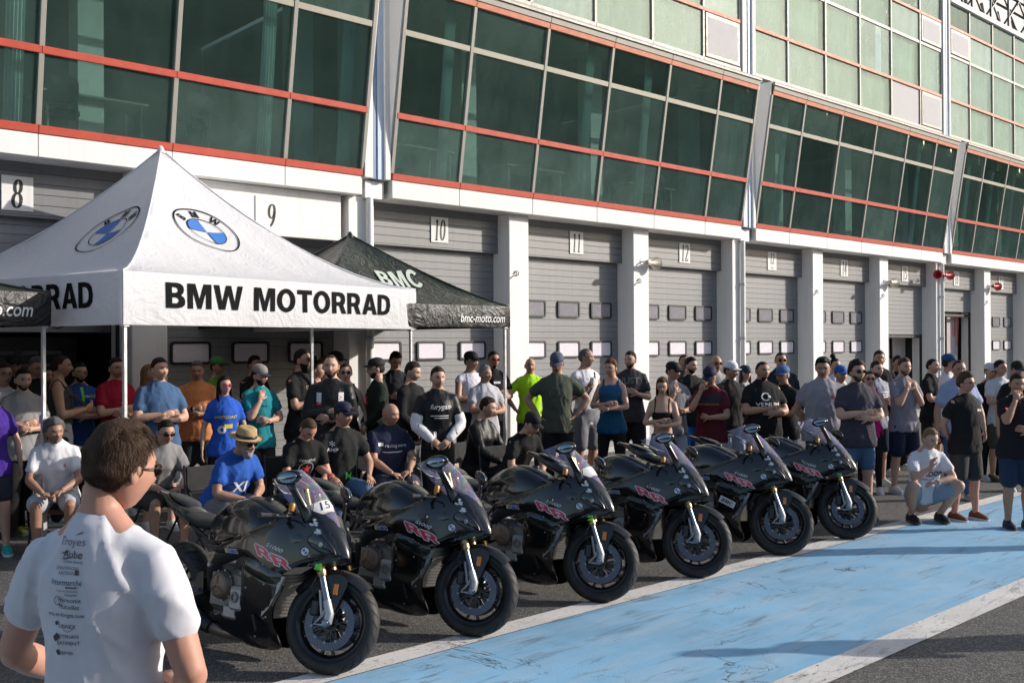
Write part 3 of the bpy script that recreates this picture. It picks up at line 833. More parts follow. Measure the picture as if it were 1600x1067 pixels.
def tent(name, label, A, d1, L1, L2, zb, zt, zp, mat, matv, lmat, sag=.22, pw=1.7, base_legs=(0,1,2,3)):
    """square canopy; A a corner, d1 unit dir of the first edge (face 0 runs A -> A+d1*L1), the tent lies to the left of d1"""
    d1 = Vector((d1[0], d1[1])).normalized(); d2 = Vector((-d1.y, d1.x))
    cx = A + d1*L1/2 + d2*L2/2
    T = thing(name, label, 'tent', (cx.x, cx.y, 0), math.atan2(d1.y, d1.x))
    hx, hy = L1/2, L2/2
    def S(face, e, dd):
        """point above a face: e along the edge from its middle, dd inwards, both metres"""
        half, dep = (hx, hy) if face % 2 == 0 else (hy, hx)
        v = min(max(dd/dep, 0), 1); u = e/half/max(1-v, .02)
        g_ = .12*v + .88*v**pw
        z = zt + (zp-zt)*g_ - sag*(1-min(1, u*u))*v*(1-v)*1.6
        wr = .012*math.sin(e*9+dd*4+face)*(v)*(1-v)*3
        wr += .010*noise.noise(Vector((e*2.2, dd*2.2, face*7.3)))*4*v*(1-v)
        z += wr
        if face == 0: return Vector((e, -hy+dd, z))
        if face == 1: return Vector((hx-dd, e, z))
        if face == 2: return Vector((-e, hy-dd, z))
        return Vector((-hx+dd, -e, z))
    N_, Mv = 22, 18
    can = MB()
    for f in range(4):
        half, dep = (hx, hy) if f % 2 == 0 else (hy, hx)
        rows = []
        for j in range(Mv+1):
            v = j/Mv
            rows.append([S(f, (-1+2*i/N_)*half*(1-v), v*dep) for i in range(N_+1)])
        vs = [p for r in rows for p in r]
        fs = [(j*(N_+1)+i, j*(N_+1)+i+1, (j+1)*(N_+1)+i+1, (j+1)*(N_+1)+i) for j in range(Mv) for i in range(N_)]
        can.add(vs, fs)
    me = can.mesh('canopy', mat)
    bm = bmesh.new(); bm.from_mesh(me); bmesh.ops.remove_doubles(bm, verts=bm.verts[:], dist=.004); bm.to_mesh(me); bm.free()
    shade(me); link('canopy', me, T)
    # piping along the ridges and the hem
    rd = MB()
    for sx, sy in ((-1,-1),(1,-1),(1,1),(-1,1)):
        pts = []
        for j in range(13):
            v = j/12; z = zt + (zp-zt)*(.12*v+.88*v**pw)
            pts.append((sx*hx*(1-v), sy*hy*(1-v), z+.004))
        m_ = MB().tube(pts, .012, 6); link('ridge_seam', m_.mesh('ridge_seam', mat, True), T)
    link('finial', MB().lathe([(0,zp+.05),(.02,zp+.04),(.05,zp-.02),(.06,zp-.05)], 12, axis='z').mesh('finial', mat, True), T)
    # valance: four hanging strips
    def V(face, e, z, off=0.0):
        t_ = (zt-z)/(zt-zb)
        half = hx if face % 2 == 0 else hy
        k = (off + .012*math.sin(e*3.1+face*2)*t_ + .006*math.sin(e*11+face)*t_)*1.0
        if face == 0: return Vector((e, -hy-k, z))
        if face == 1: return Vector((hx+k, e, z))
        if face == 2: return Vector((-e, hy+k, z))
        return Vector((-hx-k, -e, z))
    for f in range(4):
        half = hx if f % 2 == 0 else hy
        vm = MB(); n_ = 36; zs = [zt, zt-.02, (zt+zb)/2, zb+.03, zb]
        vs = [V(f, -half+2*half*i/n_, z, .006 if 0 < q < 4 else .0) for q, z in enumerate(zs) for i in range(n_+1)]
        fs = [(q*(n_+1)+i, q*(n_+1)+i+1, (q+1)*(n_+1)+i+1, (q+1)*(n_+1)+i) for q in range(4) for i in range(n_)]
        vm.add(vs, fs); link('valance', vm.mesh('valance', matv, True), T)
    # legs, sliders and scissor bars
    for i, (sx, sy) in enumerate(((-1,-1),(1,-1),(1,1),(-1,1))):
        x, y = sx*(hx-.05), sy*(hy-.05)
        lg = link('leg', MB().bbox((x-.022,y-.022,.0),(x+.022,y+.022,1.30),.004).bbox((x-.017,y-.017,1.2),(x+.017,y+.017,zt-.03),.003).mesh('leg', lmat), T)
        link('foot', MB().bbox((x-.06,y-.06,0),(x+.06,y+.06,.012),.003).mesh('foot', lmat), lg)
        link('leg_clamp', MB().bbox((x-.032,y-.032,1.26),(x+.032,y+.032,1.33),.006).mesh('leg_clamp', lmat), lg)
        link('slider', MB().bbox((x-.034,y-.034,zb-.02),(x+.034,y+.034,zb+.08),.006).mesh('slider', lmat), lg)
    for f in range(4):
        half = (hx if f % 2 == 0 else hy)-.07
        m_ = MB(); n_ = 4
        for i in range(n_):
            e0, e1 = -half+2*half*i/n_, -half+2*half*(i+1)/n_
            for za, zc in ((zb+.05, zt-.08), (zt-.08, zb+.05)):
                pa, pb = V(f, e0, za, -.06), V(f, e1, zc, -.06)
                m_.tube([pa, pb], .011, 4)
        link('scissor_bars', m_.mesh('scissor_bars', MALUD), T)
    return T, S, V
def lay(T, name, vf, mat, fn):
    v, f = vf
    m_ = MB(); m_.add([fn(p) for p in v], f)
    return link(name, m_.mesh(name, mat, fix=False), T)

# white tent
Nc = Vector((-3.66, 9.37)); Rc = Vector((-1.25, 12.96)); dN = (Rc-Nc).normalized(); LW = (Rc-Nc).length
# face 0 runs N -> R seen from outside at its right hand, so the tent lies to its left
TW, S, V = tent('white_tent', 'white pop-up tent with BMW MOTORRAD on its valance and round badges on the roof', Nc, dN, LW, 4.65, 2.21, 2.72, 4.47, MTW, MTW, MALU)
bt = subdiv(block_text('BMW MOTORRAD'), 4, .3)
w_ = max(p.x for p in bt[0])*2; h_ = max(p.y for p in bt[0])*2
kx, ky = 3.35/w_, .262/h_
for f in (0, 3):
    e0 = -LW/2 + LW*.495 if f == 0 else 2.325-LW*.495
    lay(TW, 'lettering', bt, MPRB, lambda p: V(f, e0+p.x*kx, 2.507+p.y*ky, .012))
COLK = {'k': MPRB, 'b': MPRBL, 'w': MPRW}
for f in (0, 3):
    for vf, ck in roundel(.43):
        vf = subdiv(vf, 2, .06)
        def fn(p):
            hor_d = (1.33 if f == 0 else 1.18) + p.y*.72
            q = S(f, p.x*.98 + (-.10 if f == 0 else .34), hor_d)
            return q + Vector((0, 0, .016))
        lay(TW, 'badge', vf, COLK[ck], fn)

# black tent behind, right
Ab = Vector((-.03, 14.0)); dB = Vector((-.74, -.67))
e1 = -dB.normalized(); LB = 3.2
TB, S2, V2 = tent('black_tent', 'black pop-up tent with bmc-moto.com lettering, half hidden behind the white tent', Ab-e1*LB, e1, LB, LB, 2.245, 2.54, 3.57, MTB, MTBV, MALU, sag=.12, pw=1.25)
tx = subdiv(text_mesh('bmc-moto.com', .165, .012, .25, .80), 1, .1)
lay(TB, 'lettering', tx, MPRW, lambda p: V2(0, LB/2-.50+p.x, 2.37+p.y, .014))
lg_ = block_text('BMC', .08); lg_ = subdiv(([Vector((p.x*.42+p.y*.14, p.y*.36, 0)) for p in lg_[0]], lg_[1]), 3, .06)
lay(TB, 'lettering', lg_, paint('pale_green_print', (.50,.56,.50), .5), lambda p: S2(0, .22+p.x*.62, .72+p.y*1.0)+Vector((0,0,.02)))
# black tent at the left edge
Al = Vector((-4.49, 9.7)); e2 = Vector((.56, .83)).normalized()
TL, S3, V3 = tent('black_tent', 'black pop-up tent cut by the left edge of the picture', Al-e2*3.0, e2, 3.0, 3.0, 2.205, 2.53, 3.05, MTB, MTBV, MALU, sag=.12, pw=1.25)
lay(TL, 'lettering', tx, MPRW, lambda p: V3(0, 1.5-.66+p.x*1.15, 2.36+p.y*1.15, .014))
cone(F(27.15, .75), 'red and white traffic cone behind the man in the neon yellow tee')
cone(F(31.0, 1.2), 'red and white traffic cone behind the man in the JUST DO IT tee')
# ------------------------------------------------------------------ motorcycles: x forward (rear axle at 0), y left, z up
def m_gloss(name, c, rough=.10, coat=1.0):
    t = NT(name); v = t.coord()
    t.p(Base_Color=c, Roughness=rough, Coat_Weight=coat*.55, Coat_Roughness=.02)
    d = t.noise(v, 160, 2)
    t.p(Base_Color=t.mix(t.ramp(t.noise(v, 12, 6, .7), [(.55, 0), (.85, .02)]), c, (.10,.095,.085)))
    return t.mat
MG = m_gloss('gloss_black_paint', (.0035,.004,.005), .16)
MGG = m_gloss('dark_green_paint', (.006,.014,.013), .12)
MMAT = paint('satin_black', (.011,.011,.012), .38, coat=.2)
MCARB = paint('dark_plastic', (.014,.014,.015), .5)
MTYRE = NT('tyre_rubber').p(Base_Color=(.014,.014,.014), Roughness=.62)
_v = MTYRE.coord(); MTYRE.p(Base_Color=MTYRE.mix(MTYRE.ramp(MTYRE.noise(_v, 14, 6, .7), [(.5, 0), (.8, .6)]), (.012,.012,.012), (.05,.045,.04))); MTYRE.bump(MTYRE.noise(_v, 90, 3), .25, .003); MTYRE = MTYRE.mat
MRIM = paint('black_rim', (.006,.006,.006), .35, coat=.4)
MDISC = paint('brushed_disc', (.13,.13,.155), .36, .9, bump=.1, bscale=200)
MSTEEL = paint('bright_steel', (.22,.24,.28), .34, .95)
MGOLD = paint('gold_fork', (.42,.30,.14), .28, .9)
MSILV = paint('cast_silver', (.38,.39,.41), .4, .6)
MENG = paint('bronze_engine_cover', (.20,.145,.11), .42, .5, bump=.15)
MENGD = paint('grey_engine_case', (.22,.215,.21), .5, .6, bump=.2)
MORG = paint('orange_reflector', (.75,.20,.02), .2, coat=.6)
MREDP = paint('red_print', (.62,.02,.07), .35, coat=.5)
MWP = paint('white_print', (.74,.74,.75), .4, coat=.3)
MBLP = paint('blue_print', (.05,.12,.42), .4, coat=.3)
MYEL = paint('yellow_print', (.60,.62,.05), .4)
MGRN = paint('lime_tag', (.22,.75,.06), .5)
MCHAIN = paint('chain_steel', (.20,.18,.14), .45, .7)
MHOSE = paint('radiator_core', (.10,.095,.09), .45, .8)
def m_screen():
    t = NT('tinted_screen'); t.t.nodes.remove(t.b)
    v = t.coord()
    lw = t.n('LayerWeight', Blend=.35)
    wv = t.n('TexWave'); t.set(wv.inputs['Vector'], t.coord(scale=(1,.5,1), rot=(.3,.4,.2))); wv.inputs['Scale'].default_value = 2.6; wv.inputs['Distortion'].default_value = 2.5; wv.inputs['Detail'].default_value = 0
    c = t.ramp(wv.outputs['Fac'], [(.0, (.75,.45,.85)), (.3, (.5,.75,.9)), (.55, (.75,.95,.7)), (.8, (.95,.55,.7)), (1, (.6,.55,.95))])
    tr = t.n('BsdfTransparent', Color=(.90,.90,.93))
    gl = t.n('BsdfGlossy', Roughness=.06); t.set(gl.inputs['Color'], c)
    df = t.n('BsdfDiffuse'); t.set(df.inputs['Color'], t.mix(.4, c, (.8,.8,.85)))
    m0 = t.n('MixShader'); t.set(m0.inputs[0], .16); t.set(m0.inputs[1], tr); t.set(m0.inputs[2], df)
    m1 = t.n('MixShader'); t.set(m1.inputs[0], t.math('ADD', t.math('MULTIPLY', t.math('POWER', lw.outputs['Facing'], 2.5), .8), .16, clamp=True)); t.set(m1.inputs[1], m0); t.set(m1.inputs[2], gl)
    t.t.links.new(m1.outputs[0], t.o.inputs[0]); return t.mat
MSCR = m_screen()
def m_lens():
    t = NT('headlight_lens'); t.p(Base_Color=(.02,.022,.026), Roughness=.05, Coat_Weight=1.0); return t.mat
MLENS = m_lens()
MMIR = paint('mirror_glass', (.30,.36,.40), .10, 1.0)

def smooth_loop(P, it=2):
    """corner-cutting of a closed outline"""
    for _ in range(it):
        Q = []
        for i in range(len(P)):
            a, b = P[i], P[(i+1) % len(P)]
            Q += [(a[0]*.75+b[0]*.25, a[1]*.75+b[1]*.25), (a[0]*.25+b[0]*.75, a[1]*.25+b[1]*.75)]
        P = Q
    return P
def inpoly(x, y, P):
    c = False; n = len(P); j = n-1
    for i in range(n):
        if (P[i][1] > y) != (P[j][1] > y) and x < (P[j][0]-P[i][0])*(y-P[i][1])/(P[j][1]-P[i][1])+P[i][0]: c = not c
        j = i
    return c
def panel(P, yf, side=-1, th=.012, step=.03, edge=.012, holes=()):
    """moulded panel: outline in x,z; yf(x,z) = half width; rolled edge, real thickness"""
    n = len(P)
    pts = [Vector(p) for p in P]; ed = [(i, (i+1) % n) for i in range(n)]
    for h in holes:
        b = len(pts); pts += [Vector(p) for p in h]; ed += [(b+i, b+(i+1) % len(h)) for i in range(len(h))]
    nb = len(pts)
    x0 = min(p[0] for p in P); x1 = max(p[0] for p in P); z0 = min(p[1] for p in P); z1 = max(p[1] for p in P)
    gx = x0+step/2; k = 0
    while gx < x1:
        gz = z0+step/2*(1+(k % 2))
        while gz < z1:
            if inpoly(gx, gz, P) and not any(inpoly(gx, gz, h) for h in holes):
                if min((q[0]-gx)**2+(q[1]-gz)**2 for q in pts[:nb]) > (step*.35)**2: pts.append(Vector((gx, gz)))
            gz += step
        gx += step*.87; k += 1
    r = geometry.delaunay_2d_cdt(pts, ed, [], 0, 1e-5)
    V2, F2 = r[0], r[2]
    F2 = [f for f in F2 if inpoly(sum(V2[i][0] for i in f)/len(f), sum(V2[i][1] for i in f)/len(f), P) and not any(inpoly(sum(V2[i][0] for i in f)/len(f), sum(V2[i][1] for i in f)/len(f), h) for h in holes)]
    # boundary
    cnt = {}
    for f in F2:
        for i in range(len(f)):
            a, b = f[i], f[(i+1) % len(f)]; cnt[(a, b)] = cnt.get((a, b), 0)+1
    bd = [(a, b) for (a, b) in cnt if (b, a) not in cnt]
    bv = set(i for e in bd for i in e)
    m = MB()
    out = [Vector((p[0], side*(yf(p[0], p[1]) - (edge if i in bv else 0)), p[1])) for i, p in enumerate(V2)]
    inn = [Vector((p[0], side*(yf(p[0], p[1]) - th - edge), p[1])) for p in V2]
    N = len(V2)
    m.add(out+inn, [tuple(f) for f in F2]+[tuple(i+N for i in f[::-1]) for f in F2]+[(b, a, a+N, b+N) for a, b in bd])
    return m
def itp(xs, ys):
    def f(x):
        return sum(float(np.interp(x+d_, xs, ys))*w_ for d_, w_ in ((-.06,.1),(-.04,.15),(-.02,.16),(0,.18),(.02,.16),(.04,.15),(.06,.1)))
    return f
_bx = itp([0,.30,.55,.85,1.10,1.28,1.40,1.50,1.56], [.14,.17,.225,.245,.228,.165,.110,.055,.02])
_bz = itp([.05,.12,.20,.30,.42,.55,.70,.80,.88,.96,1.05], [.30,.50,.70,.86,.97,1.0,1.0,.96,.88,.76,.6])
def yfair(x, z): return _bx(x)*_bz(z)
def loftx(secs, n=20, p=2.4):
    """sections (x, zc, half width, half height[, bottom half height]) -> superellipse rings"""
    rr = []
    for s in secs:
        x, zc, w, h = s[:4]; hb = s[4] if len(s) > 4 else h
        ring = []
        for k in range(n):
            a = 2*math.pi*k/n; c, d = math.cos(a), math.sin(a)
            ring.append(Vector((x, w*math.copysign(abs(c)**(2/p), c), zc+(h if d > 0 else hb)*math.copysign(abs(d)**(2/p), d))))
        rr.append(ring)
    m = MB(); m.rings(rr); return m
def cat_secs(S, k=3):
    """resample control sections with Catmull-Rom"""
    S = [tuple(s) if len(s) > 4 else tuple(s)+(s[3],) for s in S]; out = []
    for i in range(len(S)-1):
        p0, p1, p2, p3 = S[max(i-1,0)], S[i], S[i+1], S[min(i+2, len(S)-1)]
        for j in range(k):
            t = j/k
            out.append(tuple(.5*((2*b)+(-a+c)*t+(2*a-5*b+4*c-d)*t*t+(-a+3*b-3*c+d)*t**3) for a, b, c, d in zip(p0, p1, p2, p3)))
    out.append(S[-1]); return out

def wheel(name, r, w, rimr, parent, loc, front=True):
    Wt = part(name, parent, loc)
    hw = w/2; prof = []
    for i in range(15):
        a = R(-108+216*i/14)
        prof.append((r-hw*.92+hw*.92*math.cos(a) if abs(a) < R(90) else r-hw*.92+hw*.55*math.cos(a), hw*math.sin(a)*(1 if abs(a) < R(95) else .97)))
    prof = [(rimr+.002, -hw*.62)] + prof + [(rimr+.002, hw*.62)]
    ty = MB().lathe(prof, 64)
    link('tyre', ty.mesh('tyre', MTYRE, 50), Wt)
    gr = MB()
    for k in range(26):                      # tread grooves as slim raised-edge cuts
        for s in (-1, 1):
            a0 = 2*math.pi*(k+.25*(s+1))/26; pts = []
            for j in range(5):
                u = (.25+.55*j/4)*s; ang = a0+.16*j/4*1.2
                th = u*R(78); rr = r-hw*.92+hw*.92*math.cos(th)+.0012
                pts.append((rr*math.cos(ang), hw*math.sin(th), rr*math.sin(ang), ang))
            L_ = []; Q_ = []
            for (x, y, z, ang) in pts:
                tx, tz = -math.sin(ang)*.004, math.cos(ang)*.004
                L_.append((x+tx, y, z+tz)); Q_.append((x-tx, y, z-tz))
            gr.add(L_+Q_, [(i, i+1, i+6, i+5) for i in range(4)])
    g_ = link('tread_groove', gr.mesh('tread_groove', paint('groove_black', (.004,.004,.004), .9), fix=False), Wt); g_['kind'] = 'stuff'
    rp = [(rimr,-hw*.62),(rimr+.008,-hw*.66),(rimr+.006,-hw*.70),(rimr-.012,-hw*.60),(rimr-.026,-hw*.30),(rimr-.03,0),(rimr-.026,hw*.30),(rimr-.012,hw*.60),(rimr+.006,hw*.70),(rimr+.008,hw*.66),(rimr,hw*.62)]
    link('rim', MB().lathe(rp, 64, closed=False).mesh('rim', MRIM, 40), Wt)
    hub = MB().lathe([(0,-.055),(.028,-.055),(.032,-.045),(.045,-.03),(.045,.03),(.032,.045),(.028,.055),(0,.055)], 24)
    link('hub', hub.mesh('hub', MRIM, 40), Wt)
    sp = shared(('spoke', name), lambda: MB().tube([(.035,-.012,.0),(.10,-.014,.018),(rimr-.06,-.010,.030),(rimr-.022,-.008,.045)], [.017,.012,.011,.014], 6, flat=.8).tube([(.035,.012,.0),(.10,.014,-.018),(rimr-.06,.010,-.030),(rimr-.022,.008,-.045)], [.017,.012,.011,.014], 6, flat=.8).mesh('spoke', MRIM, 50))
    for k in range(5): link('spoke', sp, Wt, None, (0, 2*math.pi*k/5+.3, 0))
    ds = [( -.062, .155, .105)] if not front else [(-.058, .160, .112), (.058, .160, .112)]
    for y, ro, ri in ds:
        d = MB().lathe([(ri,y-.0025),(ro,y-.0025),(ro,y+.0025),(ri,y+.0025)], 56, closed=True)
        dd = link('brake_disc', d.mesh('brake_disc', MDISC, 40), Wt)
        h = MB()
        for k in range(44):
            for q, rr in enumerate((ri+.010, ri+.020, ri+.030, ri+.040)):
                a = 2*math.pi*(k+.25*q)/44; cx, cz = rr*math.cos(a), rr*math.sin(a); n6 = 6
                for sd in (-.0031, .0031):
                    vs = [(cx+.0028*math.cos(2*math.pi*i/n6), y+sd, cz+.0028*math.sin(2*math.pi*i/n6)) for i in range(n6)]
                    h.add(vs, [tuple(range(n6))])
        hh = link('disc_holes', h.mesh('disc_holes', paint('groove_black', (.004,.004,.004), .9), fix=False), Wt); hh['kind'] = 'stuff'
        car = MB().lathe([(.036,y-.004),(.05,y-.004),(.05,y+.004),(.036,y+.004)], 20, closed=True)
        for k in range(5):
            a = 2*math.pi*k/5+.1
            for da in (-.14, .14):
                car.tube([(.045*math.cos(a), y, .045*math.sin(a)), ((ri+.004)*math.cos(a+da), y, (ri+.004)*math.sin(a+da))], .006, 6)
        link('disc_carrier', car.mesh('disc_carrier', MRIM), Wt)
        bt_ = MB()
        for k in range(10):
            a = 2*math.pi*k/10+.24
            M = Matrix.Translation(((ri+.003)*math.cos(a), y, (ri+.003)*math.sin(a)))
            bt_.lathe([(0,-.006),(.009,-.006),(.009,.006),(0,.006)], 8, M)
        b_ = link('disc_buttons', bt_.mesh('disc_buttons', MSTEEL), Wt); b_['kind'] = 'stuff'
    return Wt

def project(vf, obj_mesh, fn, d, off=.0016):
    """drop flat print onto a moulded surface along d"""
    bv = obj_mesh; v, f = vf; out = []
    for p in v:
        o = fn(p); hit = bv.ray_cast(o, d)
        out.append(hit[0] - d*off if hit[0] is not None else None)
    ff = [q for q in f if all(out[i] is not None for i in q)]
    idx = sorted(set(i for q in ff for i in q)); mp = {i: k for k, i in enumerate(idx)}
    return [out[i] for i in idx], [tuple(mp[i] for i in q) for q in ff]
def bvh_of(me):
    return BVHTree.FromPolygons([v.co.copy() for v in me.vertices], [tuple(p.vertices) for p in me.polygons])

def make_bike():
    T = thing('motorcycle', 'x', 'motorcycle', group='black sports motorcycles parked side by side along the lane')
    L = part('body', T)                      # leaned body: all parts sit one level down
    def pt(name, mb, mat, sm=35, par=None, loc=None, rot=None):
        return link(name, mb.mesh(name, mat, sm), par or L, loc, rot)
    # ---- rear wheel, swingarm, chain
    wheel('rear_wheel', .325, .19, .225, L, (0,0,.325), False)
    for s in (-1, 1):
        pt('swingarm', MB().tube([(0,s*.135,.325),(.18,s*.14,.35),(.40,s*.11,.42),(.52,s*.08,.44)], [.035,.04,.05,.05], 10, flat=.5), MMAT)
    pt('chain', MB().tube([(0,.12,.37),(.5,.12,.50)], .009, 6).tube([(0,.12,.28),(.5,.12,.43)], .009, 6), MCHAIN)
    pt('sprocket', MB().lathe([(.03,.11),(.085,.11),(.085,.118),(.03,.118)], 24, closed=True), MCHAIN, loc=(0,0,.325))
    # ---- engine
    pt('engine_block', MB().bbox((.46,-.17,.26),(1.0,.17,.56),.05).bbox((.72,-.17,.48),(.98,.17,.74),.04), MENGD)
    eM = Matrix.Translation((.63,-.17,.44))
    pt('clutch_cover', MB().lathe([(0,-.058),(.055,-.058),(.072,-.053),(.080,-.045),(.085,-.02),(.092,-.012),(.092,.03)], 36, eM), MENG)
    sc_ = MB()
    for k in range(3):
        a = R(90+120*k); sc_.tube([Vector((.63+.012*math.cos(a), -.230, .44+.012*math.sin(a))), Vector((.63+.062*math.cos(a), -.229, .44+.062*math.sin(a)))], .006, 5)
    pt('clutch_cover_rib', sc_, MENG)
    bo = MB()
    for k in range(9):
        a = R(40*k); bo.lathe([(0,-.016),(.006,-.016),(.007,.0),(.0,.0)], 8, Matrix.Translation((.63+.096*math.cos(a), -.175, .44+.096*math.sin(a))))
    b_ = pt('cover_bolts', bo, MSILV); b_['kind'] = 'stuff'
    pt('side_case', MB().bbox((.73,-.215,.30),(.86,-.10,.45),.018), MSILV)
    pt('side_case_ring', MB().lathe([(.018,-.225),(.034,-.225),(.036,-.20),(.018,-.20)], 20, Matrix.Translation((.79,0,.385))), MENGD)
    pt('side_case', MB().bbox((.66,-.195,.24),(.79,-.08,.33),.016), MSILV)
    pt('generator_cover', MB().lathe([(0,.235),(.06,.23),(.075,.21),(.08,.15)], 28, Matrix.Translation((.72,0,.44))), MENG)
    # ---- frame beams, subframe
    for s in (-1, 1):
        pt('frame_beam', MB().tube([(1.06,s*.05,.84),(.95,s*.15,.76),(.78,s*.19,.68),(.58,s*.19,.60),(.47,s*.14,.50),(.46,s*.12,.38)], [.04,.045,.05,.048,.05,.04], 10, flat=.45), MMAT)
        pt('frame_bolt', MB().lathe([(0,-.02),(.014,-.02),(.017,-.012),(.017,.02)], 14, Matrix.Translation((.50,s*.185,.555))), MSILV)
        pt('subframe_rail', MB().tube([(.48,s*.12,.66),(.20,s*.10,.76),(-.05,s*.07,.84)], .014, 8), MMAT)
        pt('footpeg', MB().tube([(.36,s*.15,.37),(.36,s*.25,.375)], .012, 8), MSILV)
        pt('heel_guard', MB().prism([(.30,.32),(.42,.36),(.40,.50),(.34,.48)], s*.15, s*.156), MMAT)
    # ---- exhaust
    pt('exhaust', MB().tube([(.85,-.05,.13),(.6,-.08,.13),(.45,-.12,.16)], .045, 14), MENG)
    pt('muffler', MB().tube([(.50,-.13,.15),(.36,-.16,.20),(.22,-.18,.26),(.10,-.185,.30)], [.045,.058,.060,.045], 14), MCARB)
    # ---- radiator
    pt('radiator', MB().bbox((1.02,-.19,.28),(1.055,.19,.60),.006), MHOSE)
    for s in (-1,1): pt('duct_panel', MB().prism([(1.03,.30),(1.09,.36),(1.17,.50),(1.20,.56),(1.10,.56),(1.04,.44)], s*.185, s*.20), MSILV)
    fn_ = MB()
    for k in range(16): fn_.box((1.054,-.165,.29+k*.0205),(1.062,.165,.296+k*.0205))
    f_ = pt('radiator_fin', fn_, MHOSE); f_['kind'] = 'stuff'
    # ---- fuel tank
    tk = loftx(cat_secs([(.33,.75,.07,.05),(.38,.77,.125,.11),(.48,.79,.155,.165),(.60,.80,.178,.20),(.74,.80,.185,.195),(.90,.785,.172,.150),(1.02,.77,.13,.095),(1.08,.76,.08,.04)], 4), 28, 2.5)
    tank = pt('fuel_tank', tk, MG, 45)
    pt('tank_top_cover', loftx(cat_secs([(.58,.975,.04,.02),(.66,.988,.075,.024),(.80,.968,.085,.028),(.95,.905,.06,.02),(1.0,.87,.03,.01)], 3), 16), MMAT)
    pt('tank_cap', MB().lathe([(0,.012),(.03,.012),(.034,.004),(.034,-.02)], 20, Matrix.Translation((.78,0,1.0)), axis='z'), MMAT)
    # knee panel beside the tank
    kp = smooth_loop([(.40,.72),(.55,.66),(.80,.70),(1.0,.80),(.96,.86),(.74,.82),(.52,.80)])
    for s in (-1,1): pt('knee_panel', panel(kp, lambda x, z: .19-.9*max(0,z-.72)**1.3*.6, s, step=.05), MG, 50)
    # ---- seat and tail
    pt('seat', loftx(cat_secs([(.06,.835,.10,.035),(.14,.82,.135,.04),(.26,.795,.14,.04),(.36,.79,.115,.04),(.44,.80,.07,.035)], 3), 18), paint('seat_vinyl', (.013,.013,.013), .55))
    pt('tail', loftx(cat_secs([(.16,.80,.13,.045),(.05,.84,.125,.055),(-.08,.88,.105,.05),(-.20,.93,.075,.034),(-.30,.965,.040,.014),(-.335,.978,.02,.005)], 3), 16, 2.2), MG, 40)
    pt('tail_pad', loftx(cat_secs([(.06,.885,.05,.01),(.0,.91,.085,.022),(-.12,.945,.075,.02),(-.20,.965,.04,.008)], 3), 14), MMAT)
    pt('tail_light', MB().bbox((-.345,-.03,.955),(-.32,.03,.972),.004), paint('dark_red_lens', (.15,.005,.005), .15, coat=1))
    # ---- fairings
    up = smooth_loop([(1.515,.695),(1.50,.74),(1.44,.84),(1.36,.93),(1.26,.975),(1.17,.955),(1.06,.90),(.92,.835),(.76,.775),(.60,.715),(.50,.67),(.56,.635),(.74,.655),(.88,.655),(.98,.60),(1.07,.535),(1.16,.56),(1.30,.625),(1.42,.665)])
    lo = smooth_loop([(.84,.63),(.96,.585),(1.12,.55),(1.19,.50),(1.115,.385),(1.095,.30),(1.11,.20),(1.125,.10),(.96,.07),(.72,.085),(.52,.145),(.36,.225),(.40,.265),(.55,.25),(.70,.26),(.80,.32),(.85,.42),(.84,.52)])
    md = smooth_loop([(.86,.57),(1.02,.52),(1.13,.50),(1.20,.565),(1.10,.60),(.98,.645),(.86,.645)], 2)
    fm_ = {}
    for s in (-1, 1):
        o1 = pt('upper_fairing', panel(up, yfair, s, step=.035), MG, 50)
        pt('lower_fairing', panel(lo, lambda x, z: yfair(x, z)*1.0-.006, s, step=.04), MG, 50)
        pt('middle_fairing', panel(md, lambda x, z: yfair(x, z)+.010, s, step=.04), MGG, 50)
        # recessed vent and its winglet blades
        pt('air_vent', panel(smooth_loop([(.74,.66),(.90,.645),(.98,.60),(.93,.55),(.80,.53),(.72,.58)]), lambda x, z: .19, s, step=.05), MCARB, 50)
        for q in range(3):
            pt('vent_blade', MB().tube([(.75+.05*q,s*.215,.555+.03*q),(.86+.05*q,s*.225,.60+.02*q)], [.006,.009], 6, flat=.4), MMAT)
        pt('belly_slot', MB().prism([(.955,.30),(.968,.305),(1.01,.215),(1.0,.205)], s*.208, s*.2), MCARB)
        pt('winglet', MB().prism([(1.20,.575),(1.36,.60),(1.46,.655),(1.30,.63)], s*.20, s*.225), MG)
        # headlight
        hl = smooth_loop([(1.29,.795),(1.34,.85),(1.41,.815),(1.485,.735),(1.47,.71),(1.37,.735)])
        pt('headlight', panel(hl, lambda x, z: yfair(x, z)+.004, s, step=.03, edge=.006), MLENS, 60)
        pt('headlight_bezel', MB().tube([(p[0], s*(yfair(p[0], p[1])+.0), p[1]) for p in hl[::2]+hl[:1]], .005, 5), MMAT)
        hr = pt('headlight_reflector', MB().lathe([(0,-.004),(.014,-.004),(.017,0),(.012,.002)], 16, Matrix.Translation((1.39, s*(yfair(1.39,.775)+.004), .775)) @ Matrix.Rotation(R(0), 4, 'Z')), MSILV)
        pt('side_intake', panel(smooth_loop([(1.17,.80),(1.24,.84),(1.30,.81),(1.28,.765),(1.19,.765)]), lambda x, z: yfair(x, z)+.003, s, step=.03, edge=.004), MGG, 50)
        fm_[s] = o1
    # nose centre piece closing the two halves
    ns = []
    for x, z in ((1.26,.978),(1.33,.945),(1.38,.905),(1.44,.84),(1.485,.77),(1.51,.715),(1.515,.695)):
        w = max(.012, yfair(x, z)-.010); ns.append([Vector((x+.02*(1-(u*u)), u*w, z+.012*(1-u*u))) for u in np.linspace(-1, 1, 9)])
    nm_ = MB(); nm_.rings(ns, False, closed=False); pt('nose', nm_, MG, 60)
    un = []
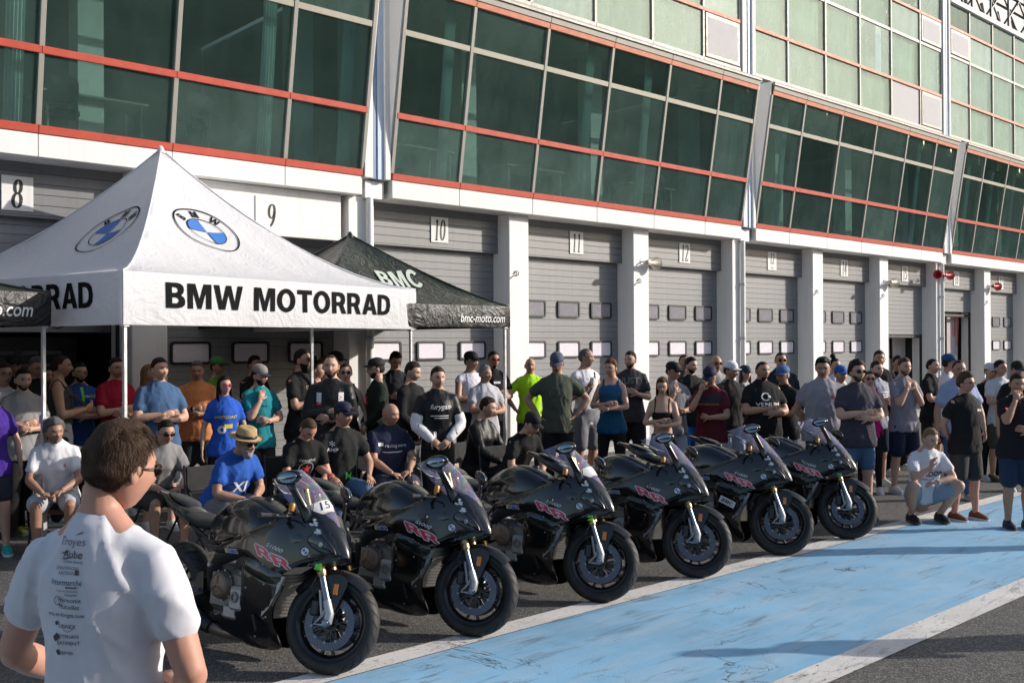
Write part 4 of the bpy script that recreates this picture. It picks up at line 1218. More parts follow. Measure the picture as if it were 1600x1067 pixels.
    for x, z in ((1.515,.695),(1.42,.665),(1.30,.625)):
        w = yfair(x, z)-.012; un.append([Vector((x, u*w, z)) for u in np.linspace(-1, 1, 5)])
    pt('nose_underside', MB().rings(un, False, closed=False), MCARB)
    # ---- cockpit and windscreen
    pt('dash_board', MB().bbox((1.10,-.10,.90),(1.14,.10,1.0),.01, M=None), MCARB)
    pt('cockpit_shell', loftx(cat_secs([(1.10,.86,.14,.06),(1.2,.88,.15,.07),(1.30,.88,.12,.06)], 2), 14), MCARB)
    scn = []
    for i in range(9):
        t = i/8; x = 1.462-.422*t; z = .862+.368*t-.05*(t-.5)**2*1.2+.026*math.sin(math.pi*t)
        w = .045+.125*math.sin(math.pi*min(1, .05+t*.68))-.05*max(0, t-.6)**1.3*2.0
        scn.append([Vector((x-.11*(abs(u)**2.2)*(.6+.6*t), u*w, z-.075*abs(u)**2)) for u in np.linspace(-1, 1, 17)])
    sm_ = MB(); sm_.rings(scn, False, closed=False)
    inner = [[p+Vector((-.004, 0, -.004)) for p in r] for r in scn]; 
    screen = pt('windscreen', sm_, MSCR, True)
    pt('screen_trim', MB().tube([r[0] for r in scn], .004, 6).tube([r[-1] for r in scn], .004, 6).tube(scn[0], .005, 6), MMAT)
    # ---- mirrors, folded back
    for s in (-1, 1):
        mr = part('mirror', L, (1.25, s*.20, 1.06 if s < 0 else .95), (0, 0, 0) if s < 0 else (.5, .5, 0))
        link('mirror_stalk', MB().tube([(.06,-s*.05,-.15),(.03,-s*.01,-.06),(-.01,s*.03,.03),(-.04,s*.05,.085)], [.034,.028,.024,.030], 8, flat=.6).mesh('mirror_stalk', MG, True), mr)
        Mm = Matrix.Translation((-.045, s*.055, .105)) @ Matrix.Rotation(R(28 if s < 0 else -20), 4, 'Z') @ Matrix.Rotation(R(-14), 4, 'Y')
        link('mirror_housing', MB().ellips((0,0,0), (.084,.028,.046), 20, 10, Mm).mesh('mirror_housing', MG, True), mr)
        link('mirror_glass', MB().ellips((-.004, s*.024, 0), (.062,.010,.033), 20, 8, Mm).mesh('mirror_glass', MMIR, True), mr)
    # ---- black card with white edge on the dash
    cm_ = Matrix.Translation((1.02,-.10,1.085)) @ Matrix.Rotation(R(16), 4, 'Y') @ Matrix.Rotation(R(-14), 4, 'Z')
    cd = pt('paper_card', MB().prism([(-.10,-.04),(.09,-.055),(.10,.05),(-.07,.055)], -.0015, .0015, axis='z', M=cm_), MWP)
    pt('paper_card_print', MB().prism([(-.088,-.033),(.082,-.046),(.091,.042),(-.064,.046)], .002, .003, axis='z', M=cm_), MCARB)
    # ---- side stand
    pt('side_stand', MB().tube([(.60,.14,.25),(.50,.24,.11),(.46,.29,.035)], [.012,.011,.010], 8).cbox((.46,.295,.034),(.08,.04,.01)), MSILV)
    # ---- decals
    bvs = bvh_of(fm_[-1].data); D_ = Vector((0, 1, 0))
    def dec(name, vf, x, z, rot, mat, off, sc=1.0, cuts=3, ml=.03, bv=None):
        c, s = math.cos(R(rot)), math.sin(R(rot))
        vf = subdiv(vf, cuts, ml)
        v, f = project(vf, bv or bvs, lambda p: Vector((x+(p.x*c-p.y*s)*sc, -.6, z+(p.x*s+p.y*c)*sc)), D_, off)
        if f: link(name, MB().add(v, f).mesh(name, mat, fix=False), L)
    rr = block_text('RR', .02)
    rr = ([Vector((p.x*1.35+p.y*-.55*1, p.y, 0)) for p in rr[0]], rr[1])
    def fat(vf, k):      # a backing plate for an outlined logo
        v, f = vf; return v, f
    RL = [[(-.14,.052),(-.015,.048),(.012,.036),(.018,.020),(.0,.010),(.028,-.012),(-.012,-.012),(-.032,.008),(-.052,.008),(-.040,-.012),(-.078,-.012)]]
    def rr_poly(grow):
        P = []
        for ox in (0, .125):
            base = [(-.150,.052),(-.035,.052),(-.012,.042),(-.010,.026),(-.026,.012),(.020,-.040),(-.020,-.040),(-.058,.006),(-.070,.006),(-.056,-.040),(-.090,-.040)]
            cx = sum(p[0] for p in base)/len(base); cy = sum(p[1] for p in base)/len(base)
            P.append([(ox+cx+(p[0]-cx)*(1+grow*1.0), .6*(cy-.035*(ox > 0)+(p[1]-cy)*(1+grow*1.8))) for p in base])
        return P
    RRL = block_text('RR', .10); RRL = ([Vector((p.x*.165-p.y*.060, p.y*.054-(.012 if p.x > 0 else 0), 0)) for p in RRL[0]], RRL[1])
    for q, (ox, oz) in enumerate(((.0055,0),(-.0055,0),(0,.0055),(0,-.0055),(.004,.004),(-.004,-.004))):
        dec('logo_outline', ([p+Vector((ox,oz,0)) for p in RRL[0]], RRL[1]), 1.095, .675, -13, MWP, .0014+.00015*q, 1, 2, .04)
    dec('logo', RRL, 1.095, .675, -13, MREDP, .0036, 1, 3, .03)
    hole = [(-.090,.0235),(-.040,.0235),(-.035,.018),(-.042,.0125),(-.085,.0125)]
    for ox, oz in ():
        dec('logo_eye', fill2d([[(p[0]+ox, p[1]+oz) for p in hole]]), 1.115, .705, -11, MG, .0046, 1.28, 1, .05)
    dec('lettering', text_mesh('S1000', .032, .0008, .3, 1.6), 1.105, .728, -15, MWP, .002, 1, 1, .03)
    for vf, ck in ((annulus(0, .030, 32, 0, 360, 2), 'w'), (annulus(.024, .030, 32), 'k2'), (annulus(0,.017,10,90,180,2), 'b'), (annulus(0,.017,10,270,360,2), 'b')):
        dec('badge', vf, 1.305, .725, 0, {'w': MWP, 'k2': MCARB, 'b': MBLP}[ck], {'w': .0018, 'k2': .003, 'b': .0032}[ck], 1, 1, .03)
    def rect(w, h): return ([Vector((-w/2,-h/2,0)), Vector((w/2,-h/2,0)), Vector((w/2,h/2,0)), Vector((-w/2,h/2,0))], [(0,1,2,3)])
    dec('sticker', rect(.128,.028), .735, .668, 2, MWP, .0018, 1, 3, .04)
    dec('sticker', rect(.120,.022), .735, .668, 2, MBLP, .0026, 1, 3, .04)
    dec('sticker', rect(.026,.020), .688, .6665, 2, MYEL, .0034, 1, 1, .04)
    dec('lettering', text_mesh('MICHELIN', .0185, .0006, .15), .750, .668, 2, MWP, .0036, 1, 1, .03)
    rr_ = random.Random(5); sq = []
    for k in range(7):
        cx, cy = (rr_.random()-.5)*.05, .030-.010*k
        sq.append([(cx-.5*.03+.012*k+rr_.random()*.006, cy+.006), (cx+.6*.03+.012*k, cy+.008), (cx+.5*.03+.012*k, cy-.005), (cx-.4*.03+.012*k, cy-.007)])
    for k, q in enumerate(sq): dec('sticker', fill2d([q]), 1.30, .895, -22, MWP, .002+.0003*k, 1.0, 1, .03)
    dec('lettering', text_mesh('M', .05, .002, .2), 1.02, .605, 0, MWP, .002, 1, 1, .03)
    for k_, (bx_, bz_) in enumerate(((.93,.16),(.62,.14),(1.06,.30),(.90,.46),(1.05,.50),(1.20,.64),(.70,.69),(1.33,.70))):
        hit = (bvs if bz_ > .6 else bvh_of([c for c in L.children if c.name.startswith('lower_fairing')][0].data)).ray_cast(Vector((bx_, -.6, bz_)), D_)
        if hit[0] is not None: pt('fairing_bolt', MB().lathe([(0,-.003),(.0055,-.003),(.0065,.0),(.0065,.004)], 10, Matrix.Translation(hit[0])), MSILV)
    # throttle and brake cables behind the screen
    for q in range(3): pt('cable', MB().tube([(1.06,-.20+.03*q,.90),(1.12,-.14+.02*q,.97+.015*q),(1.18,-.06,.93),(1.20,-.03,.84)], .005, 6), MCARB, True)
    # ---- front end, turned on the steering axis
    rake = R(23.5); ax = Vector((-math.sin(rake), 0, math.cos(rake))); A0 = Vector((1.404, 0, .30))
    Fr = part('front_end', L, tuple(A0))
    F0 = -A0
    def fp(name, mb, mat, sm=35):
        m = mb.mesh(name, mat, sm); m.transform(Matrix.Translation(F0)); return link(name, m, Fr)
    Fr_w = wheel('front_wheel', .300, .12, .215, Fr, tuple(Vector((1.441,0,.300))-A0), True)
    up_ = ax
    for s in (-1, 1):
        b0 = Vector((1.441, s*.098, .30)); 
        base = Vector((1.455, s*.105, .34))
        fp('fork_slider', MB().tube([base+up_*.03, base+up_*.30], .0215, 16), MSTEEL)
        fp('fork_tube', MB().tube([base+up_*.245, base+up_*.26, base+up_*.29, base+up_*.36, base+up_*.80], [.027,.031,.031,.0265,.0265], 16), MGOLD)
        fp('axle_bracket', MB().tube([base+up_*.10, base+up_*.02, b0], [.026,.029,.030], 12).tube([base+up_*.07, base+Vector((-.05,0,.0)), Vector((1.36,s*.10,.285)), b0+Vector((-.01,0,-.012))], [.011,.010,.010,.011], 8).tube([base+Vector((-.055,0,.005)), base+up_*.16+Vector((-.03,0,0))], .010, 8), MSILV)
        fp('axle_nut', MB().lathe([(0,s*.135),(.014,s*.135),(.016,s*.13),(.024,s*.128),(.026,s*.10)], 18, Matrix.Translation((1.441,0,.30))), MSTEEL)
        fp('brake_caliper', MB().bbox((1.315,s*.075-.035,.33),(1.375,s*.075+.035,.43),.012), MMAT)
        fp('brake_line', MB().tube([(1.34,s*.10,.43),(1.31,s*.13,.50),(1.34,s*.13,.58),(1.30,s*.12,.70)], .0045, 6), MCARB)
        # clip-on bar, grip, levers
        fp('handlebar', MB().tube([(1.12,s*.12,.90),(1.05,s*.22,.885),(1.00,s*.34,.87)], .012, 8), MMAT)
        fp('grip', MB().tube([(1.035,s*.25,.88),(1.03,s*.26,.88),(.995,s*.36,.866),(.99,s*.375,.865)], [.019,.0165,.0165,.02], 10), MCARB)
        fp('lever', MB().tube([(1.06,s*.22,.90),(1.12,s*.27,.885),(1.10,s*.38,.87)], [.008,.007,.006], 6), MCARB)
        fp('reservoir', MB().lathe([(0,0),(.020,0),(.020,.04),(.016,.048),(0,.048)], 14, Matrix.Translation((1.10,s*.17,.93)), axis='z'), paint('amber_reservoir', (.45,.18,.02), .25, coat=.5) if s < 0 else MCARB)
    fp('triple_clamp', MB().bbox((1.06,-.15,.885),(1.16,.15,.915),.01).bbox((1.17,-.15,.66),(1.28,.15,.70),.01), MMAT)
    fp('front_axle', MB().tube([(1.441,-.11,.30),(1.441,.11,.30)], .012, 12), MSTEEL)
    # mudguard: shell over the tyre with side wings
    fe = []
    for i in range(15):
        a = R(48+100*i/14)
        rr2 = .325; hw = .068 + .014*math.sin(math.pi*i/14)
        ring = []
        for u in np.linspace(-1, 1, 11):
            dr = -.055*abs(u)**3 - (.05 if abs(u) > .95 and 4 < i < 12 else 0)
            ring.append(Vector((1.441+(rr2+dr)*math.cos(a), u*hw, .30+(rr2+dr)*math.sin(a))))
        fe.append(ring)
    mm = MB().rings(fe, False, closed=False); mm.rings([[p+Vector((0,0,-.004)) for p in r] for r in fe], False, closed=False)
    fp('mudguard', mm, MMAT, 60)
    for s in (-1, 1):
        fp('mudguard_wing', MB().prism(smooth_loop([(1.36,.57),(1.46,.60),(1.53,.56),(1.50,.47),(1.47,.37),(1.43,.38),(1.40,.48)]), s*.084, s*.090), MMAT)
        fp('reflector', MB().bbox((1.455-.016, min(s*.090,s*.099), .47),(1.455+.016, max(s*.090,s*.099), .535),.003), MORG)
    return T, L, Fr, ax
BIKE, BODY, FRONT, AXIS = make_bike()
LEANB = R(8.5)
BODY.rotation_euler = (-LEANB, 0, 0)      # top leans to the bike's left
bikes = []
BL_ = ['nearest black sports motorcycle, white number 15 plate on its screen, beside the man in white',
       'second black sports motorcycle from the left, with plain clear screen and orange fork reflector',
       'third sports motorcycle from the left, lime fork tag and blank white plate on its screen',
       'fourth sports motorcycle from the left, left of the one with the BMC sticker',
       'black sports motorcycle with a white BMC sticker on its lower fairing',
       'farthest black sports motorcycle at the right end of the row, lime tag on its fork']
BPX = [(508,1052,-34,-24), (735,993,-34,-21), (932,940,-34,-23), (1083,902,-34,-23), (1216,867,-34,-23), (1320,842,-33,-23)]
def set_steer(fr, deg):
    fr.matrix_local = Matrix.Translation(Vector((1.404, 0, .30))) @ Matrix.Rotation(R(deg), 4, AXIS)
for i, (px, py, yaw, st) in enumerate(BPX):
    o = BIKE if i == 0 else copy_tree(BIKE)
    o['label'] = BL_[i]
    g_ = gp(px, py)
    h = Vector((math.cos(R(yaw)), math.sin(R(yaw)), 0))
    o.location = g_ - h*1.441; o.rotation_euler = (0, 0, R(yaw))
    bd = [c for c in o.children if c.name.startswith('body')][0]
    fr = [c for c in bd.children if c.name.startswith('front_end')][0]
    set_steer(fr, -st)
    bikes.append((o, bd, fr))
# individual marks
def fork_tag(fr):
    m = MB().bbox((1.31,-.150,.60),(1.355,-.128,.665),.004).mesh('fork_tag', MGRN); m.transform(Matrix.Translation(-Vector((1.404,0,.30))))
    link('fork_tag', m, fr)
for i in (0, 2, 5): fork_tag(bikes[i][2])
def screen_plate(bd, num):
    scr = [c for c in bd.children if c.name.startswith('windscreen')][0]
    bv = bvh_of(scr.data); d = Vector((-.62, .0, -.78)).normalized()
    hexa = [(-.055,.04),(.055,.04),(.07,0),(.045,-.05),(-.045,-.05),(-.07,0)]
    for k, (sc2, mt) in enumerate(((1.12, MWP), (1.05, paint('gold_print', (.55,.28,.06), .4)), (.97, MWP))):
        vf = subdiv(fill2d([[(p[0]*sc2, p[1]*sc2) for p in hexa]]), 3, .03)
        v, f = project(vf, bv, lambda p: Vector((1.31, -.030+p.x, 1.0)) + Vector((-.72,0,.58))*p.y*1.0 - d*.3, d, .003+k*.0012)
        if f: link('number_plate', MB().add(v, f).mesh('number_plate', mt, fix=False), bd)
    if num:
        vf = subdiv(text_mesh(num, .085, .003, .15), 1, .03)
        v, f = project(vf, bv, lambda p: Vector((1.31, -.030+p.x, 1.0)) + Vector((-.72,0,.58))*p.y - d*.3, d, .0075)
        if f: link('number', MB().add(v, f).mesh('number', MINK, fix=False), bd)
screen_plate(bikes[0][1], '15'); screen_plate(bikes[2][1], '')
bd = bikes[4][1]
lof = [c for c in bd.children if c.name.startswith('lower_fairing')][0]
bvl = bvh_of(lof.data)
def decal_low(vf, x, z, rot, mat, off):
    c, s = math.cos(R(rot)), math.sin(R(rot)); vf = subdiv(vf, 2, .03)
    v, f = project(vf, bvl, lambda p: Vector((x+p.x*c-p.y*s, -.6, z+p.x*s+p.y*c)), Vector((0,1,0)), off)
    if f: link('sticker', MB().add(v, f).mesh('sticker', mat, fix=False), bd)
decal_low(([Vector(p) for p in ((-.08,-.032,0),(.08,-.032,0),(.08,.032,0),(-.08,.032,0))], [(0,1,2,3)]), .985, .46, -22, MWP, .002)
_b = block_text('BMC', .1); decal_low(([Vector((p.x*.042+p.y*.012, p.y*.034, 0)) for p in _b[0]], _b[1]), .985, .46, -22, MINK, .0034)
# ------------------------------------------------------------------ people
def cloth(name, c, rough=.85, wr=.5):
    key = ('cloth', name, c)
    if key in MC: return MC[key]
    t = NT(name); v = t.coord()
    base = t.mix(t.noise(v, 6, 4), tuple(x*.86 for x in c), tuple(min(1, x*1.1) for x in c))
    t.p(Base_Color=base, Roughness=rough)
    t.b.inputs['Specular IOR Level'].default_value = .22
    w = t.math('ADD', t.noise(t.coord(scale=(1,1,.55)), 7, 1.2, .5, 1.2), t.math('MULTIPLY', t.noise(v, 420, 1), .02))
    t.bump(w, wr, .03); MC[key] = t.mat; return t.mat
def skin_mat(name, c, hairc=(.02,.015,.01), stubble=.0):
    """skin whose face marks (brows, eyes, lips, stubble, painted socket shade) sit at fixed places of the head"""
    key = ('skin', name, hairc, stubble)
    if key in MC: return MC[key]
    t = NT(name)
    at = t.n('Attribute', attribute_name='head_place'); sp = t.n('SeparateXYZ'); t.set(sp.inputs[0], at.outputs['Vector'])
    X, Y, Z = sp.outputs; AY = t.math('ABSOLUTE', Y)
    v = t.coord(); nz = t.noise(v, 30, 4)
    base = t.mix(nz, tuple(x*.88 for x in c), tuple(min(1, x*1.08) for x in c))
    front = t.math('GREATER_THAN', X, .02)
    def ell(cy, cz, ry, rz, soft=.35):
        a = t.math('DIVIDE', t.math('SUBTRACT', AY, cy), ry); b = t.math('DIVIDE', t.math('SUBTRACT', Z, cz), rz)
        d = t.math('ADD', t.math('MULTIPLY', a, a), t.math('MULTIPLY', b, b))
        return t.math('MULTIPLY', t.ramp(d, [(1-soft, 1), (1.0, 0)]), front)
    cheek = ell(.040, -.035, .028, .024, .9)
    base = t.mix(t.math('MULTIPLY', cheek, .35), base, (c[0]*1.05, c[1]*.72, c[2]*.66))
    if stubble:
        sb = t.math('MULTIPLY', ell(.0, -.085, .066, .045, .4), stubble)
        base = t.mix(sb, base, tuple(a*.55+b*.45 for a, b in zip(hairc, c)))
    base = t.mix(t.math('MULTIPLY', ell(.0, -.068, .024, .0075), .75), base, (c[0]*.62, c[1]*.32, c[2]*.30))
    base = t.mix(ell(.0, -.068, .022, .0016), base, (.05,.02,.015))
    base = t.mix(t.math('MULTIPLY', ell(.033, .006, .022, .015, .8), .42), base, tuple(x*.45 for x in c))  # shade of the eye sockets, painted into the skin colour
    base = t.mix(ell(.032, .003, .0125, .0046), base, (.36,.34,.33))
    base = t.mix(ell(.032, .003, .0058, .0052), base, (.03,.02,.015))
    base = t.mix(ell(.032, .0095, .015, .0022), base, (.03,.02,.015))
    base = t.mix(t.math('MULTIPLY', ell(.034, .0235, .0205, .0056), .9), base, hairc)
    t.p(Base_Color=base, Roughness=.52)
    t.b.inputs['Subsurface Weight'].default_value = .06
    t.b.inputs['Subsurface Radius'].default_value = (.012, .005, .003)
    t.bump(t.noise(v, 120, 3), .08, .002)
    MC[key] = t.mat; return t.mat
def hair_mat(c):
    key = ('hair', c)
    if key in MC: return MC[key]
    t = NT('hair'); v = t.coord(scale=(1,1,.25))
    n = t.noise(v, 90, 4, .7)
    t.p(Base_Color=t.mix(n, tuple(x*.35 for x in c), tuple(min(1, x*1.1) for x in c)), Roughness=.6)
    t.b.inputs['Specular IOR Level'].default_value = .18
    t.bump(n, .8, .01); MC[key] = t.mat; return t.mat
SK = {'f': (.50,.30,.215), 'm': (.40,.225,.15), 't': (.33,.175,.115), 'd': (.22,.115,.075), 'r': (.48,.25,.18)}
HC = {'m': (.060,.034,.020), 'k': (.010,.008,.007), 'b': (.035,.020,.012), 'c': (.09,.05,.026), 'l': (.26,.16,.075), 'g': (.28,.27,.26), 's': (.13,.125,.12), 'r': (.13,.035,.015), 'w': (.5,.5,.49)}

def head_r(d):
    """radius of the head surface along unit direction d (head frame: x face, y left, z up, z=0 at the eyes)"""
    x, y, z = d
    ax, ay, az = (.100 if x > 0 else .100), .0775, (.112 if z > 0 else .120)
    r = 1/math.sqrt((x/ax)**2+(y/ay)**2+(z/az)**2)
    P = Vector((x*r, y*r, z*r))
    # jaw: narrower and shorter towards the chin, flat throat behind
    if P.z < -.02:
        t = min(1, (-.02-P.z)/.10)
        P.y *= 1-.24*t
        if P.x < .02: P.z += .045*t*min(1, (.02-P.x)/.06)
        if P.x < 0: P.x *= 1-.20*t
    if P.x > 0:                              # face plane
        P.x = min(P.x, .094+.10*0) if abs(P.y) < .03 else P.x
        g = lambda cy, cz, sy, sz: math.exp(-((abs(P.y)-cy)/sy)**2-((P.z-cz)/sz)**2)
        P.x += .027*g(0,-.030,.011,.014) + .013*g(0,-.006,.009,.022)          # nose
        P.x -= .012*g(.031,.004,.016,.012)                                       # eye sockets
        P.x += .006*g(.026,.028,.030,.008)                                       # brow
        P.x += .006*g(0,-.064,.020,.007)+.006*g(0,-.075,.017,.006)-.004*g(0,-.0695,.03,.0022)
        P.x += .009*g(0,-.105,.022,.014)                                         # chin
        P.x += .004*g(.042,-.030,.020,.020)                                      # cheek bones
    return P
_hd = None
def head_grid(nu=36, nv=26):
    D = []
    for i in range(nv+1):
        th = math.pi*i/nv; th = min(max(th, .04), math.pi-.04)
        for j in range(nu):
            a = 2*math.pi*j/nu
            # more rings on the face
            a2 = a - .32*math.sin(a)
            D.append(Vector((math.sin(th)*math.cos(a2), math.sin(th)*math.sin(a2), -math.cos(th))))
    F_ = [(i*nu+j, i*nu+(j+1) % nu, (i+1)*nu+(j+1) % nu, (i+1)*nu+j) for i in range(nv) for j in range(nu)]
    F_ += [tuple(range(nu))[::-1], tuple(nv*nu+j for j in range(nu))]
    return D, F_
HD, HF = head_grid()
HP = [head_r(d) for d in HD]
def sm(a, b, x):
    t = min(1, max(0, (x-a)/(b-a))); return t*t*(3-2*t)
def shell(mask, thick, seed, rough=.25):
    """hair or beard as a skin lifted off the head where mask is 1"""
    V_ = []
    for d, p in zip(HD, HP):
        m = mask(p); n = p.normalized(); m2 = mask(p, .036)
        nz = noise.noise(p*38+Vector((seed*3.1, 0, 0)))
        q = p + n*(-.010*(1-m) + m*thick(p)*(.30+.70*m2)*(1+rough*nz))
        V_.append(q)
    return V_
def hair_mask(style):
    def f(p, wide=.008):
        if style in ('bald',): return 0
        # hairline: high at the forehead, in front of the ear, low at the nape
        if p.x > .045: line = .070 - (.0 if style != 'recede' else -.018) - .012*(abs(p.y)/.05)
        elif p.x > -.005: line = .062 - .075*sm(.045, -.005, p.x)*1.0
        else: line = -.013 - .052*sm(-.005, -.05, p.x)
        if p.x > 0 and abs(p.y) < .05: line = max(line, .069 if style != 'recede' else .082)
        line += .007*noise.noise(p*60)
        if -.02 < p.x < .02 and abs(p.y) > .05: line = min(line, -.004)
        return sm(line-.006, line+wide, p.z)
    return f

def make_mesh(lofts, voxel, name, smooth_it=2, factor=.5):
    """union of closed lofts as one continuous skin"""
    me = bpy.data.meshes.new(name); m = MB()
    for l in lofts: m.add(l.v, l.f)
    me.from_pydata(m.v, [], m.f)
    bm = bmesh.new(); bm.from_mesh(me); bmesh.ops.recalc_face_normals(bm, faces=bm.faces[:]); bm.to_mesh(me); bm.free()
    o = bpy.data.objects.new('tmp', me); col.objects.link(o)
    r = o.modifiers.new('r', 'REMESH'); r.mode = 'VOXEL'; r.voxel_size = voxel
    s = o.modifiers.new('s', 'SMOOTH'); s.iterations = smooth_it; s.factor = factor
    dg = bpy.context.evaluated_depsgraph_get()
    out = bpy.data.meshes.new_from_object(o.evaluated_get(dg))
    bpy.data.objects.remove(o); bpy.data.meshes.remove(me)
    out.name = name
    return out
def oval(pts, ra, rb, up=(0,1,0), n=14, flat0=False):
    """closed tube with separate radii: ra along up, rb across"""
    m = MB(); pts = [Vector(p) for p in pts]; rr = []
    for i, p in enumerate(pts):
        d = (pts[min(i+1, len(pts)-1)]-pts[max(i-1, 0)]).normalized()
        u = Vector(up); a = (u-d*u.dot(d)).normalized(); b = d.cross(a)
        rr.append([p+a*ra[i]*math.cos(2*math.pi*k/n)+b*rb[i]*math.sin(2*math.pi*k/n) for k in range(n)])
    # rounded ends
    def cap(i, sgn):
        d = (pts[1]-pts[0]).normalized() if i == 0 else (pts[-1]-pts[-2]).normalized()
        if i == 0 and flat0: return [pts[0]+d*sgn*.004+(q-pts[0])*.93 for q in rr[0]]
        c = pts[i] + d*sgn*min(ra[i], rb[i])*.55
        return [c+(q-pts[i])*.5 for q in rr[i]]
    rr = [cap(0, -1)]+rr+[cap(-1, 1)]
    m.rings(rr); return m

ARMS = {   # elbow, wrist, hand direction, for the right arm (y negative) in the upright torso frame
 'down': ((-.01,-.255,1.13),(.05,-.275,.88),(.1,-.05,-1)),
 'cross_r': ((.10,-.235,1.155),(.215,.0,1.20),(.02,1,.08)),
 'cross_l': ((.10,-.235,1.125),(.255,.0,1.135),(-.30,1,.22)),
 'hips': ((-.04,-.40,1.17),(.02,-.215,1.00),(.45,.6,-.5)),
 'behind': ((-.10,-.27,1.14),(-.16,-.10,.98),(0,1,-.3)),
 'clasp': ((.04,-.255,1.13),(.20,-.06,.95),(.25,.6,-.5)),
 'chin': ((.16,-.17,1.13),(.165,-.06,1.37),(-.1,.35,1)),
 'face': ((.20,-.19,1.24),(.165,-.08,1.47),(-.15,.3,1)),
 'phone': ((.04,-.25,1.14),(.26,-.10,1.20),(.5,.5,.3)),
 'pocket': ((-.05,-.285,1.15),(.02,-.215,.95),(.2,.1,-1)),
 'cup': ((.02,-.25,1.13),(.20,-.12,1.28),(.4,.3,.6)),
}
def mir(p): return (p[0], -p[1], p[2])
def hand(P, W, D, N, s, curl=.5, sc=1.0):
    """palm and five fingers rooted at wrist W, pointing D, palm facing N"""
    D = Vector(D).normalized(); N = Vector(N); N = (N-D*N.dot(D)).normalized(); S = D.cross(N)*s
    m = MB()
    k = sc
    m.tube([W-D*.03*k, W+D*.01*k, W+D*.05*k, W+D*.088*k], [.026*k,.031*k,.040*k,.036*k], 10, up=S, flat=.42)
    for i, (o, l) in enumerate(((.029,.068),(.010,.077),(-.010,.071),(-.028,.056))):
        p = W+D*.082*k+S*o*k; pts = [p-D*.01]; d = D+S*o*1.5; d.normalize(); c = curl*(1+.12*i)
        for j, f in enumerate((.42,.33,.25)):
            d = (d*math.cos(c*.75)+N*math.sin(c*.75)).normalized()
            p = p+d*l*f*k; pts.append(p)
        m.tube(pts, [.0098*k,.0092*k,.0082*k,.006*k], 6)
    p = W+D*.028*k+S*.030*k; d = (D*.62+S*.75+N*.25).normalized(); pts = [W+D*.012*k+S*.012*k, p]
    for f in (.034,.028):
        p = p+d*f*k; pts.append(p); d = (d+D*.35+N*.2).normalized()
    m.tube(pts, [.014*k,.0125*k,.0105*k,.008*k], 6)
    return m

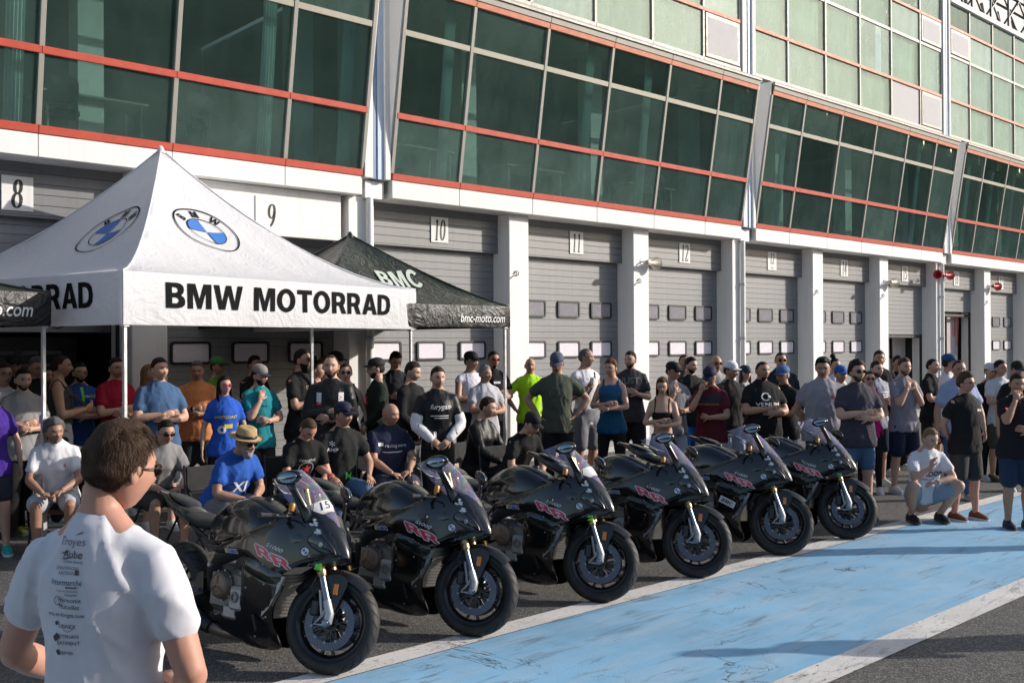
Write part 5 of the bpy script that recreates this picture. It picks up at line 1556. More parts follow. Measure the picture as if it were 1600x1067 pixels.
PCOUNT = [0]
def person(px, Z, ytop=None, h=None, face=0, pose='down', top=('tee', (.3,.3,.3)), bot=('long', (.03,.03,.035)), hair=('short','b'), skin='m', fat=1.0, head=(0, 0), extras=(), shoes=(.5,.5,.5), label='', lean=0, sit=None, beard=None, sex='m', voxel=.015, prints=(), loc=None, name='person', legs=None, neck=(0,0), hs=1.0, cat='person', group=None, low=False):
    """one standing, seated or crouching figure; face 0 looks at the camera, + turns to picture right"""
    seed = PCOUNT[0]; PCOUNT[0] += 1; rng = random.Random(seed*17+5)
    hat = any(e[0] in ('cap', 'straw') for e in extras)
    if loc is None: loc = pz(px, Z)
    stand_h = h
    if h is None:
        h = 2.0-(ytop-hor(px))*Z/FPX - (.015 if hat else 0)
        if sit: h = 1.76
    k = h/1.775; wf = fat if sex == 'm' else fat*.93
    T = thing(name, label, cat, loc, R(-90+face), group)
    # ---------- torso frame
    hipz = .93*k
    if sit == 'chair': Mt = Matrix.Translation((0,0,-.40*k)) @ Matrix.Translation((0,0,hipz)) @ Matrix.Rotation(R(lean), 4, 'Y') @ Matrix.Translation((0,0,-hipz))
    elif sit == 'crouch': Mt = Matrix.Translation((-.08,0,-.64*k)) @ Matrix.Translation((0,0,hipz)) @ Matrix.Rotation(R(lean), 4, 'Y') @ Matrix.Translation((0,0,-hipz))
    else: Mt = Matrix.Translation((0,0,hipz)) @ Matrix.Rotation(R(lean), 4, 'Y') @ Matrix.Translation((0,0,-hipz))
    def t_(p): return Mt @ Vector((p[0]*k, p[1]*k*(.55+.45*wf), p[2]*k))
    sw = .162*k*(1 if sex == 'm' else .90)*(.72+.28*wf)
    belly = max(0, fat-1)*.16
    fem = sex == 'f'
    # torso stations: height, half width, half depth, forward shift
    TS = [(.80,.150+.012*fem,.105,-.005),(.90,.168+.010*fem,.118,-.008),(1.0,.150-.008*fem,.108+belly*.7,.0+belly*.25),(1.10,.142-.014*fem,.104+belly*.8,.006+belly*.3),(1.22,.158-.012*fem,.116+belly*.45,.010+belly*.2),(1.31,.172-.012*fem,.122+.016*fem,.010+.010*fem),(1.39,.165-.014*fem,.108,.0),(1.445,.128-.012*fem,.082,-.008),(1.485,.088,.066,-.012),(1.512,.068,.058,-.010)]
    def torso(g, z0=.80, z1=1.515, hem=0.0, drop=0):
        pts, ra, rb = [], [], []
        for z, a, b, x in TS:
            if z < z0-.001 or z > z1+.001: continue
            lo = hem*max(0, (1.15-z)/.35)
            pts.append(t_((x, 0, z))); ra.append((a*wf+g+lo)*k); rb.append((b*(.6+.4*wf)+g+lo*.8)*k)
        return oval(pts, ra, rb, up=Mt.to_3x3() @ Vector((0,1,0)), n=20, flat0=g > 0)
    # ---------- arms
    am = {'cross': ('cross_r','cross_l'), 'down': ('down','down'), 'hips': ('hips','hips'), 'behind': ('behind','behind'), 'clasp': ('clasp','clasp'), 'chin': ('chin','cross_l'), 'face': ('face','cross_l'), 'phone': ('phone','phone'), 'pocket': ('pocket','pocket'), 'hip_r': ('hips','down'), 'cup': ('cup','down'), 'chin_h': ('chin','phone'), 'pocket_r': ('pocket','face'), 'pray': ('chin','chin')}
    J = {}
    for s, key in ((-1, 0), (1, 1)):
        sh = t_((-.005, 0, 1.418)) + Mt.to_3x3() @ Vector((0, s*sw, 0))
        if isinstance(pose, str):
            e, w, hd = ARMS[am[pose][key]]
            if s > 0: e, w, hd = mir(e), mir(w), mir(hd)
            e = Vector((e[0]+belly*.3, e[1], e[2])); w = Vector((w[0]+belly*.75+(.0 if pose not in ('cross',) else .0), w[1], w[2]))
            E, W, Dh = t_(e), t_(w), Mt.to_3x3() @ Vector(hd)
        else:
            E, W, Dh = [Vector(q) for q in pose[key]]
            E, W = E*k, W*k
        # keep bone lengths human
        lu = .295*k; d = (E-sh); E = sh+d.normalized()*lu
        lf = .255*k; d = (W-E); L_ = d.length; 
        if L_ > lf*1.12 or L_ < lf*.75: W = E+d.normalized()*lf
        J[s] = (sh, E, W, Dh)
    # ---------- legs
    if sit == 'chair': LG = {s: (Vector((.0, s*.10*k, .50*k)), Vector((.43*k, s*(.15)*k, .51*k)), Vector((.40*k, s*.15*k, .09*k))) for s in (-1, 1)}
    elif sit == 'crouch': LG = {s: (Vector((-.08, s*.10*k, .28*k)), Vector((.30*k, s*.27*k, .47*k)), Vector((.02*k, s*.17*k, .10*k))) for s in (-1, 1)}
    else:
        st = rng.uniform(.0, .05); LG = {s: (Vector((0, s*.093*k, .90*k)), Vector((.02+s*st*.3, s*(.098+st*.5)*k, .49*k)), Vector((-.01+s*st*.6, s*(.10+st)*k, .085*k))) for s in (-1, 1)}
    if legs: LG.update(legs)
    # ---------- body skin
    bl = [torso(0)]
    nb = t_((-.012,0,1.48)); hc = t_((.020,neck[0],1.650+neck[1])); 
    bl.append(oval([nb, nb*.5+t_((.0,0,1.57))*.5, t_((.004,0,1.60))], [.066*k*(.8+.2*wf),.057*k*hs*(.8+.2*wf),.056*k*hs*(.8+.2*wf)], [.064*k,.058*k*hs,.060*k*hs]))
    for s in (-1, 1):
        sh, E, W, Dh = J[s]; f_ = (.75+.25*wf)*(.86 if fem else 1)
        mid = sh*.5+E*.5
        bl.append(oval([t_((-.012,s*.015,1.525)), t_((-.012,s*.065,1.475)), sh+Vector((0,-s*.03,.012))], [.045*k,.045*k,.042*k], [.046*k,.046*k,.042*k], up=(1,0,0)))
        ins = sh + (t_((0,0,1.40))-sh)*.30
        bl.append(oval([ins, sh, mid, E], [x*k*f_ for x in (.050,.056,.050,.040)], [x*k*f_ for x in (.048,.053,.047,.039)], up=(0,0,1) if abs((E-sh).normalized().z) < .9 else (1,0,0)))
        m1 = E*.68+W*.32
        bl.append(oval([E, m1, W*.8+E*.2, W], [x*k*f_ for x in (.041,.045,.032,.029)], [x*k*f_ for x in (.041,.042,.028,.024)], up=(0,0,1)))
        H_, K_, A_ = LG[s]
        if not low:
            lg = (.8+.2*wf)
            bl.append(oval([H_, H_*.5+K_*.5, K_], [x*k*lg for x in (.086,.076,.058)], [x*k*lg for x in (.088,.076,.060)], up=(0,1,0)))
            bk = (K_-A_).normalized().cross(Vector((0,1,0)))
            cf = K_*.68+A_*.32 + Vector((-.018*k, 0, 0))
            bl.append(oval([K_, cf, A_*.8+K_*.2, A_], [x*k*lg for x in (.055,.056,.038,.036)], [x*k*lg for x in (.057,.060,.040,.040)], up=(0,1,0)))
            bl.append(oval([A_, A_+Vector((.06*k,0,-.045*k)), A_+Vector((.12*k,0,-.055*k))], [.036*k,.038*k,.035*k], [.036*k,.028*k,.02*k], up=(0,1,0)))
    me = make_mesh(bl, voxel, 'body', 2)
    Vb = [v.co.copy() for v in me.vertices]; Fb = [tuple(p.vertices) for p in me.polygons]
    hpv = [(0,0,-9.0)]*len(Vb)
    bpy.data.meshes.remove(me)
    # head
    hy, hp_ = head
    Mh = Matrix.Translation(hc) @ (Mt.to_3x3().to_4x4() if not sit else Matrix.Rotation(R(lean*.5), 4, 'Y')) @ Matrix.Rotation(R(hy), 4, 'Z') @ Matrix.Rotation(R(hp_), 4, 'Y') @ Matrix.Diagonal((k*hs*.99*(1 if not fem else .95),)*3+(1,))
    fw = 1+.06*(wf-1)*2
    b = len(Vb); Vb += [Mh @ Vector((p.x, p.y*fw, p.z)) for p in HP]; hpv += [tuple(p) for p in HP]; Fb += [tuple(i+b for i in f) for f in HF]
    ex = MB()
    for s in (-1, 1):
        Me = Mh @ Matrix.Translation((-.006, s*.078*fw, -.012)) @ Matrix.Rotation(R(-14*s), 4, 'Z')
        ex.ellips((0,0,0), (.019,.008,.032), 10, 6, Me); ex.ellips((.006,s*.006,.012), (.012,.006,.018), 8, 5, Me)
        sh, E, W, Dh = J[s]
        if isinstance(pose, str): Nn = Mt.to_3x3() @ Vector((-1, 0, 0)) if am[pose][0 if s < 0 else 1] not in ('down','pocket','hips') else Vector((0,-s,0))
        else: Nn = Vector((0,-s*.5,-1))
        hm = hand(None, W, Dh, Nn, s, .28 if pose in ('cross','hips','down') else .6, k*(1 if not fem else .9)); ex.add(hm.v, hm.f)
    b = len(Vb); Vb += ex.v; hpv += [(0,0,-9.0)]*len(ex.v); Fb += [tuple(i+b for i in f) for f in ex.f]
    me = bpy.data.meshes.new('body'); me.from_pydata([tuple(v) for v in Vb], [], Fb)
    at = me.attributes.new('head_place', 'FLOAT_VECTOR', 'POINT'); at.data.foreach_set('vector', [c for p in hpv for c in p])
    hcol = HC[hair[1]]
    me.materials.append(skin_mat('skin', SK[skin], tuple(x*.8 for x in hcol), .0 if fem else (.55 if beard in ('stubble','full') else .22)))
    shade(me); body = link('body', me, T)
    # ---------- hair, beard
    style = hair[0]
    def add_shell(nm, mask, thick, mat, sd):
        V_ = shell(mask, thick, sd); m_ = MB(); m_.add([Mh @ Vector((p.x, p.y*fw, p.z)) for p in V_], HF); return link(nm, m_.mesh(nm, mat, True, fix=False), T)
    if style != 'bald':
        thk = {'short': lambda p: .003+.014*sm(.02,.09,p.z)+.004*sm(.0,.07,p.x), 'buzz': lambda p: .0035, 'recede': lambda p: .006, 'mid': lambda p: .010+.018*sm(.0,.1,p.z), 'long': lambda p: .016+.008*sm(.02,.1,p.z), 'bun': lambda p: .012, 'pony': lambda p: .010, 'curly': lambda p: .024+.014*sm(.02,.1,p.z)}[style]
        add_shell('hair', hair_mask('recede' if style == 'recede' else 'x'), (lambda p: .006+0*p.z) if hat else thk, hair_mat(hcol), seed)
        if voxel < .01:
            rg = random.Random(3); st = MB(); mk = hair_mask('x'); n_s = 0
            while n_s < 9000:
                d = Vector((rg.gauss(0,1), rg.gauss(0,1), rg.gauss(0,1))).normalized(); p = head_r(d)
                if rg.random() > mk(p): continue
                n_s += 1; n = p.normalized(); th = thk(p)*(.75+.45*noise.noise(p*30))
                q = p + n*(th-.004)
                cl_ = noise.noise(p*22)*2.2
                flow = Vector((.55*(1 if p.z > .05 else -.15), .25*math.sin(cl_*2)+p.y*3, -1.0 if p.z < .07 else -.25)) + Vector((cl_*.25, noise.noise(p*25+Vector((9,9,9)))*.6, 0))
                flow = (flow - n*flow.dot(n)).normalized(); sd = n.cross(flow)*rg.uniform(.0006,.0011)
                L_ = rg.uniform(.018,.038)*(1 if p.z > -.01 else .6); up0 = rg.uniform(.0, .005)
                pts = [q, q+flow*L_*.5+n*up0*.9, q+flow*L_+n*(up0-.004-.30*L_*L_/.1)]
                q3 = [Mh @ Vector((a.x, a.y*fw, a.z)) for a in pts]; s3 = Mh.to_3x3() @ sd
                st.add([q3[0]-s3, q3[0]+s3, q3[1]+s3*.8, q3[1]-s3*.8, q3[2]+s3*.15, q3[2]-s3*.15], [(0,1,2,3),(3,2,4,5)])
            ho = link('hair_strands', st.mesh('hair_strands', hair_mat(tuple(x*1.25 for x in hcol)), True, fix=False), T); ho['kind'] = 'stuff'
        if style in ('long',):
            lm = MB(); Ln = rng.uniform(.24,.30)
            cols = 15; rows = 8; vs = []
            for j in range(rows):
                t = j/(rows-1)
                for i in range(cols):
                    a = R(68+224*i/(cols-1)); rr = .086+.016*math.sin(t*2.4)+.006*noise.noise(Vector((i*.9, t*3, seed)))
                    vs.append(Mh @ Vector((rr*math.cos(a)*1.05-.012*t, rr*math.sin(a)*.98, .045-t*Ln)))
            lm.add(vs, [(j*cols+i, j*cols+i+1, (j+1)*cols+i+1, (j+1)*cols+i) for j in range(rows-1) for i in range(cols-1)])
            o_ = lm.build('long_hair', hair_mat(hcol), T, True)
            sd_ = o_.modifiers.new('t', 'SOLIDIFY'); sd_.thickness = .022*k
        if style == 'bun':
            MB().ellips((-.05,0,.150), (.045,.045,.042), 14, 9, Mh).build('hair_bun', hair_mat(hcol), T, True)
        if style in ('pony', 'mid') and fem:
            MB().tube([Mh @ Vector(p) for p in ((-.085,0,.03),(-.12,0,.0),(-.125,0,-.08),(-.11,0,-.15))], [.02,.028,.026,.010], 10).build('pony_tail', hair_mat(hcol), T, True)
    if beard == 'full' or beard == 'long' or beard == 'goatee':
        bt = .0045 if beard == 'full' else (.022 if beard == 'long' else .0045)
        def bm_(p, wide=0):
            if p.x < -.005: return 0
            up_ = -.036-.016*sm(.03,.08,p.x) if abs(p.y) > .026 else -.054
            up_ += .008*noise.noise(p*55)
            if beard == 'goatee' and abs(p.y) > .032: return 0
            mouth = 1-math.exp(-(p.y/.026)**2-((p.z+.069)/.010)**2)*1.15
            return sm(up_+.006, up_-.008, p.z)*mouth*sm(-.005,.012,p.x)
        bc = HC['g'] if beard == 'long' else hcol
        if style == 'bald' and beard != 'long': bc = HC[hair[1]]
        add_shell('beard', bm_, lambda p: bt*(.6+1.0*sm(-.06,-.12,p.z)), hair_mat(tuple(x*1.5+.012 for x in bc) if beard != 'long' or hair[1] in 'gs' else tuple(x*1.2 for x in hcol)), seed+50)
    # ---------- clothes
    vx = max(voxel*1.35, .009)
    kind, colr = top[0], top[1]
    g = {'tee': .018, 'polo': .018, 'tank': .010, 'crop': .006, 'long': .016, 'jacket': .024, 'suit': .018, 'shirt': .022, 'vest': .008}[kind]
    hem = {'tee': .036, 'polo': .032, 'tank': .024, 'crop': 0, 'long': .014, 'jacket': .01, 'suit': 0, 'shirt': .024, 'vest': .0}[kind]
    z0 = {'crop': 1.10, 'suit': .90}.get(kind, .80)
    if sit: z0 = max(z0, .90)
    z1 = {'tank': 1.39, 'crop': 1.31, 'vest': 1.485}.get(kind, 1.512)
    cl = [torso(g, z0, z1, hem)]
    if kind in ('tank',):
        for s in (-1, 1): cl.append(oval([t_((.07,s*.085,1.33)), t_((.045,s*.095,1.44)), t_((-.02,s*.095,1.475)), t_((-.075,s*.085,1.38))], [.026*k]*4, [.021*k]*4, up=(0,1,0)))
    sl = {'tee': .62, 'polo': .66, 'shirt': .70, 'long': 1.9, 'jacket': 1.9, 'suit': 1.95}.get(kind, 0)
    if kind == 'vest': sl = .16
    rolled = any(e[0] == 'rolled' for e in extras)
    for s in (-1, 1):
        if not sl: continue
        sh, E, W, Dh = J[s]; f_ = (.75+.25*wf)*(.86 if fem else 1)
        cl.append(oval([t_((-.012,s*.045,1.475)), t_((-.010,s*.09,1.452)), sh+Mt.to_3x3() @ Vector((0,-s*.01,.008*k))], [.050*k,.052*k,.052*k], [.050*k,.054*k,.052*k], up=(1,0,0)))
        ins = sh + (t_((0,0,1.40))-sh)*.45
        up_ = (0,0,1) if abs((E-sh).normalized().z) < .9 else (1,0,0)
        if sl <= 1:
            e1 = sh.lerp(E, sl); fl = {'tee': .024 if voxel > .01 else .012, 'polo': .020, 'shirt': .028, 'vest': .010}[kind]
            cl.append(oval([ins, sh, sh.lerp(E, sl*.5), e1], [(.050*f_+.008)*k,(.054*f_+.010)*k,(.052*f_+.016)*k,(.048*f_+fl)*k], [(.048*f_+.008)*k,(.051*f_+.010)*k,(.050*f_+.014)*k,(.046*f_+fl*.9)*k], up=up_))
        else:
            gg = .012 if kind == 'long' else .020
            cl.append(oval([ins, sh, sh.lerp(E,.5), E], [(.052*f_+gg)*k,(.060*f_+gg)*k,(.052*f_+gg)*k,(.043*f_+gg)*k], [(.052*f_+gg)*k,(.058*f_+gg)*k,(.050*f_+gg)*k,(.042*f_+gg)*k], up=up_))
            if not rolled or True:
                e2 = E.lerp(W, sl-1)
                cl.append(oval([E, E.lerp(W,.35), e2], [(.043*f_+gg)*k,(.044*f_+gg)*k,(.030*f_+gg*.8)*k], [(.043*f_+gg)*k,(.043*f_+gg)*k,(.028*f_+gg*.8)*k], up=(0,0,1)))
    sm_ = make_mesh(cl, vx, 'shirt', 2 if voxel > .01 else 4)
    # folds
    co = np.empty(len(sm_.vertices)*3); sm_.vertices.foreach_get('co', co); co = co.reshape(-1, 3)
    no = np.empty(len(sm_.vertices)*3); sm_.vertices.foreach_get('normal', no); no = no.reshape(-1, 3)
    ph = rng.uniform(0, 6)
    amp = .0045 if kind not in ('suit','crop','vest') else .0015
    if voxel < .01: amp = .0034
    f1 = np.sin(co[:,2]*38+co[:,1]*22*np.sin(co[:,0]*9+ph)+ph)*.5 + np.sin(co[:,2]*19-co[:,1]*31+ph*2+3*np.sin(co[:,0]*14))*.6
    f2 = np.sin(co[:,1]*55+co[:,2]*11+ph)*np.clip((1.15*k-co[:,2])*3, 0, 1)
    rid = (1-np.abs(np.sin(co[:,2]*13+np.abs(co[:,1])*24+co[:,0]*7+ph+1.5*np.sin(co[:,1]*17+ph))))**3 + .8*(1-np.abs(np.sin(co[:,1]*21-co[:,2]*8+ph*1.7+1.2*np.sin(co[:,2]*12))))**4
    co += no*((f1*.7+f2*.8)*amp + (rid-.3)*amp*1.9)[:,None]
    sm_.vertices.foreach_set('co', co.ravel()); sm_.update()
    cm = cloth('cloth_'+kind, tuple(colr), .85 if kind not in ('suit',) else .42, .55)
    sm_.materials.clear(); sm_.materials.append(cm); shade(sm_)
    nm = {'tee':'t_shirt','polo':'polo_shirt','tank':'tank_top','crop':'crop_top','long':'long_sleeved_top','jacket':'jacket','suit':'leather_suit','shirt':'shirt','vest':'sleeveless_top'}[kind]
    so = link(nm, sm_, T)
    if kind == 'polo' or kind == 'shirt':
        m_ = MB(); pts = [t_((-.012+.068*math.cos(a), .072*math.sin(a), 1.512-.020*math.cos(a))) for a in np.linspace(.35, 2*math.pi-.35, 18)]
        m_.tube(pts, [.016*k]*18, 6, flat=.45, up=(0,0,1)); link('collar', m_.mesh('collar', cm, True), T)
    elif kind == 'tee' and voxel > .01:
        m_ = MB(); pts = [t_((-.011+.066*math.cos(a), .073*math.sin(a), 1.506-.020*math.cos(a))) for a in np.linspace(0, 2*math.pi, 20)]
        m_.tube(pts, [.0065*k]*20, 6, up=(0,0,1)); link('neckband', m_.mesh('neckband', cm, True), T)
    if kind in ('tank', 'crop'):
        bvb = bvh_of(me)
        for s in (-1, 1):
            pts = []
            for q in range(13):
                a = R(-28+236*q/12); dd = Mt.to_3x3() @ Vector((math.cos(a), s*.05, math.sin(a))).normalized()
                hit = bvb.ray_cast(t_((-.005, s*.088, 1.375))+dd*.35, -dd)
                if hit[0] is not None: pts.append(hit[0]+dd*.003)
            if len(pts) > 3: link('strap', MB().tube(pts, .017 if kind == 'tank' else .009, 6, flat=.4, up=Mt.to_3x3() @ Vector((0,1,0))).mesh('strap', cm, True), T)
    # bottoms
    if not low or True:
        bk, bc = bot
        pl = [oval([t_((-.005,0,.785)), t_((-.005,0,.86)), t_((-.005,0,.93)), t_((0,0,1.0))], [(.120*wf)*k]+[(.160*wf+.012)*k]*3, [(.098*(.6+.4*wf))*k]+[(.115*(.6+.4*wf)+.014)*k]*3, up=Mt.to_3x3() @ Vector((0,1,0)), n=18)]
        if sit: pl = [oval([Vector((-.06*k+LG[1][0].x,0,LG[1][0].z)), Vector((.04*k+LG[1][0].x,0,LG[1][0].z+.03)), t_((0,0,.99))], [(.165*wf+.012)*k]*3, [.105*k,.115*k,(.105*wf)*k], up=(0,1,0), n=18)]
        for s in (-1, 1):
            H_, K_, A_ = LG[s]; gg = {'long': .022, 'jean': .014, 'shorts': .026, 'leggings': .005, 'suit': .012, 'jshorts': .016, 'skirt': .04}[bk]; lg = (.8+.2*wf)
            if bk in ('shorts', 'jshorts'):
                e_ = H_.lerp(K_, .93 if bk == 'shorts' else .80)
                pl.append(oval([H_, H_.lerp(K_,.5), e_], [(.090*lg+gg*.6)*k,(.080*lg+gg)*k,(.066*lg+gg*1.2)*k], [(.094*lg+gg*.6)*k,(.082*lg+gg)*k,(.070*lg+gg*1.2)*k], up=(0,1,0)))
            else:
                pl.append(oval([H_, H_.lerp(K_,.5), K_], [(.090*lg+gg*.6)*k,(.078*lg+gg)*k,(.058*lg+gg)*k], [(.092*lg+gg*.6)*k,(.078*lg+gg)*k,(.060*lg+gg)*k], up=(0,1,0)))
                cf = K_*.68+A_*.32+Vector((-.012*k,0,0)); en = A_ + Vector((0,0,-.02))
                pl.append(oval([K_, cf, en], [(.058*lg+gg)*k,(.052*lg+gg)*k,(.036*lg+gg*1.3)*k], [(.060*lg+gg)*k,(.054*lg+gg)*k,(.040*lg+gg*1.3)*k], up=(0,1,0)))
        pmesh = make_mesh(pl, vx*1.1, 'trousers', 2)
        pmesh.materials.clear(); pmesh.materials.append(cloth('denim' if bk in ('jean','jshorts') else 'trouser_cloth', tuple(bc), .8 if bk != 'suit' else .4, .6)); shade(pmesh)
        link({'long':'trousers','jean':'jeans','shorts':'shorts','leggings':'leggings','suit':'leather_trousers','jshorts':'shorts','skirt':'skirt'}[bk], pmesh, T)
    # shoes
    if not low:
        for s in (-1, 1):
            A_ = LG[s][2]; x0, y0 = A_.x, A_.y; zb = A_.z-.085*k
            S_ = [(-.075,.036,.032,.052),(-.05,.058,.036,.056),(0,.062,.038,.060),(.06,.050,.043,.047),(.12,.038,.045,.036),(.165,.030,.036,.028),(.185,.022,.02,.018)]
            rr = []
            for (dx, zc, w_, h_) in S_:
                rr.append([Vector((x0+dx*k, y0+(w_*math.cos(2*math.pi*q/12))*k, zb+max(.016, zc+h_*math.sin(2*math.pi*q/12)*.9)*k)) for q in range(12)])
            sh_ = MB().rings(rr); link('shoe', sh_.mesh('shoe', cloth('shoe', tuple(shoes), .6, .2), True), T)
            sl_ = [(-.082,.030),(-.04,.038),(.02,.038),(.08,.046),(.13,.047),(.175,.034),(.192,.012)]
            lp = [(x0+a*k, y0+b*k) for a, b in sl_]+[(x0+a*k, y0-b*k) for a, b in sl_[::-1]]
            link('sole', MB().prism(lp, zb+.001, zb+.024*k, axis='z').mesh('sole', paint('sole_white', (.6,.6,.58), .6) if max(shoes) > .12 else paint('sole_dark', (.06,.06,.06), .7), False), T)
    # ---------- accessories
    for e in extras:
        if e[0] == 'cap':
            c_ = cloth('cap', tuple(e[1]), .7, .15); tilt = e[3] if len(e) > 3 else 0; back = e[2] if len(e) > 2 else 0
            Mc = Mh @ Matrix.Rotation(R(180 if back else 0), 4, 'Z') @ Matrix.Translation((-.004,0,.052)) @ Matrix.Rotation(R(4+tilt), 4, 'Y')
            prof = [(.0955,-.012),(.099,0),(.099,.022),(.090,.050),(.066,.074),(.030,.086),(.006,.089),(0,.094)]
            cr = MB(); n_ = 24; rr = []
            for r_, z_ in prof: rr.append([Mc @ Vector((r_*1.06*math.cos(2*math.pi*q/n_)-.002, r_*.86*fw*math.sin(2*math.pi*q/n_), z_)) for q in range(n_)])
            cr.rings(rr); link('cap', cr.mesh('cap', c_, True), T)
            br = MB(); up_ = []; dn = []
            for i in range(9):
                for j in range(5):
                    u = -1+2*i/8; v_ = j/4
                    x = .098*math.sqrt(max(0,1-(u*.78)**2))*1.04 + v_*.070*(1-.42*u*u); y = u*.072*fw
                    up_.append(Mc @ Vector((x, y, .004-.020*u*u-.010*v_))); dn.append(Mc @ Vector((x, y, -.001-.020*u*u-.010*v_)))
            fs = [(i*5+j, i*5+j+1, (i+1)*5+j+1, (i+1)*5+j) for i in range(8) for j in range(4)]
            br.add(up_+dn, fs+[tuple(q+45 for q in f[::-1]) for f in fs])
            link('cap_brim', br.mesh('cap_brim', cloth('cap', tuple(e[4]) if len(e) > 4 else tuple(e[1]), .7, .15), True), T)
            if len(e) > 5:
                bvc = bvh_of(T.children[-2].data); dd = (Mc.to_3x3() @ Vector((-1,0,0))).normalized()
                vf = text_mesh(e[5], .045, .001) if e[5] != 'o' else annulus(0,.020,20)
                mt = MWP if e[5] != 'o' else MREDP
                v, f = project(vf, bvc, lambda p: Mc @ Vector((.2, p.x*(1), .030+p.y)), dd, .0016)
                if f: link('cap_emblem', MB().add(v, f).mesh('cap_emblem', mt, fix=False), T)
        elif e[0] == 'straw':
            Mc = Mh @ Matrix.Translation((0,0,.058)) @ Matrix.Rotation(R(4), 4, 'Y') @ Matrix.Diagonal((1.08,.92,1,1))
            t = cloth('straw', (.42,.30,.15), .8, .9)
            link('straw_hat', MB().lathe([(.165,.004),(.155,-.004),(.10,.0),(.098,.03),(.090,.085),(.070,.100),(.03,.092),(0,.090)], 32, Mc, axis='z').mesh('straw_hat', t, True), T)
            link('hat_band', MB().lathe([(.1005,.004),(.1005,.030),(.098,.032)], 32, Mc, axis='z').mesh('hat_band', MMAT, True), T)
        elif e[0] in ('sun', 'glasses'):
            lc = e[1] if len(e) > 1 else (.01,.01,.012)
            dy, dz, dx = (0, 0, 0) if len(e) < 3 else e[2]
            Mg = Mh @ Matrix.Translation((dx, dy, dz))
            fr_ = MB()
            for s in (-1, 1):
                lp = [(.104-.010*abs(s*.034+.022*math.cos(q)*0)/.034*0 - .012*(max(0, abs(s*.034+.024*math.cos(q))-.03)/.03), s*.034*fw+.0245*math.cos(q), .001+.0165*math.sin(q)) for q in np.linspace(0, 2*math.pi, 17)[:-1]]
                if e[0] == 'sun':
                    lm_ = MB().rings([[Mg @ Vector(p) for p in lp], [Mg @ (Vector(p)+Vector((.004,0,0))) for p in lp]]); link('sunglass_lens', lm_.mesh('sunglass_lens', paint('lens_%.2f_%.2f' % (lc[0], lc[2]), lc, .06, .3, coat=1), 40), T)
                fr_.tube([Mg @ Vector(p) for p in lp+lp[:1]], .0018 if e[0] == 'glasses' else .0024, 5)
                fr_.tube([Mg @ Vector((.092,s*.058*fw,.006)), Mg @ Vector((.06,s*.080*fw,.006)), Mg @ Vector((-.005,s*.084*fw,-.002))], .002, 5)
            fr_.tube([Mg @ Vector((.106,-.012,.004)), Mg @ Vector((.108,0,.007)), Mg @ Vector((.106,.012,.004))], .002, 5)
            link('spectacle_frame', fr_.mesh('spectacle_frame', MMAT, True), T)
        elif e[0] == 'sleeves':
            for s in (-1, 1):
                sh, E, W, Dh = J[s]; a_ = sh.lerp(E, .62)
                w_ = make_mesh([oval([a_, a_.lerp(E,.6), E], [.075*k,.072*k,.068*k], [.073*k,.070*k,.066*k], up=(0,0,1)), oval([E, E.lerp(W,.4), E.lerp(W,.97)], [.068*k,.064*k,.048*k], [.067*k,.062*k,.046*k], up=(0,0,1))], .016, 'sleeve')
                w_.materials.clear(); w_.materials.append(cloth('white_leather', tuple(e[1]), .45, .3)); shade(w_); link('sleeve', w_, T)
        elif e[0] == 'watch':
            s = e[1]; sh, E, W, Dh = J[s]; d = (W-E).normalized()
            link('wristband', MB().tube([W-d*.035*k, W-d*.010*k], .036*k*(.85 if fem else 1), 14).mesh('wristband', cloth('strap', tuple(e[2]) if len(e) > 2 else (.01,.01,.012), .5, .1), 40), T)
        elif e[0] == 'cup':
            s = e[1]; sh, E, W, Dh = J[s]; c_ = W+Dh.normalized()*.08
            cp = link('paper_cup', MB().lathe([(0,-.04),(.027,-.04),(.036,.05),(.033,.05),(.025,-.03)], 16, Matrix.Translation(c_+Vector((.02,0,.02))), axis='z').mesh('paper_cup', MWP, 40), T)
        elif e[0] == 'strap':
            bvc = bvh_of(so.data); pts = []
            for q in np.linspace(0, 1, 14):
                o_ = t_((.6, e[1]*(.12-.26*q), 1.46-.42*q)); d = Mt.to_3x3() @ Vector((-1,0,0)); hit = bvc.ray_cast(o_, d)
                if hit[0] is not None: pts.append(hit[0]-d*.006)
            if len(pts) > 2: link('bag_strap', MB().tube(pts, .022, 6, flat=.2, up=(0,0,1)).mesh('bag_strap', cloth('strap_dark', (.03,.015,.012)), True), T)
    # ---------- prints on the clothes
    if prints:
        bvc = bvh_of(so.data)
        for (vf, mt, cy, cz, s_, back) in prints:
            vf = subdiv(vf, 3, .04/s_ if s_ > .2 else .3)
            sg = -1 if back else 1; d = Mt.to_3x3() @ Vector((-sg, 0, 0)); d.normalize()
            v, f = project(vf, bvc, lambda p: t_((sg*.6, sg*(cy + p.x*s_), cz + p.y*s_)), d, .0045)
            if f: link('shirt_print', MB().add(v, f).mesh('shirt_print', mt, fix=False), T)
    return T, Mt, J, so
def chair(loc, rz, label, hgt=.45):
    t = thing('folding_chair', label, 'chair', loc, rz)
    mc = paint('black_chair_fabric', (.015,.015,.016), .8); ms = paint('dark_tube', (.03,.03,.032), .4, .5)
    link('seat', MB().bbox((-.22,-.24,hgt-.03),(.22,.24,hgt),.012).mesh('seat', mc), t)
    link('backrest', MB().bbox((-.26,-.23,hgt+.16),(-.235,.23,hgt+.40),.01).mesh('backrest', mc), t)
    for s in (-1, 1):
        link('leg', MB().tube([(-.26,s*.24,hgt+.42),(-.22,s*.24,hgt-.02),(.24,s*.24,0)], .012, 8).mesh('leg', ms, True), t)
        link('leg', MB().tube([(.22,s*.22,hgt-.02),(-.24,s*.22,0)], .012, 8).mesh('leg', ms, True), t)
    return t
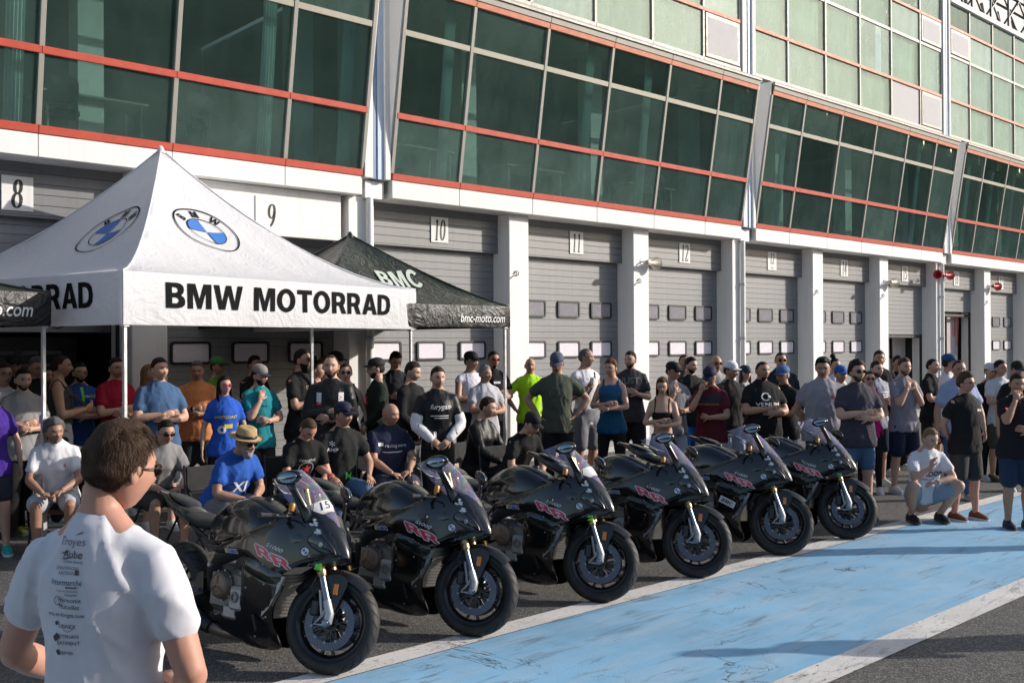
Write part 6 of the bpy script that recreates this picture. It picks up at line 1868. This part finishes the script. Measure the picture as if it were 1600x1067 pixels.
# ------------------------------------------------------------------ the crowd
K_ = (.012,.012,.013); NAVY = (.018,.024,.05); GREYC = (.30,.30,.31); WHT = (.72,.72,.74); DEN = (.09,.16,.28); CHAR = (.045,.046,.05)
SITC = (((.30,-.24,.66),(.50,-.06,.60),(.3,.8,-.2)), ((.30,.24,.66),(.50,.05,.62),(.3,-.8,-.2)))
SITK = (((.14,-.28,.75),(.36,-.19,.64),(.8,.2,-.4)), ((.14,.28,.75),(.36,.19,.64),(.8,-.2,-.4)))
def tx_(s, size=.1, bold=.0, shear=0, sx=1): return text_mesh(s, size, bold*size if bold else 0, shear, sx)
MPN = paint('print_pale', (.66,.66,.68), .6); MPG = paint('print_green', (.12,.6,.08), .6); MPY = paint('print_yellow', (.75,.62,.06), .6); MPD = paint('print_dim', (.13,.14,.12), .7)
MPMG = paint('print_navy_glow', (.03,.04,.16), .7)
def block(w, h): return ([Vector((-w/2,-h/2,0)), Vector((w/2,-h/2,0)), Vector((w/2,h/2,0)), Vector((-w/2,h/2,0))], [(0,1,2,3)])
P = person
# --- left edge
P(-14, 9.6, h=1.68, face=35, pose='down', top=('tee', (.05,.02,.22)), bot=('jshorts', (.03,.03,.05)), hair=('pony','b'), skin='f', sex='f', shoes=(.02,.35,.33), extras=[('watch', -1, (.02,.4,.4))], label='woman in a purple top with a teal wristband, cut by the left edge')
P(4, 10.6, 566, face=50, pose='cross', top=('tee', (.55,.55,.56)), bot=('long', K_), hair=('short','b'), skin='m', shoes=(.45,.50,.08), label='man in a pale tee with tattooed forearms and lime shoes at the left edge', extras=[('glasses',)])
P(35, 10.6, 574, face=40, pose='cross', top=('tee', (.27,.27,.28)), bot=('long', K_), hair=('short','k'), beard='full', skin='f', shoes=K_, head=(5,8), label='bearded man in a grey tee with crossed arms near the left edge')
P(56, 11.8, 556, face=45, pose='clasp', top=('tee', K_), bot=('long', K_), hair=('short','s'), skin='m', extras=[('glasses',)], head=(10,14), label='grey haired man with glasses behind the bearded man in grey')
P(20, 12.6, 553, face=40, pose='cross', top=('tee', K_), bot=('long', K_), hair=('short','k'), skin='m', extras=[('cap', (.02,.02,.02))], label='man in a black cap in the back row at the left edge', voxel=.018)
P(92, 11.3, 553, face=110, pose='phone', top=('tank', CHAR), bot=('long', K_), hair=('buzz','b'), skin='t', label='man in a dark tank top half hidden by the black tent leg')
P(70, 12.6, 572, face=60, pose='cross', top=('long', K_), bot=('long', K_), hair=('short','k'), skin='t', voxel=.018, label='man in black behind the dark tank top and the glasses')
P(124, 12.2, 566, face=40, pose='cross', top=('polo', (.02,.07,.24)), bot=('shorts', (.16,.16,.16)), hair=('short','k'), beard='full', skin='m', extras=[('sun', (.35,.22,.02))], prints=[(block(.03,.20), MPG, 0, 1.38, 1, 0), (tx_('racing', .06), MPN, .09, 1.37, 1, 0), (block(.05,.03), paint('print_red',(.6,.03,.04),.6), -.09, 1.38, 1, 0)], label='man in a blue polo with a lime zip and yellow sunglasses')
P(180, 11.9, 558, face=50, pose='cross', top=('tee', (.30,.012,.035)), bot=('long', K_), hair=('short','b'), beard='stubble', skin='f', extras=[('glasses',)], prints=[(tx_('8', .16, .1), MPN, .03, 1.24, 1, 0)], label='man in a crimson tee with glasses behind the white tent corner leg')
P(230, 12.4, 569, face=70, pose='cross', top=('tee', (.52,.12,.03)), bot=('long', CHAR), hair=('long','l'), skin='m', sex='f', label='blonde woman in an orange top left of the burly man in the faded polo')
P(248, 10.9, 558, face=35, pose='cross', top=('polo', (.055,.11,.22)), bot=('shorts', (.03,.035,.05)), hair=('short','b'), beard='stubble', skin='t', fat=1.12, head=(20,0), label='burly man in a faded blue polo, arms crossed')
P(308, 12.5, 563, face=10, pose='cross', top=('tee', (.60,.23,.09)), bot=('shorts', (.035,.04,.045)), hair=('short','s'), skin='t', head=(5,8), fat=1.1, extras=[('watch',-1)], label='man in a peach orange tee with crossed arms and a black watch')
P(338, 13.4, 556, face=70, pose='down', top=('tee', (.10,.26,.03)), bot=('long', K_), hair=('short','b'), skin='m', extras=[('cap', (.06,.20,.05), 0, 0, (.06,.04,.03))], label='man in a green cap and green tee behind the peach tee')
P(350, 11.3, 586, face=25, pose='down', top=('tee', (.02,.09,.46)), bot=('long', K_), hair=('long','k'), skin='f', sex='f', extras=[('sun', (.35,.02,.16))], head=(15,0), prints=[(tx_('WESTCOAST', .075, .15), MPY, 0, 1.28, .62, 0), (block(.10,.05), MPY, .03, 1.17, 1, 0), (annulus(.02,.05,20), MPN, -.05, 1.13, 1, 0)], label='dark haired woman in a bright blue printed tee and pink sunglasses')
P(396, 13.4, 555, face=60, pose='cross', top=('tee', K_), bot=('long', K_), hair=('short','k'), skin='m', label='man in black behind the man in teal', voxel=.018)
P(404, 11.7, 568, face=40, pose='chin', top=('tee', (.015,.20,.24)), bot=('long', (.03,.026,.026)), hair=('short','k'), beard='full', skin='t', extras=[('cap', (.22,.22,.21), 0, 6, (.04,.05,.07), 'o')], prints=[(tx_('o-c', .05, .1), MPRB, 0, 1.30, 1, 0)], head=(25,5), label='bearded man in a teal tee and grey cap with a hand at his chin')
P(470, 12.0, 537, h=1.97, face=65, pose='cross', top=('tee', K_), bot=('long', K_), hair=('short','k'), beard='long', skin='m', extras=[('sun',), ('watch',1)], head=(10,0), prints=[(tx_('OXBOW', .05, .1), paint('print_gold',(.4,.24,.05),.6), .02, 1.36, 1, 0), (annulus(0,.05,14), MPN, .04, 1.28, 1, 0)], label='tall man with a long dark beard in a black tee with crossed arms')
P(494, 12.8, 562, face=60, pose='down', top=('crop', (.20,.09,.09)), bot=('jshorts', DEN), hair=('bun','k'), skin='f', sex='f', label='dark haired woman in denim shorts behind the leather suited man', head=(20,0))
P(517, 10.9, 553, face=5, pose='cross', top=('suit', (.014,.014,.014)), bot=('suit', (.014,.014,.014)), hair=('recede','b'), beard='full', skin='f', prints=[(block(.05,.12), MPN, -.11, 1.33, 1, 0), (block(.05,.12), MPN, .11, 1.33, 1, 0), (block(.052,.035), paint('print_red',(.6,.03,.04),.6), -.11, 1.28, 1, 0), (block(.03,.035), paint('print_red',(.6,.03,.04),.6), .11, 1.34, 1, 0), (tx_('DAINESE', .055, .1), MPN, -.02, 1.10, 1, 0)], label='bearded rider in a black leather suit with white and red panels and crossed arms')
P(523, 13.2, 548, face=60, pose='down', top=('tee', K_), bot=('long', K_), hair=('short','k'), skin='m', extras=[('cap', K_)], label='man in a black cap behind the bearded leather rider', voxel=.018)
P(505, 13.8, 556, face=50, pose='down', top=('tee', GREYC), bot=('long', K_), hair=('short','l'), skin='f', label='fair haired man in the back row behind the tall bearded man', voxel=.018)
P(540, 12.3, 566, face=10, pose='down', top=('tank', K_), bot=('long', K_), hair=('pony','b'), skin='m', sex='f', extras=[('sun',)], label='bare armed woman in dark sunglasses right of the leather rider')
P(590, 12.3, 558, face=-70, pose='clasp', top=('long', (.014,.02,.014)), bot=('long', K_), hair=('short','k'), beard='full', skin='m', extras=[('cap', (.02,.02,.022)), ('glasses',)], prints=[(tx_('58', .15, .12), paint('print_red',(.6,.03,.04),.6), 0, 1.28, 1, 0)], label='man in a dark green top with a red 58 and a black cap looking left')
P(617, 13.8, 548, face=20, pose='phone', top=('jacket', (.02,.022,.026)), bot=('long', K_), hair=('short','k'), skin='f', head=(10,28), label='man in a dark jacket looking down in front of the door of garage 10')
P(642, 11.9, 564, face=60, pose='clasp', top=('long', K_), bot=('long', (.16,.16,.17)), hair=('short','b'), beard='stubble', skin='m', head=(10,16), prints=[(tx_('BMC', .09, .18), MPN, .0, 1.30, 1, 0)], label='man in a black BMC top and grey trousers behind the tent leg')
P(683, 10.9, 572, face=15, pose='clasp', top=('suit', (.012,.012,.013)), bot=('suit', (.012,.012,.013)), hair=('short','b'), beard='stubble', skin='f', head=(10,4), extras=[('sleeves', (.66,.66,.68))], prints=[(tx_('furygan', .085, .1, .3), MPN, .01, 1.33, .9, 0), (block(.20,.010), MPN, 0, 1.24, 1, 0), (block(.16,.008), MPN, .02, 1.215, 1, 0), (block(.03,.14), MPN, -.05, 1.0, 1, 0)], label='young rider in a black leather suit with white sleeves and lettering')
P(735, 13.9, 548, face=30, pose='cross', top=('vest', (.66,.64,.72)), bot=('shorts', K_), hair=('short','b'), skin='f', extras=[('cap', K_)], head=(20,0), label='man in a white sleeveless top and black cap before garage 10')
P(757, 13.4, 570, face=25, pose='cross', top=('tee', (.46,.45,.48)), bot=('long', NAVY), hair=('short','g'), skin='m', beard='stubble', fat=1.1, head=(20,0), label='white haired man in a light grey tee with crossed arms')
P(770, 14.9, 548, face=25, pose='cross', top=('tee', K_), bot=('long', CHAR), hair=('short','k'), beard='goatee', skin='m', extras=[('sun', (.25,.01,.02))], prints=[(block(.10,.03), MPN, 0, 1.34, 1, 0)], label='man in a black tee and red sunglasses leaning by the pillar left of garage 11')
P(828, 15.0, 558, face=5, pose='hips', top=('tee', (.38,.72,.02)), bot=('long', (.03,.032,.036)), hair=('bald','b'), skin='t', label='bald man in a neon yellow tee with hands on hips')
P(870, 13.0, 550, face=-5, pose='hips', top=('tee', (.075,.085,.060)), bot=('long', K_), hair=('short','b'), skin='t', extras=[('cap', (.075,.09,.13), 0, 8, (.075,.09,.13), 'NY'), ('glasses',)], fat=1.1, head=(0,14), prints=[(annulus(.075,.08,28), MPD, 0, 1.28, 1, 0), (tx_('Origin', .07, 0, .3), MPD, 0, 1.28, 1, 0)], label='man in an olive tee and blue NY cap with hands on hips')
P(914, 13.9, 543, face=35, pose='cup', top=('vest', (.66,.65,.69)), bot=('shorts', (.17,.17,.19)), hair=('recede','s'), beard='goatee', skin='f', extras=[('glasses',), ('strap', 1), ('cup', -1)], head=(30,0), label='tall man in a white sleeveless top with a dark bag strap across his chest')
P(955, 13.2, 560, face=-20, pose='cross', top=('tank', (.012,.085,.17)), bot=('leggings', K_), hair=('mid','r'), skin='f', sex='f', fat=1.08, head=(-15,4), label='red haired woman in a petrol blue tank top with crossed arms')
P(985, 14.6, 548, face=-10, pose='phone', top=('tee', (.04,.042,.048)), bot=('shorts', (.014,.015,.02)), hair=('short','k'), beard='full', skin='t', head=(-25,0), prints=[(tx_('JUST', .12, .18), MPD, 0, 1.36, 1, 0), (tx_('DO IT', .10, .18), MPD, 0, 1.24, 1, 0)], label='dark bearded man in a charcoal JUST DO IT tee')
P(1035, 12.0, 588, face=-15, pose='cross', top=('crop', K_), bot=('leggings', K_), hair=('long','c'), skin='f', sex='f', head=(0,16), label='young woman with long fair hair in a black crop top looking down')
P(1050, 13.2, 564, face=20, pose='chin', top=('tee', (.16,.17,.19)), bot=('jshorts', (.35,.42,.52)), hair=('short','b'), skin='m', extras=[('cap', K_), ('glasses',)], head=(25,5), fat=1.1, label='man in a black cap and grey tee with his fist at his chin')
P(1078, 14.4, 557, face=20, pose='phone', top=('tee', K_), bot=('shorts', (.01,.13,.42)), hair=('short','k'), beard='full', skin='t', head=(20,5), label='bearded man in a black tee and bright blue shorts')
P(1068, 15.6, 552, face=15, pose='down', top=('tee', CHAR), bot=('long', K_), hair=('buzz','b'), skin='f', label='man mostly hidden behind the bearded man in bright blue shorts', voxel=.018)
P(1110, 12.4, 571, face=-25, pose='pocket_r' if False else 'face', top=('tee', (.10,.012,.022)), bot=('shorts', (.42,.39,.35)), hair=('short','b'), skin='m', extras=[('cap', NAVY)], head=(0,26), fat=1.08, prints=[(block(.26,.025), paint('print_mustard',(.22,.08,.01),.7), 0, 1.30, 1, 0), (block(.30,.10), paint('yoke_navy',(.014,.016,.03),.8), 0, 1.37, 1, 0)], label='man in a burgundy tee and navy cap with a hand over his face')
P(1118, 14.6, 554, face=10, pose='down', top=('tee', GREYC), bot=('long', K_), hair=('bald','s'), skin='f', extras=[('sun',)], label='bald man in black sunglasses behind the burgundy tee')
P(1140, 13.3, 563, face=20, pose='pocket', top=('jacket', (.022,.02,.02)), bot=('shorts', (.36,.42,.56)), hair=('short','b'), skin='f', extras=[('cap', (.68,.69,.74))], head=(30,4), label='young man in a white cap, dark jacket and pale blue shorts')
P(1163, 14.4, 569, face=20, pose='down', top=('tee', (.58,.58,.62)), bot=('jshorts', DEN), hair=('long','c'), skin='f', sex='f', extras=[('cap', (.02,.035,.06))], label='woman in a navy cap and white tee left of the big man in black')
P(1190, 12.3, 563, face=10, pose='cross', top=('tee', K_), bot=('long', K_), hair=('buzz','k'), beard='goatee', skin='m', fat=1.34, head=(8,0), prints=[(annulus(.035,.05,18,40,320), MPN, -.02, 1.34, 1, 0), (annulus(.0,.018,10), MPN, .02, 1.34, 1, 0), (tx_('VENUM', .06, .12, 0, 1.3), MPN, 0, 1.25, 1, 0)], label='big man in a black VENUM tee with crossed arms')
P(1219, 14.8, 549, face=0, pose='down', top=('jacket', (.012,.02,.03)), bot=('long', K_), hair=('buzz','k'), skin='m', extras=[('sun',)], label='man in round dark sunglasses and a dark jacket in the back row')
P(1224, 13.0, 570, face=-50, pose='cross', top=('tee', K_), bot=('long', NAVY), hair=('short','g'), skin='m', extras=[('cap', (.05,.13,.30), 0, 4, (.02,.05,.16)), ('glasses',)], fat=1.15, prints=[(block(.10,.02), MPN, -.05, 1.34, 1, 0)], label='older man in a blue and white cap and black tee looking left')
P(1285, 12.0, 558, face=-5, pose='behind', top=('tee', (.255,.25,.29)), bot=('long', (.016,.022,.04)), hair=('mid','k'), skin='m', fat=1.25, head=(-15,10), prints=[(block(.05,.045), paint('print_rose',(.35,.12,.14),.7), .09, 1.33, 1, 0)], label='heavy young man in a plain mauve grey tee with hands behind his back')
P(1303, 14.8, 558, face=20, pose='down', top=('tee', (.62,.60,.62)), bot=('long', K_), hair=('bun','k'), skin='m', sex='f', label='woman with a high hair bun in a white tee')
P(1312, 13.6, 570, face=15, pose='down', top=('tee', GREYC), bot=('long', K_), hair=('short','b'), skin='m', extras=[('cap', (.02,.10,.35), 0, 0, (.02,.16,.5))], label='person in a shiny blue cap behind the man in sunglasses and slate tee', voxel=.018)
P(1338, 11.4, 563, face=5, pose='cross', top=('tee', (.055,.050,.066)), bot=('jshorts', (.075,.13,.23)), hair=('curly','b'), beard='full', skin='m', fat=1.12, head=(5,0), extras=[('sun', (.008,.008,.01))], prints=[(tx_('MOTORSPORT', .055, .2), MPMG, 0, 1.29, 1, 0)], label='bearded man in wrap sunglasses and a dark slate tee with crossed arms', shoes=(.05,.05,.06))
P(1358, 13.3, 578, face=-10, pose='cross', top=('tank', (.45,.01,.16)), bot=('leggings', K_), hair=('pony','b'), skin='m', sex='f', extras=[('sun', (.2,.02,.03))], shoes=(.62,.62,.60), label='woman in black leggings and a magenta top with white sneakers')
P(1368, 14.0, 563, face=20, pose='phone', top=('tee', (.30,.31,.36)), bot=('shorts', (.014,.022,.055)), hair=('short','b'), beard='full', skin='r', prints=[(block(.26,.014), MPN, 0, 1.33-.035*i, 1, 0) for i in range(6)], label='man in a grey tee with white stripes and navy shorts')
P(1373, 15.2, 547, face=-5, pose='down', top=('polo', K_), bot=('long', K_), hair=('short','b'), skin='f', label='tall young man in a black polo shirt in the back row')
P(1411, 13.3, 558, face=15, pose='pray', top=('tee', (.24,.23,.27)), bot=('shorts', (.013,.018,.045)), hair=('short','c'), beard='full', skin='f', shoes=(.65,.65,.63), head=(0,4), label='man in a taupe tee and navy shorts holding his hands together at his chest')
P(1402, 15.8, 555, face=10, pose='down', top=('tee', K_), bot=('long', K_), hair=('short','k'), skin='m', label='dark haired man hidden behind the taupe tee', voxel=.018)
P(1455, 15.0, 559, face=40, pose='cross', top=('tee', K_), bot=('shorts', K_), hair=('buzz','k'), beard='stubble', skin='t', label='man in a black tee and black shorts left of the blue and white cap')
P(1481, 14.4, 552, face=70, pose='down', top=('tee', (.60,.60,.66)), bot=('shorts', K_), hair=('short','b'), skin='m', extras=[('cap', (.02,.07,.17))], prints=[(annulus(0,.09,20), MPRB, .0, 1.28, 1, 0)], label='man in a blue and white cap with a white tee and black print')
P(1497, 12.7, 561, face=0, pose='down', top=('shirt', (.30,.35,.52)), bot=('jean', (.07,.13,.26)), hair=('recede','b'), skin='r', fat=1.15, head=(-5,8), label='man in a pale blue shirt and jeans behind the man in black with glasses')
P(1507, 11.25, 582, face=25, pose='behind', top=('tee', K_), bot=('shorts', (.035,.035,.036)), hair=('curly','c'), skin='r', fat=1.12, extras=[('glasses',)], head=(5,4), shoes=(.16,.055,.025), prints=[(tx_('Moto', .05, .1, .3), MPN, .09, 1.33, 1, 0)], label='man with curly hair and glasses in a black tee and brown sneakers')
P(1443, 11.1, h=1.72, face=5, pose=(((.24,-.24,.52),(.26,-.06,.66),(-.1,.3,1)), ((.26,.24,.50),(.30,-.02,.50),(.2,-1,0))), sit='crouch', lean=16, top=('tee', (.68,.68,.72)), bot=('jshorts', (.26,.33,.43)), hair=('short','l'), skin='f', extras=[('watch',1,(.6,.6,.6))], shoes=(.012,.014,.02), head=(10,10), prints=[(tx_('PARDON!', .085, .15), MPRB, 0, 1.27, 1, 0), (tx_('A MOTEUR DE TRACTEUR', .025, .1), MPRB, 0, 1.20, 1, 0)], label='blond man crouching in a white PARDON tee and light denim shorts')
P(1546, 14.5, 566, face=10, pose='down', top=('tee', K_), bot=('long', K_), hair=('short','k'), skin='m', extras=[('cap', (.5,.5,.55))], label='man in black with a pale cap behind the camouflage shorts')
P(1561, 14.4, 562, face=10, pose='cross', top=('tee', (.50,.51,.54)), bot=('shorts', (.06,.062,.045)), hair=('short','k'), skin='r', shoes=(.10,.08,.06), label='man in a pale grey tee and camouflage shorts near the right edge', head=(20,0))
P(1589, 13.4, 563, face=-5, pose='down', top=('tee', K_), bot=('long', K_), hair=('short','k'), skin='m', extras=[('cap', K_), ('sun', (.25,.3,.35))], label='man in a black cap and mirrored sunglasses at the right edge')
P(1588, 10.7, 582, face=-5, pose='face', top=('tee', (.014,.013,.016)), bot=('shorts', (.02,.035,.07)), hair=('short','b'), skin='r', shoes=(.02,.022,.04), head=(0,10), prints=[(block(.03,.05), paint('print_red',(.6,.03,.04),.6), -.16, 1.36, 1, 0)], label='man in a black and red tee rubbing his eye at the right edge', fat=1.1)
# standing outside the right edge; their shadows lie across the blue lane
P(1780, 9.8, h=1.8, face=-20, pose='down', top=('tee', NAVY), bot=('jean', DEN), hair=('short','b'), label='man standing on the blue lane beyond the right edge', voxel=.022)
P(2090, 6.85, h=1.78, face=-40, pose='cross', top=('tee', GREYC), bot=('shorts', CHAR), hair=('short','k'), label='man standing in the pit lane beyond the right edge', voxel=.022)
# --- seated people, each on a chair
def seated(px, Z, face, label, clabel, **kw):
    r = P(px, Z, sit='chair', face=face, label=label, h=kw.pop('h', 1.76), **kw)
    c = chair(r[0].location, r[0].rotation_euler.z, clabel)
    return r
seated(88, 9.9, 20, 'curly grey haired man in a white polo sitting with clasped hands', 'black folding chair under the man in the white polo', pose=SITC, lean=20, top=('polo', (.68,.67,.70)), bot=('shorts', (.42,.42,.45)), hair=('curly','s'), beard='full', skin='t', head=(25,0), fat=1.12, shoes=K_, prints=[(tx_('a', .05, .1), paint('print_red',(.6,.03,.04),.6), .09, 1.33, 1, 0)])
seated(240, 10.0, 40, 'seated man in a grey tee and sunglasses behind the man in white', 'black folding chair behind the man in white', pose=SITC, lean=25, top=('tee', (.22,.215,.22)), bot=('shorts', (.05,.05,.05)), hair=('short','k'), skin='m', extras=[('sun',)], shoes=(.62,.62,.6))
seated(345, 9.5, 48, 'bearded man in a straw hat and blue tee leaning forward on his knees', 'black folding chair under the man in the straw hat', pose=SITC, lean=34, top=('tee', (.025,.095,.40)), bot=('shorts', (.17,.17,.19)), hair=('short','g'), beard='long', skin='r', extras=[('straw',), ('sun',)], head=(10,-8), fat=1.15, prints=[(tx_('XI', .16, .16), MPN, .0, 1.24, 1, 0)])
seated(462, 10.3, 35, 'shaven man in a black tee with a red star looking down at his hands', 'black folding chair under the man with the red star tee', pose=SITC, lean=24, top=('tee', K_), bot=('jean', DEN), hair=('buzz','c'), skin='f', head=(10,36), prints=[(annulus(.075,.08,30), MPN, 0, 1.25, 1, 0), (([Vector((.055*math.cos(R(90+36*i))*(1 if i % 2 == 0 else .4), .055*math.sin(R(90+36*i))*(1 if i % 2 == 0 else .4), 0)) for i in range(10)]+[Vector((0,0,0))], [(i, (i+1) % 10, 10) for i in range(10)]), paint('print_red',(.6,.03,.04),.6), 0, 1.25, 1, 0), (tx_('CONVERSE', .035, .15), MPN, 0, 1.345, 1, 0), (tx_('ALL STAR', .035, .15), MPN, 0, 1.155, 1, 0)])
seated(528, 10.5, 30, 'man in a black AMP jersey, jeans and a dark cap seated with tattooed arms', 'black folding chair under the man in the AMP jersey', h=1.84, pose=SITK, lean=10, top=('tee', (.018,.02,.02)), bot=('jean', DEN), hair=('buzz','b'), skin='r', extras=[('cap', NAVY), ('watch',-1,(.5,.1,.1)), ('sun', (.05,.01,.01), (0,.07,.01))], head=(25,0), prints=[(tx_('AMP', .055, .2), MPN, -.13, 1.32, 1, 0), (tx_('M', .10, .05, .1), MPG, .05, 1.05, 1, 0), (tx_('*', .12, .1), MPN, -.13, 1.38, 1, 0)])
seated(600, 10.9, 30, 'smiling bald man in a navy team polo sitting with hands between his knees', 'black folding chair under the man in the navy polo', h=1.82, pose=SITC, lean=12, top=('polo', (.022,.028,.06)), bot=('shorts', (.05,.055,.08)), hair=('bald','s'), skin='r', fat=1.25, head=(20,2), prints=[(block(.05,.035), MPN, -.12, 1.36, 1, 0), (tx_('racing', .05, .1), MPN, -.02, 1.34, 1, 0), (tx_('team', .045, .1), MPN, .09, 1.34, 1, 0), (block(.20,.010), MPN, 0, 1.28, 1, 0)])
seated(738, 11.6, 60, 'woman in a black leather suit sitting sideways behind the second motorcycle', 'black folding chair under the woman in leathers', h=1.86, pose=SITC, lean=14, top=('suit', K_), bot=('suit', K_), hair=('short','b'), skin='m', sex='f', head=(10,6))
seated(796, 11.2, 40, 'man in a black tee, denim shorts and a black cap sitting bent forward', 'black folding chair under the man in the black cap', pose=SITC, lean=30, top=('tee', K_), bot=('jshorts', (.10,.16,.25)), hair=('short','b'), beard='stubble', skin='f', extras=[('cap', K_, 0, 0, K_, 'o')], head=(5,10))
# --- the man in front
r = P(160, 2.60, h=1.815, face=166, neck=(-.040,-.002), hs=.92, pose=(((.0,-.255,1.13),(.20,-.10,1.04),(.7,.8,.0)), ((.02,.30,1.13),(.24,.28,1.02),(1,-.3,0))), top=('tee', (.62,.62,.67)), bot=('long', (.03,.035,.05)), hair=('mid','m'), skin='r', head=(-20,10), voxel=.0085, extras=[('sun',)], label='man in a white tee with sponsor names down the back, closest to the camera', fat=.88)
FM_T, FM_M, FM_J, FM_S = r
fb = bvh_of(FM_S.data)
def back_print(vf, cy, cz, s_=1, mat=None, rot=0):
    d = Vector((1,0,0)); vf = subdiv(vf, 3, .012)
    k = 1.815/1.775; cz = 1.475-(1.405-cz)*.60; q_ = .53; cy = -.012+cy*q_
    v, f = project(vf, fb, lambda p: Vector((-.6, -(cy+p.x*q_)*k, (cz+p.y*q_)*k)), d, .0030)
    if f: link('shirt_print', MB().add(v, f).mesh('shirt_print', mat or paint('soft_black_print', (.04,.04,.05), .7), fix=False), FM_T)
GP = paint('soft_grey_print', (.16,.16,.18), .7)
cy = -.015
back_print(text_mesh('Troyes', .052, .0003), cy, 1.405, 1, GP)
back_print(fill2d([[(-.01,0),(.03,.012),(.035,.022),(.01,.012)]]), cy+.02, 1.432, 1, GP)
back_print(text_mesh('Aube', .052, .0016), cy+.014, 1.360)
back_print(fill2d([[(-.05,-.004),(-.01,.012),(.01,.010),(-.02,0)]]), cy-.01, 1.362); back_print(fill2d([[(-.055,-.016),(-.01,-.006),(0,-.010),(-.03,-.016)]]), cy, 1.352)
back_print(text_mesh('Conseil General', .017, .0004), cy+.02, 1.331)
back_print(text_mesh('CHAMPAGNE', .022, .0002), cy-.005, 1.305, 1, GP); back_print(text_mesh('ARDENNE', .022, .0002), cy, 1.286, 1, GP); back_print(block(.022,.022), cy+.052, 1.290)
back_print(text_mesh('Intermarché', .036, .0012), cy, 1.250); back_print(block(.06,.006), cy+.03, 1.230); back_print(text_mesh('Troyes et Saint Julien', .014, .0002), cy+.005, 1.215)
back_print(annulus(.017,.020,22), cy-.045, 1.175); back_print(text_mesh('Harmonie', .030, .0008), cy+.022, 1.180); back_print(text_mesh('Mutuelles', .030, .0008), cy+.022, 1.153); back_print(text_mesh('Prévadiès', .017, .0006), cy+.03, 1.202)
back_print(text_mesh('arts-et-forges.com', .028, .0008), cy, 1.118)
back_print(annulus(.0,.010,12), cy-.045, 1.085); back_print(text_mesh('LINNEX', .026, .0012, .2), cy+.015, 1.075); back_print(annulus(.030,.032,24,180,330), cy+.02, 1.082)
back_print(fill2d([[(-.02,0),(0,.02),(.02,0),(0,-.02)]]), cy-.042, 1.030); back_print(text_mesh('STEPHAN', .024, .001), cy+.022, 1.035); back_print(text_mesh('BATIMENT', .024, .001), cy+.022, 1.008)
back_print(annulus(.0,.014,16), cy-.04, .965); back_print(text_mesh('garage', .024, .001), cy+.015, .965)
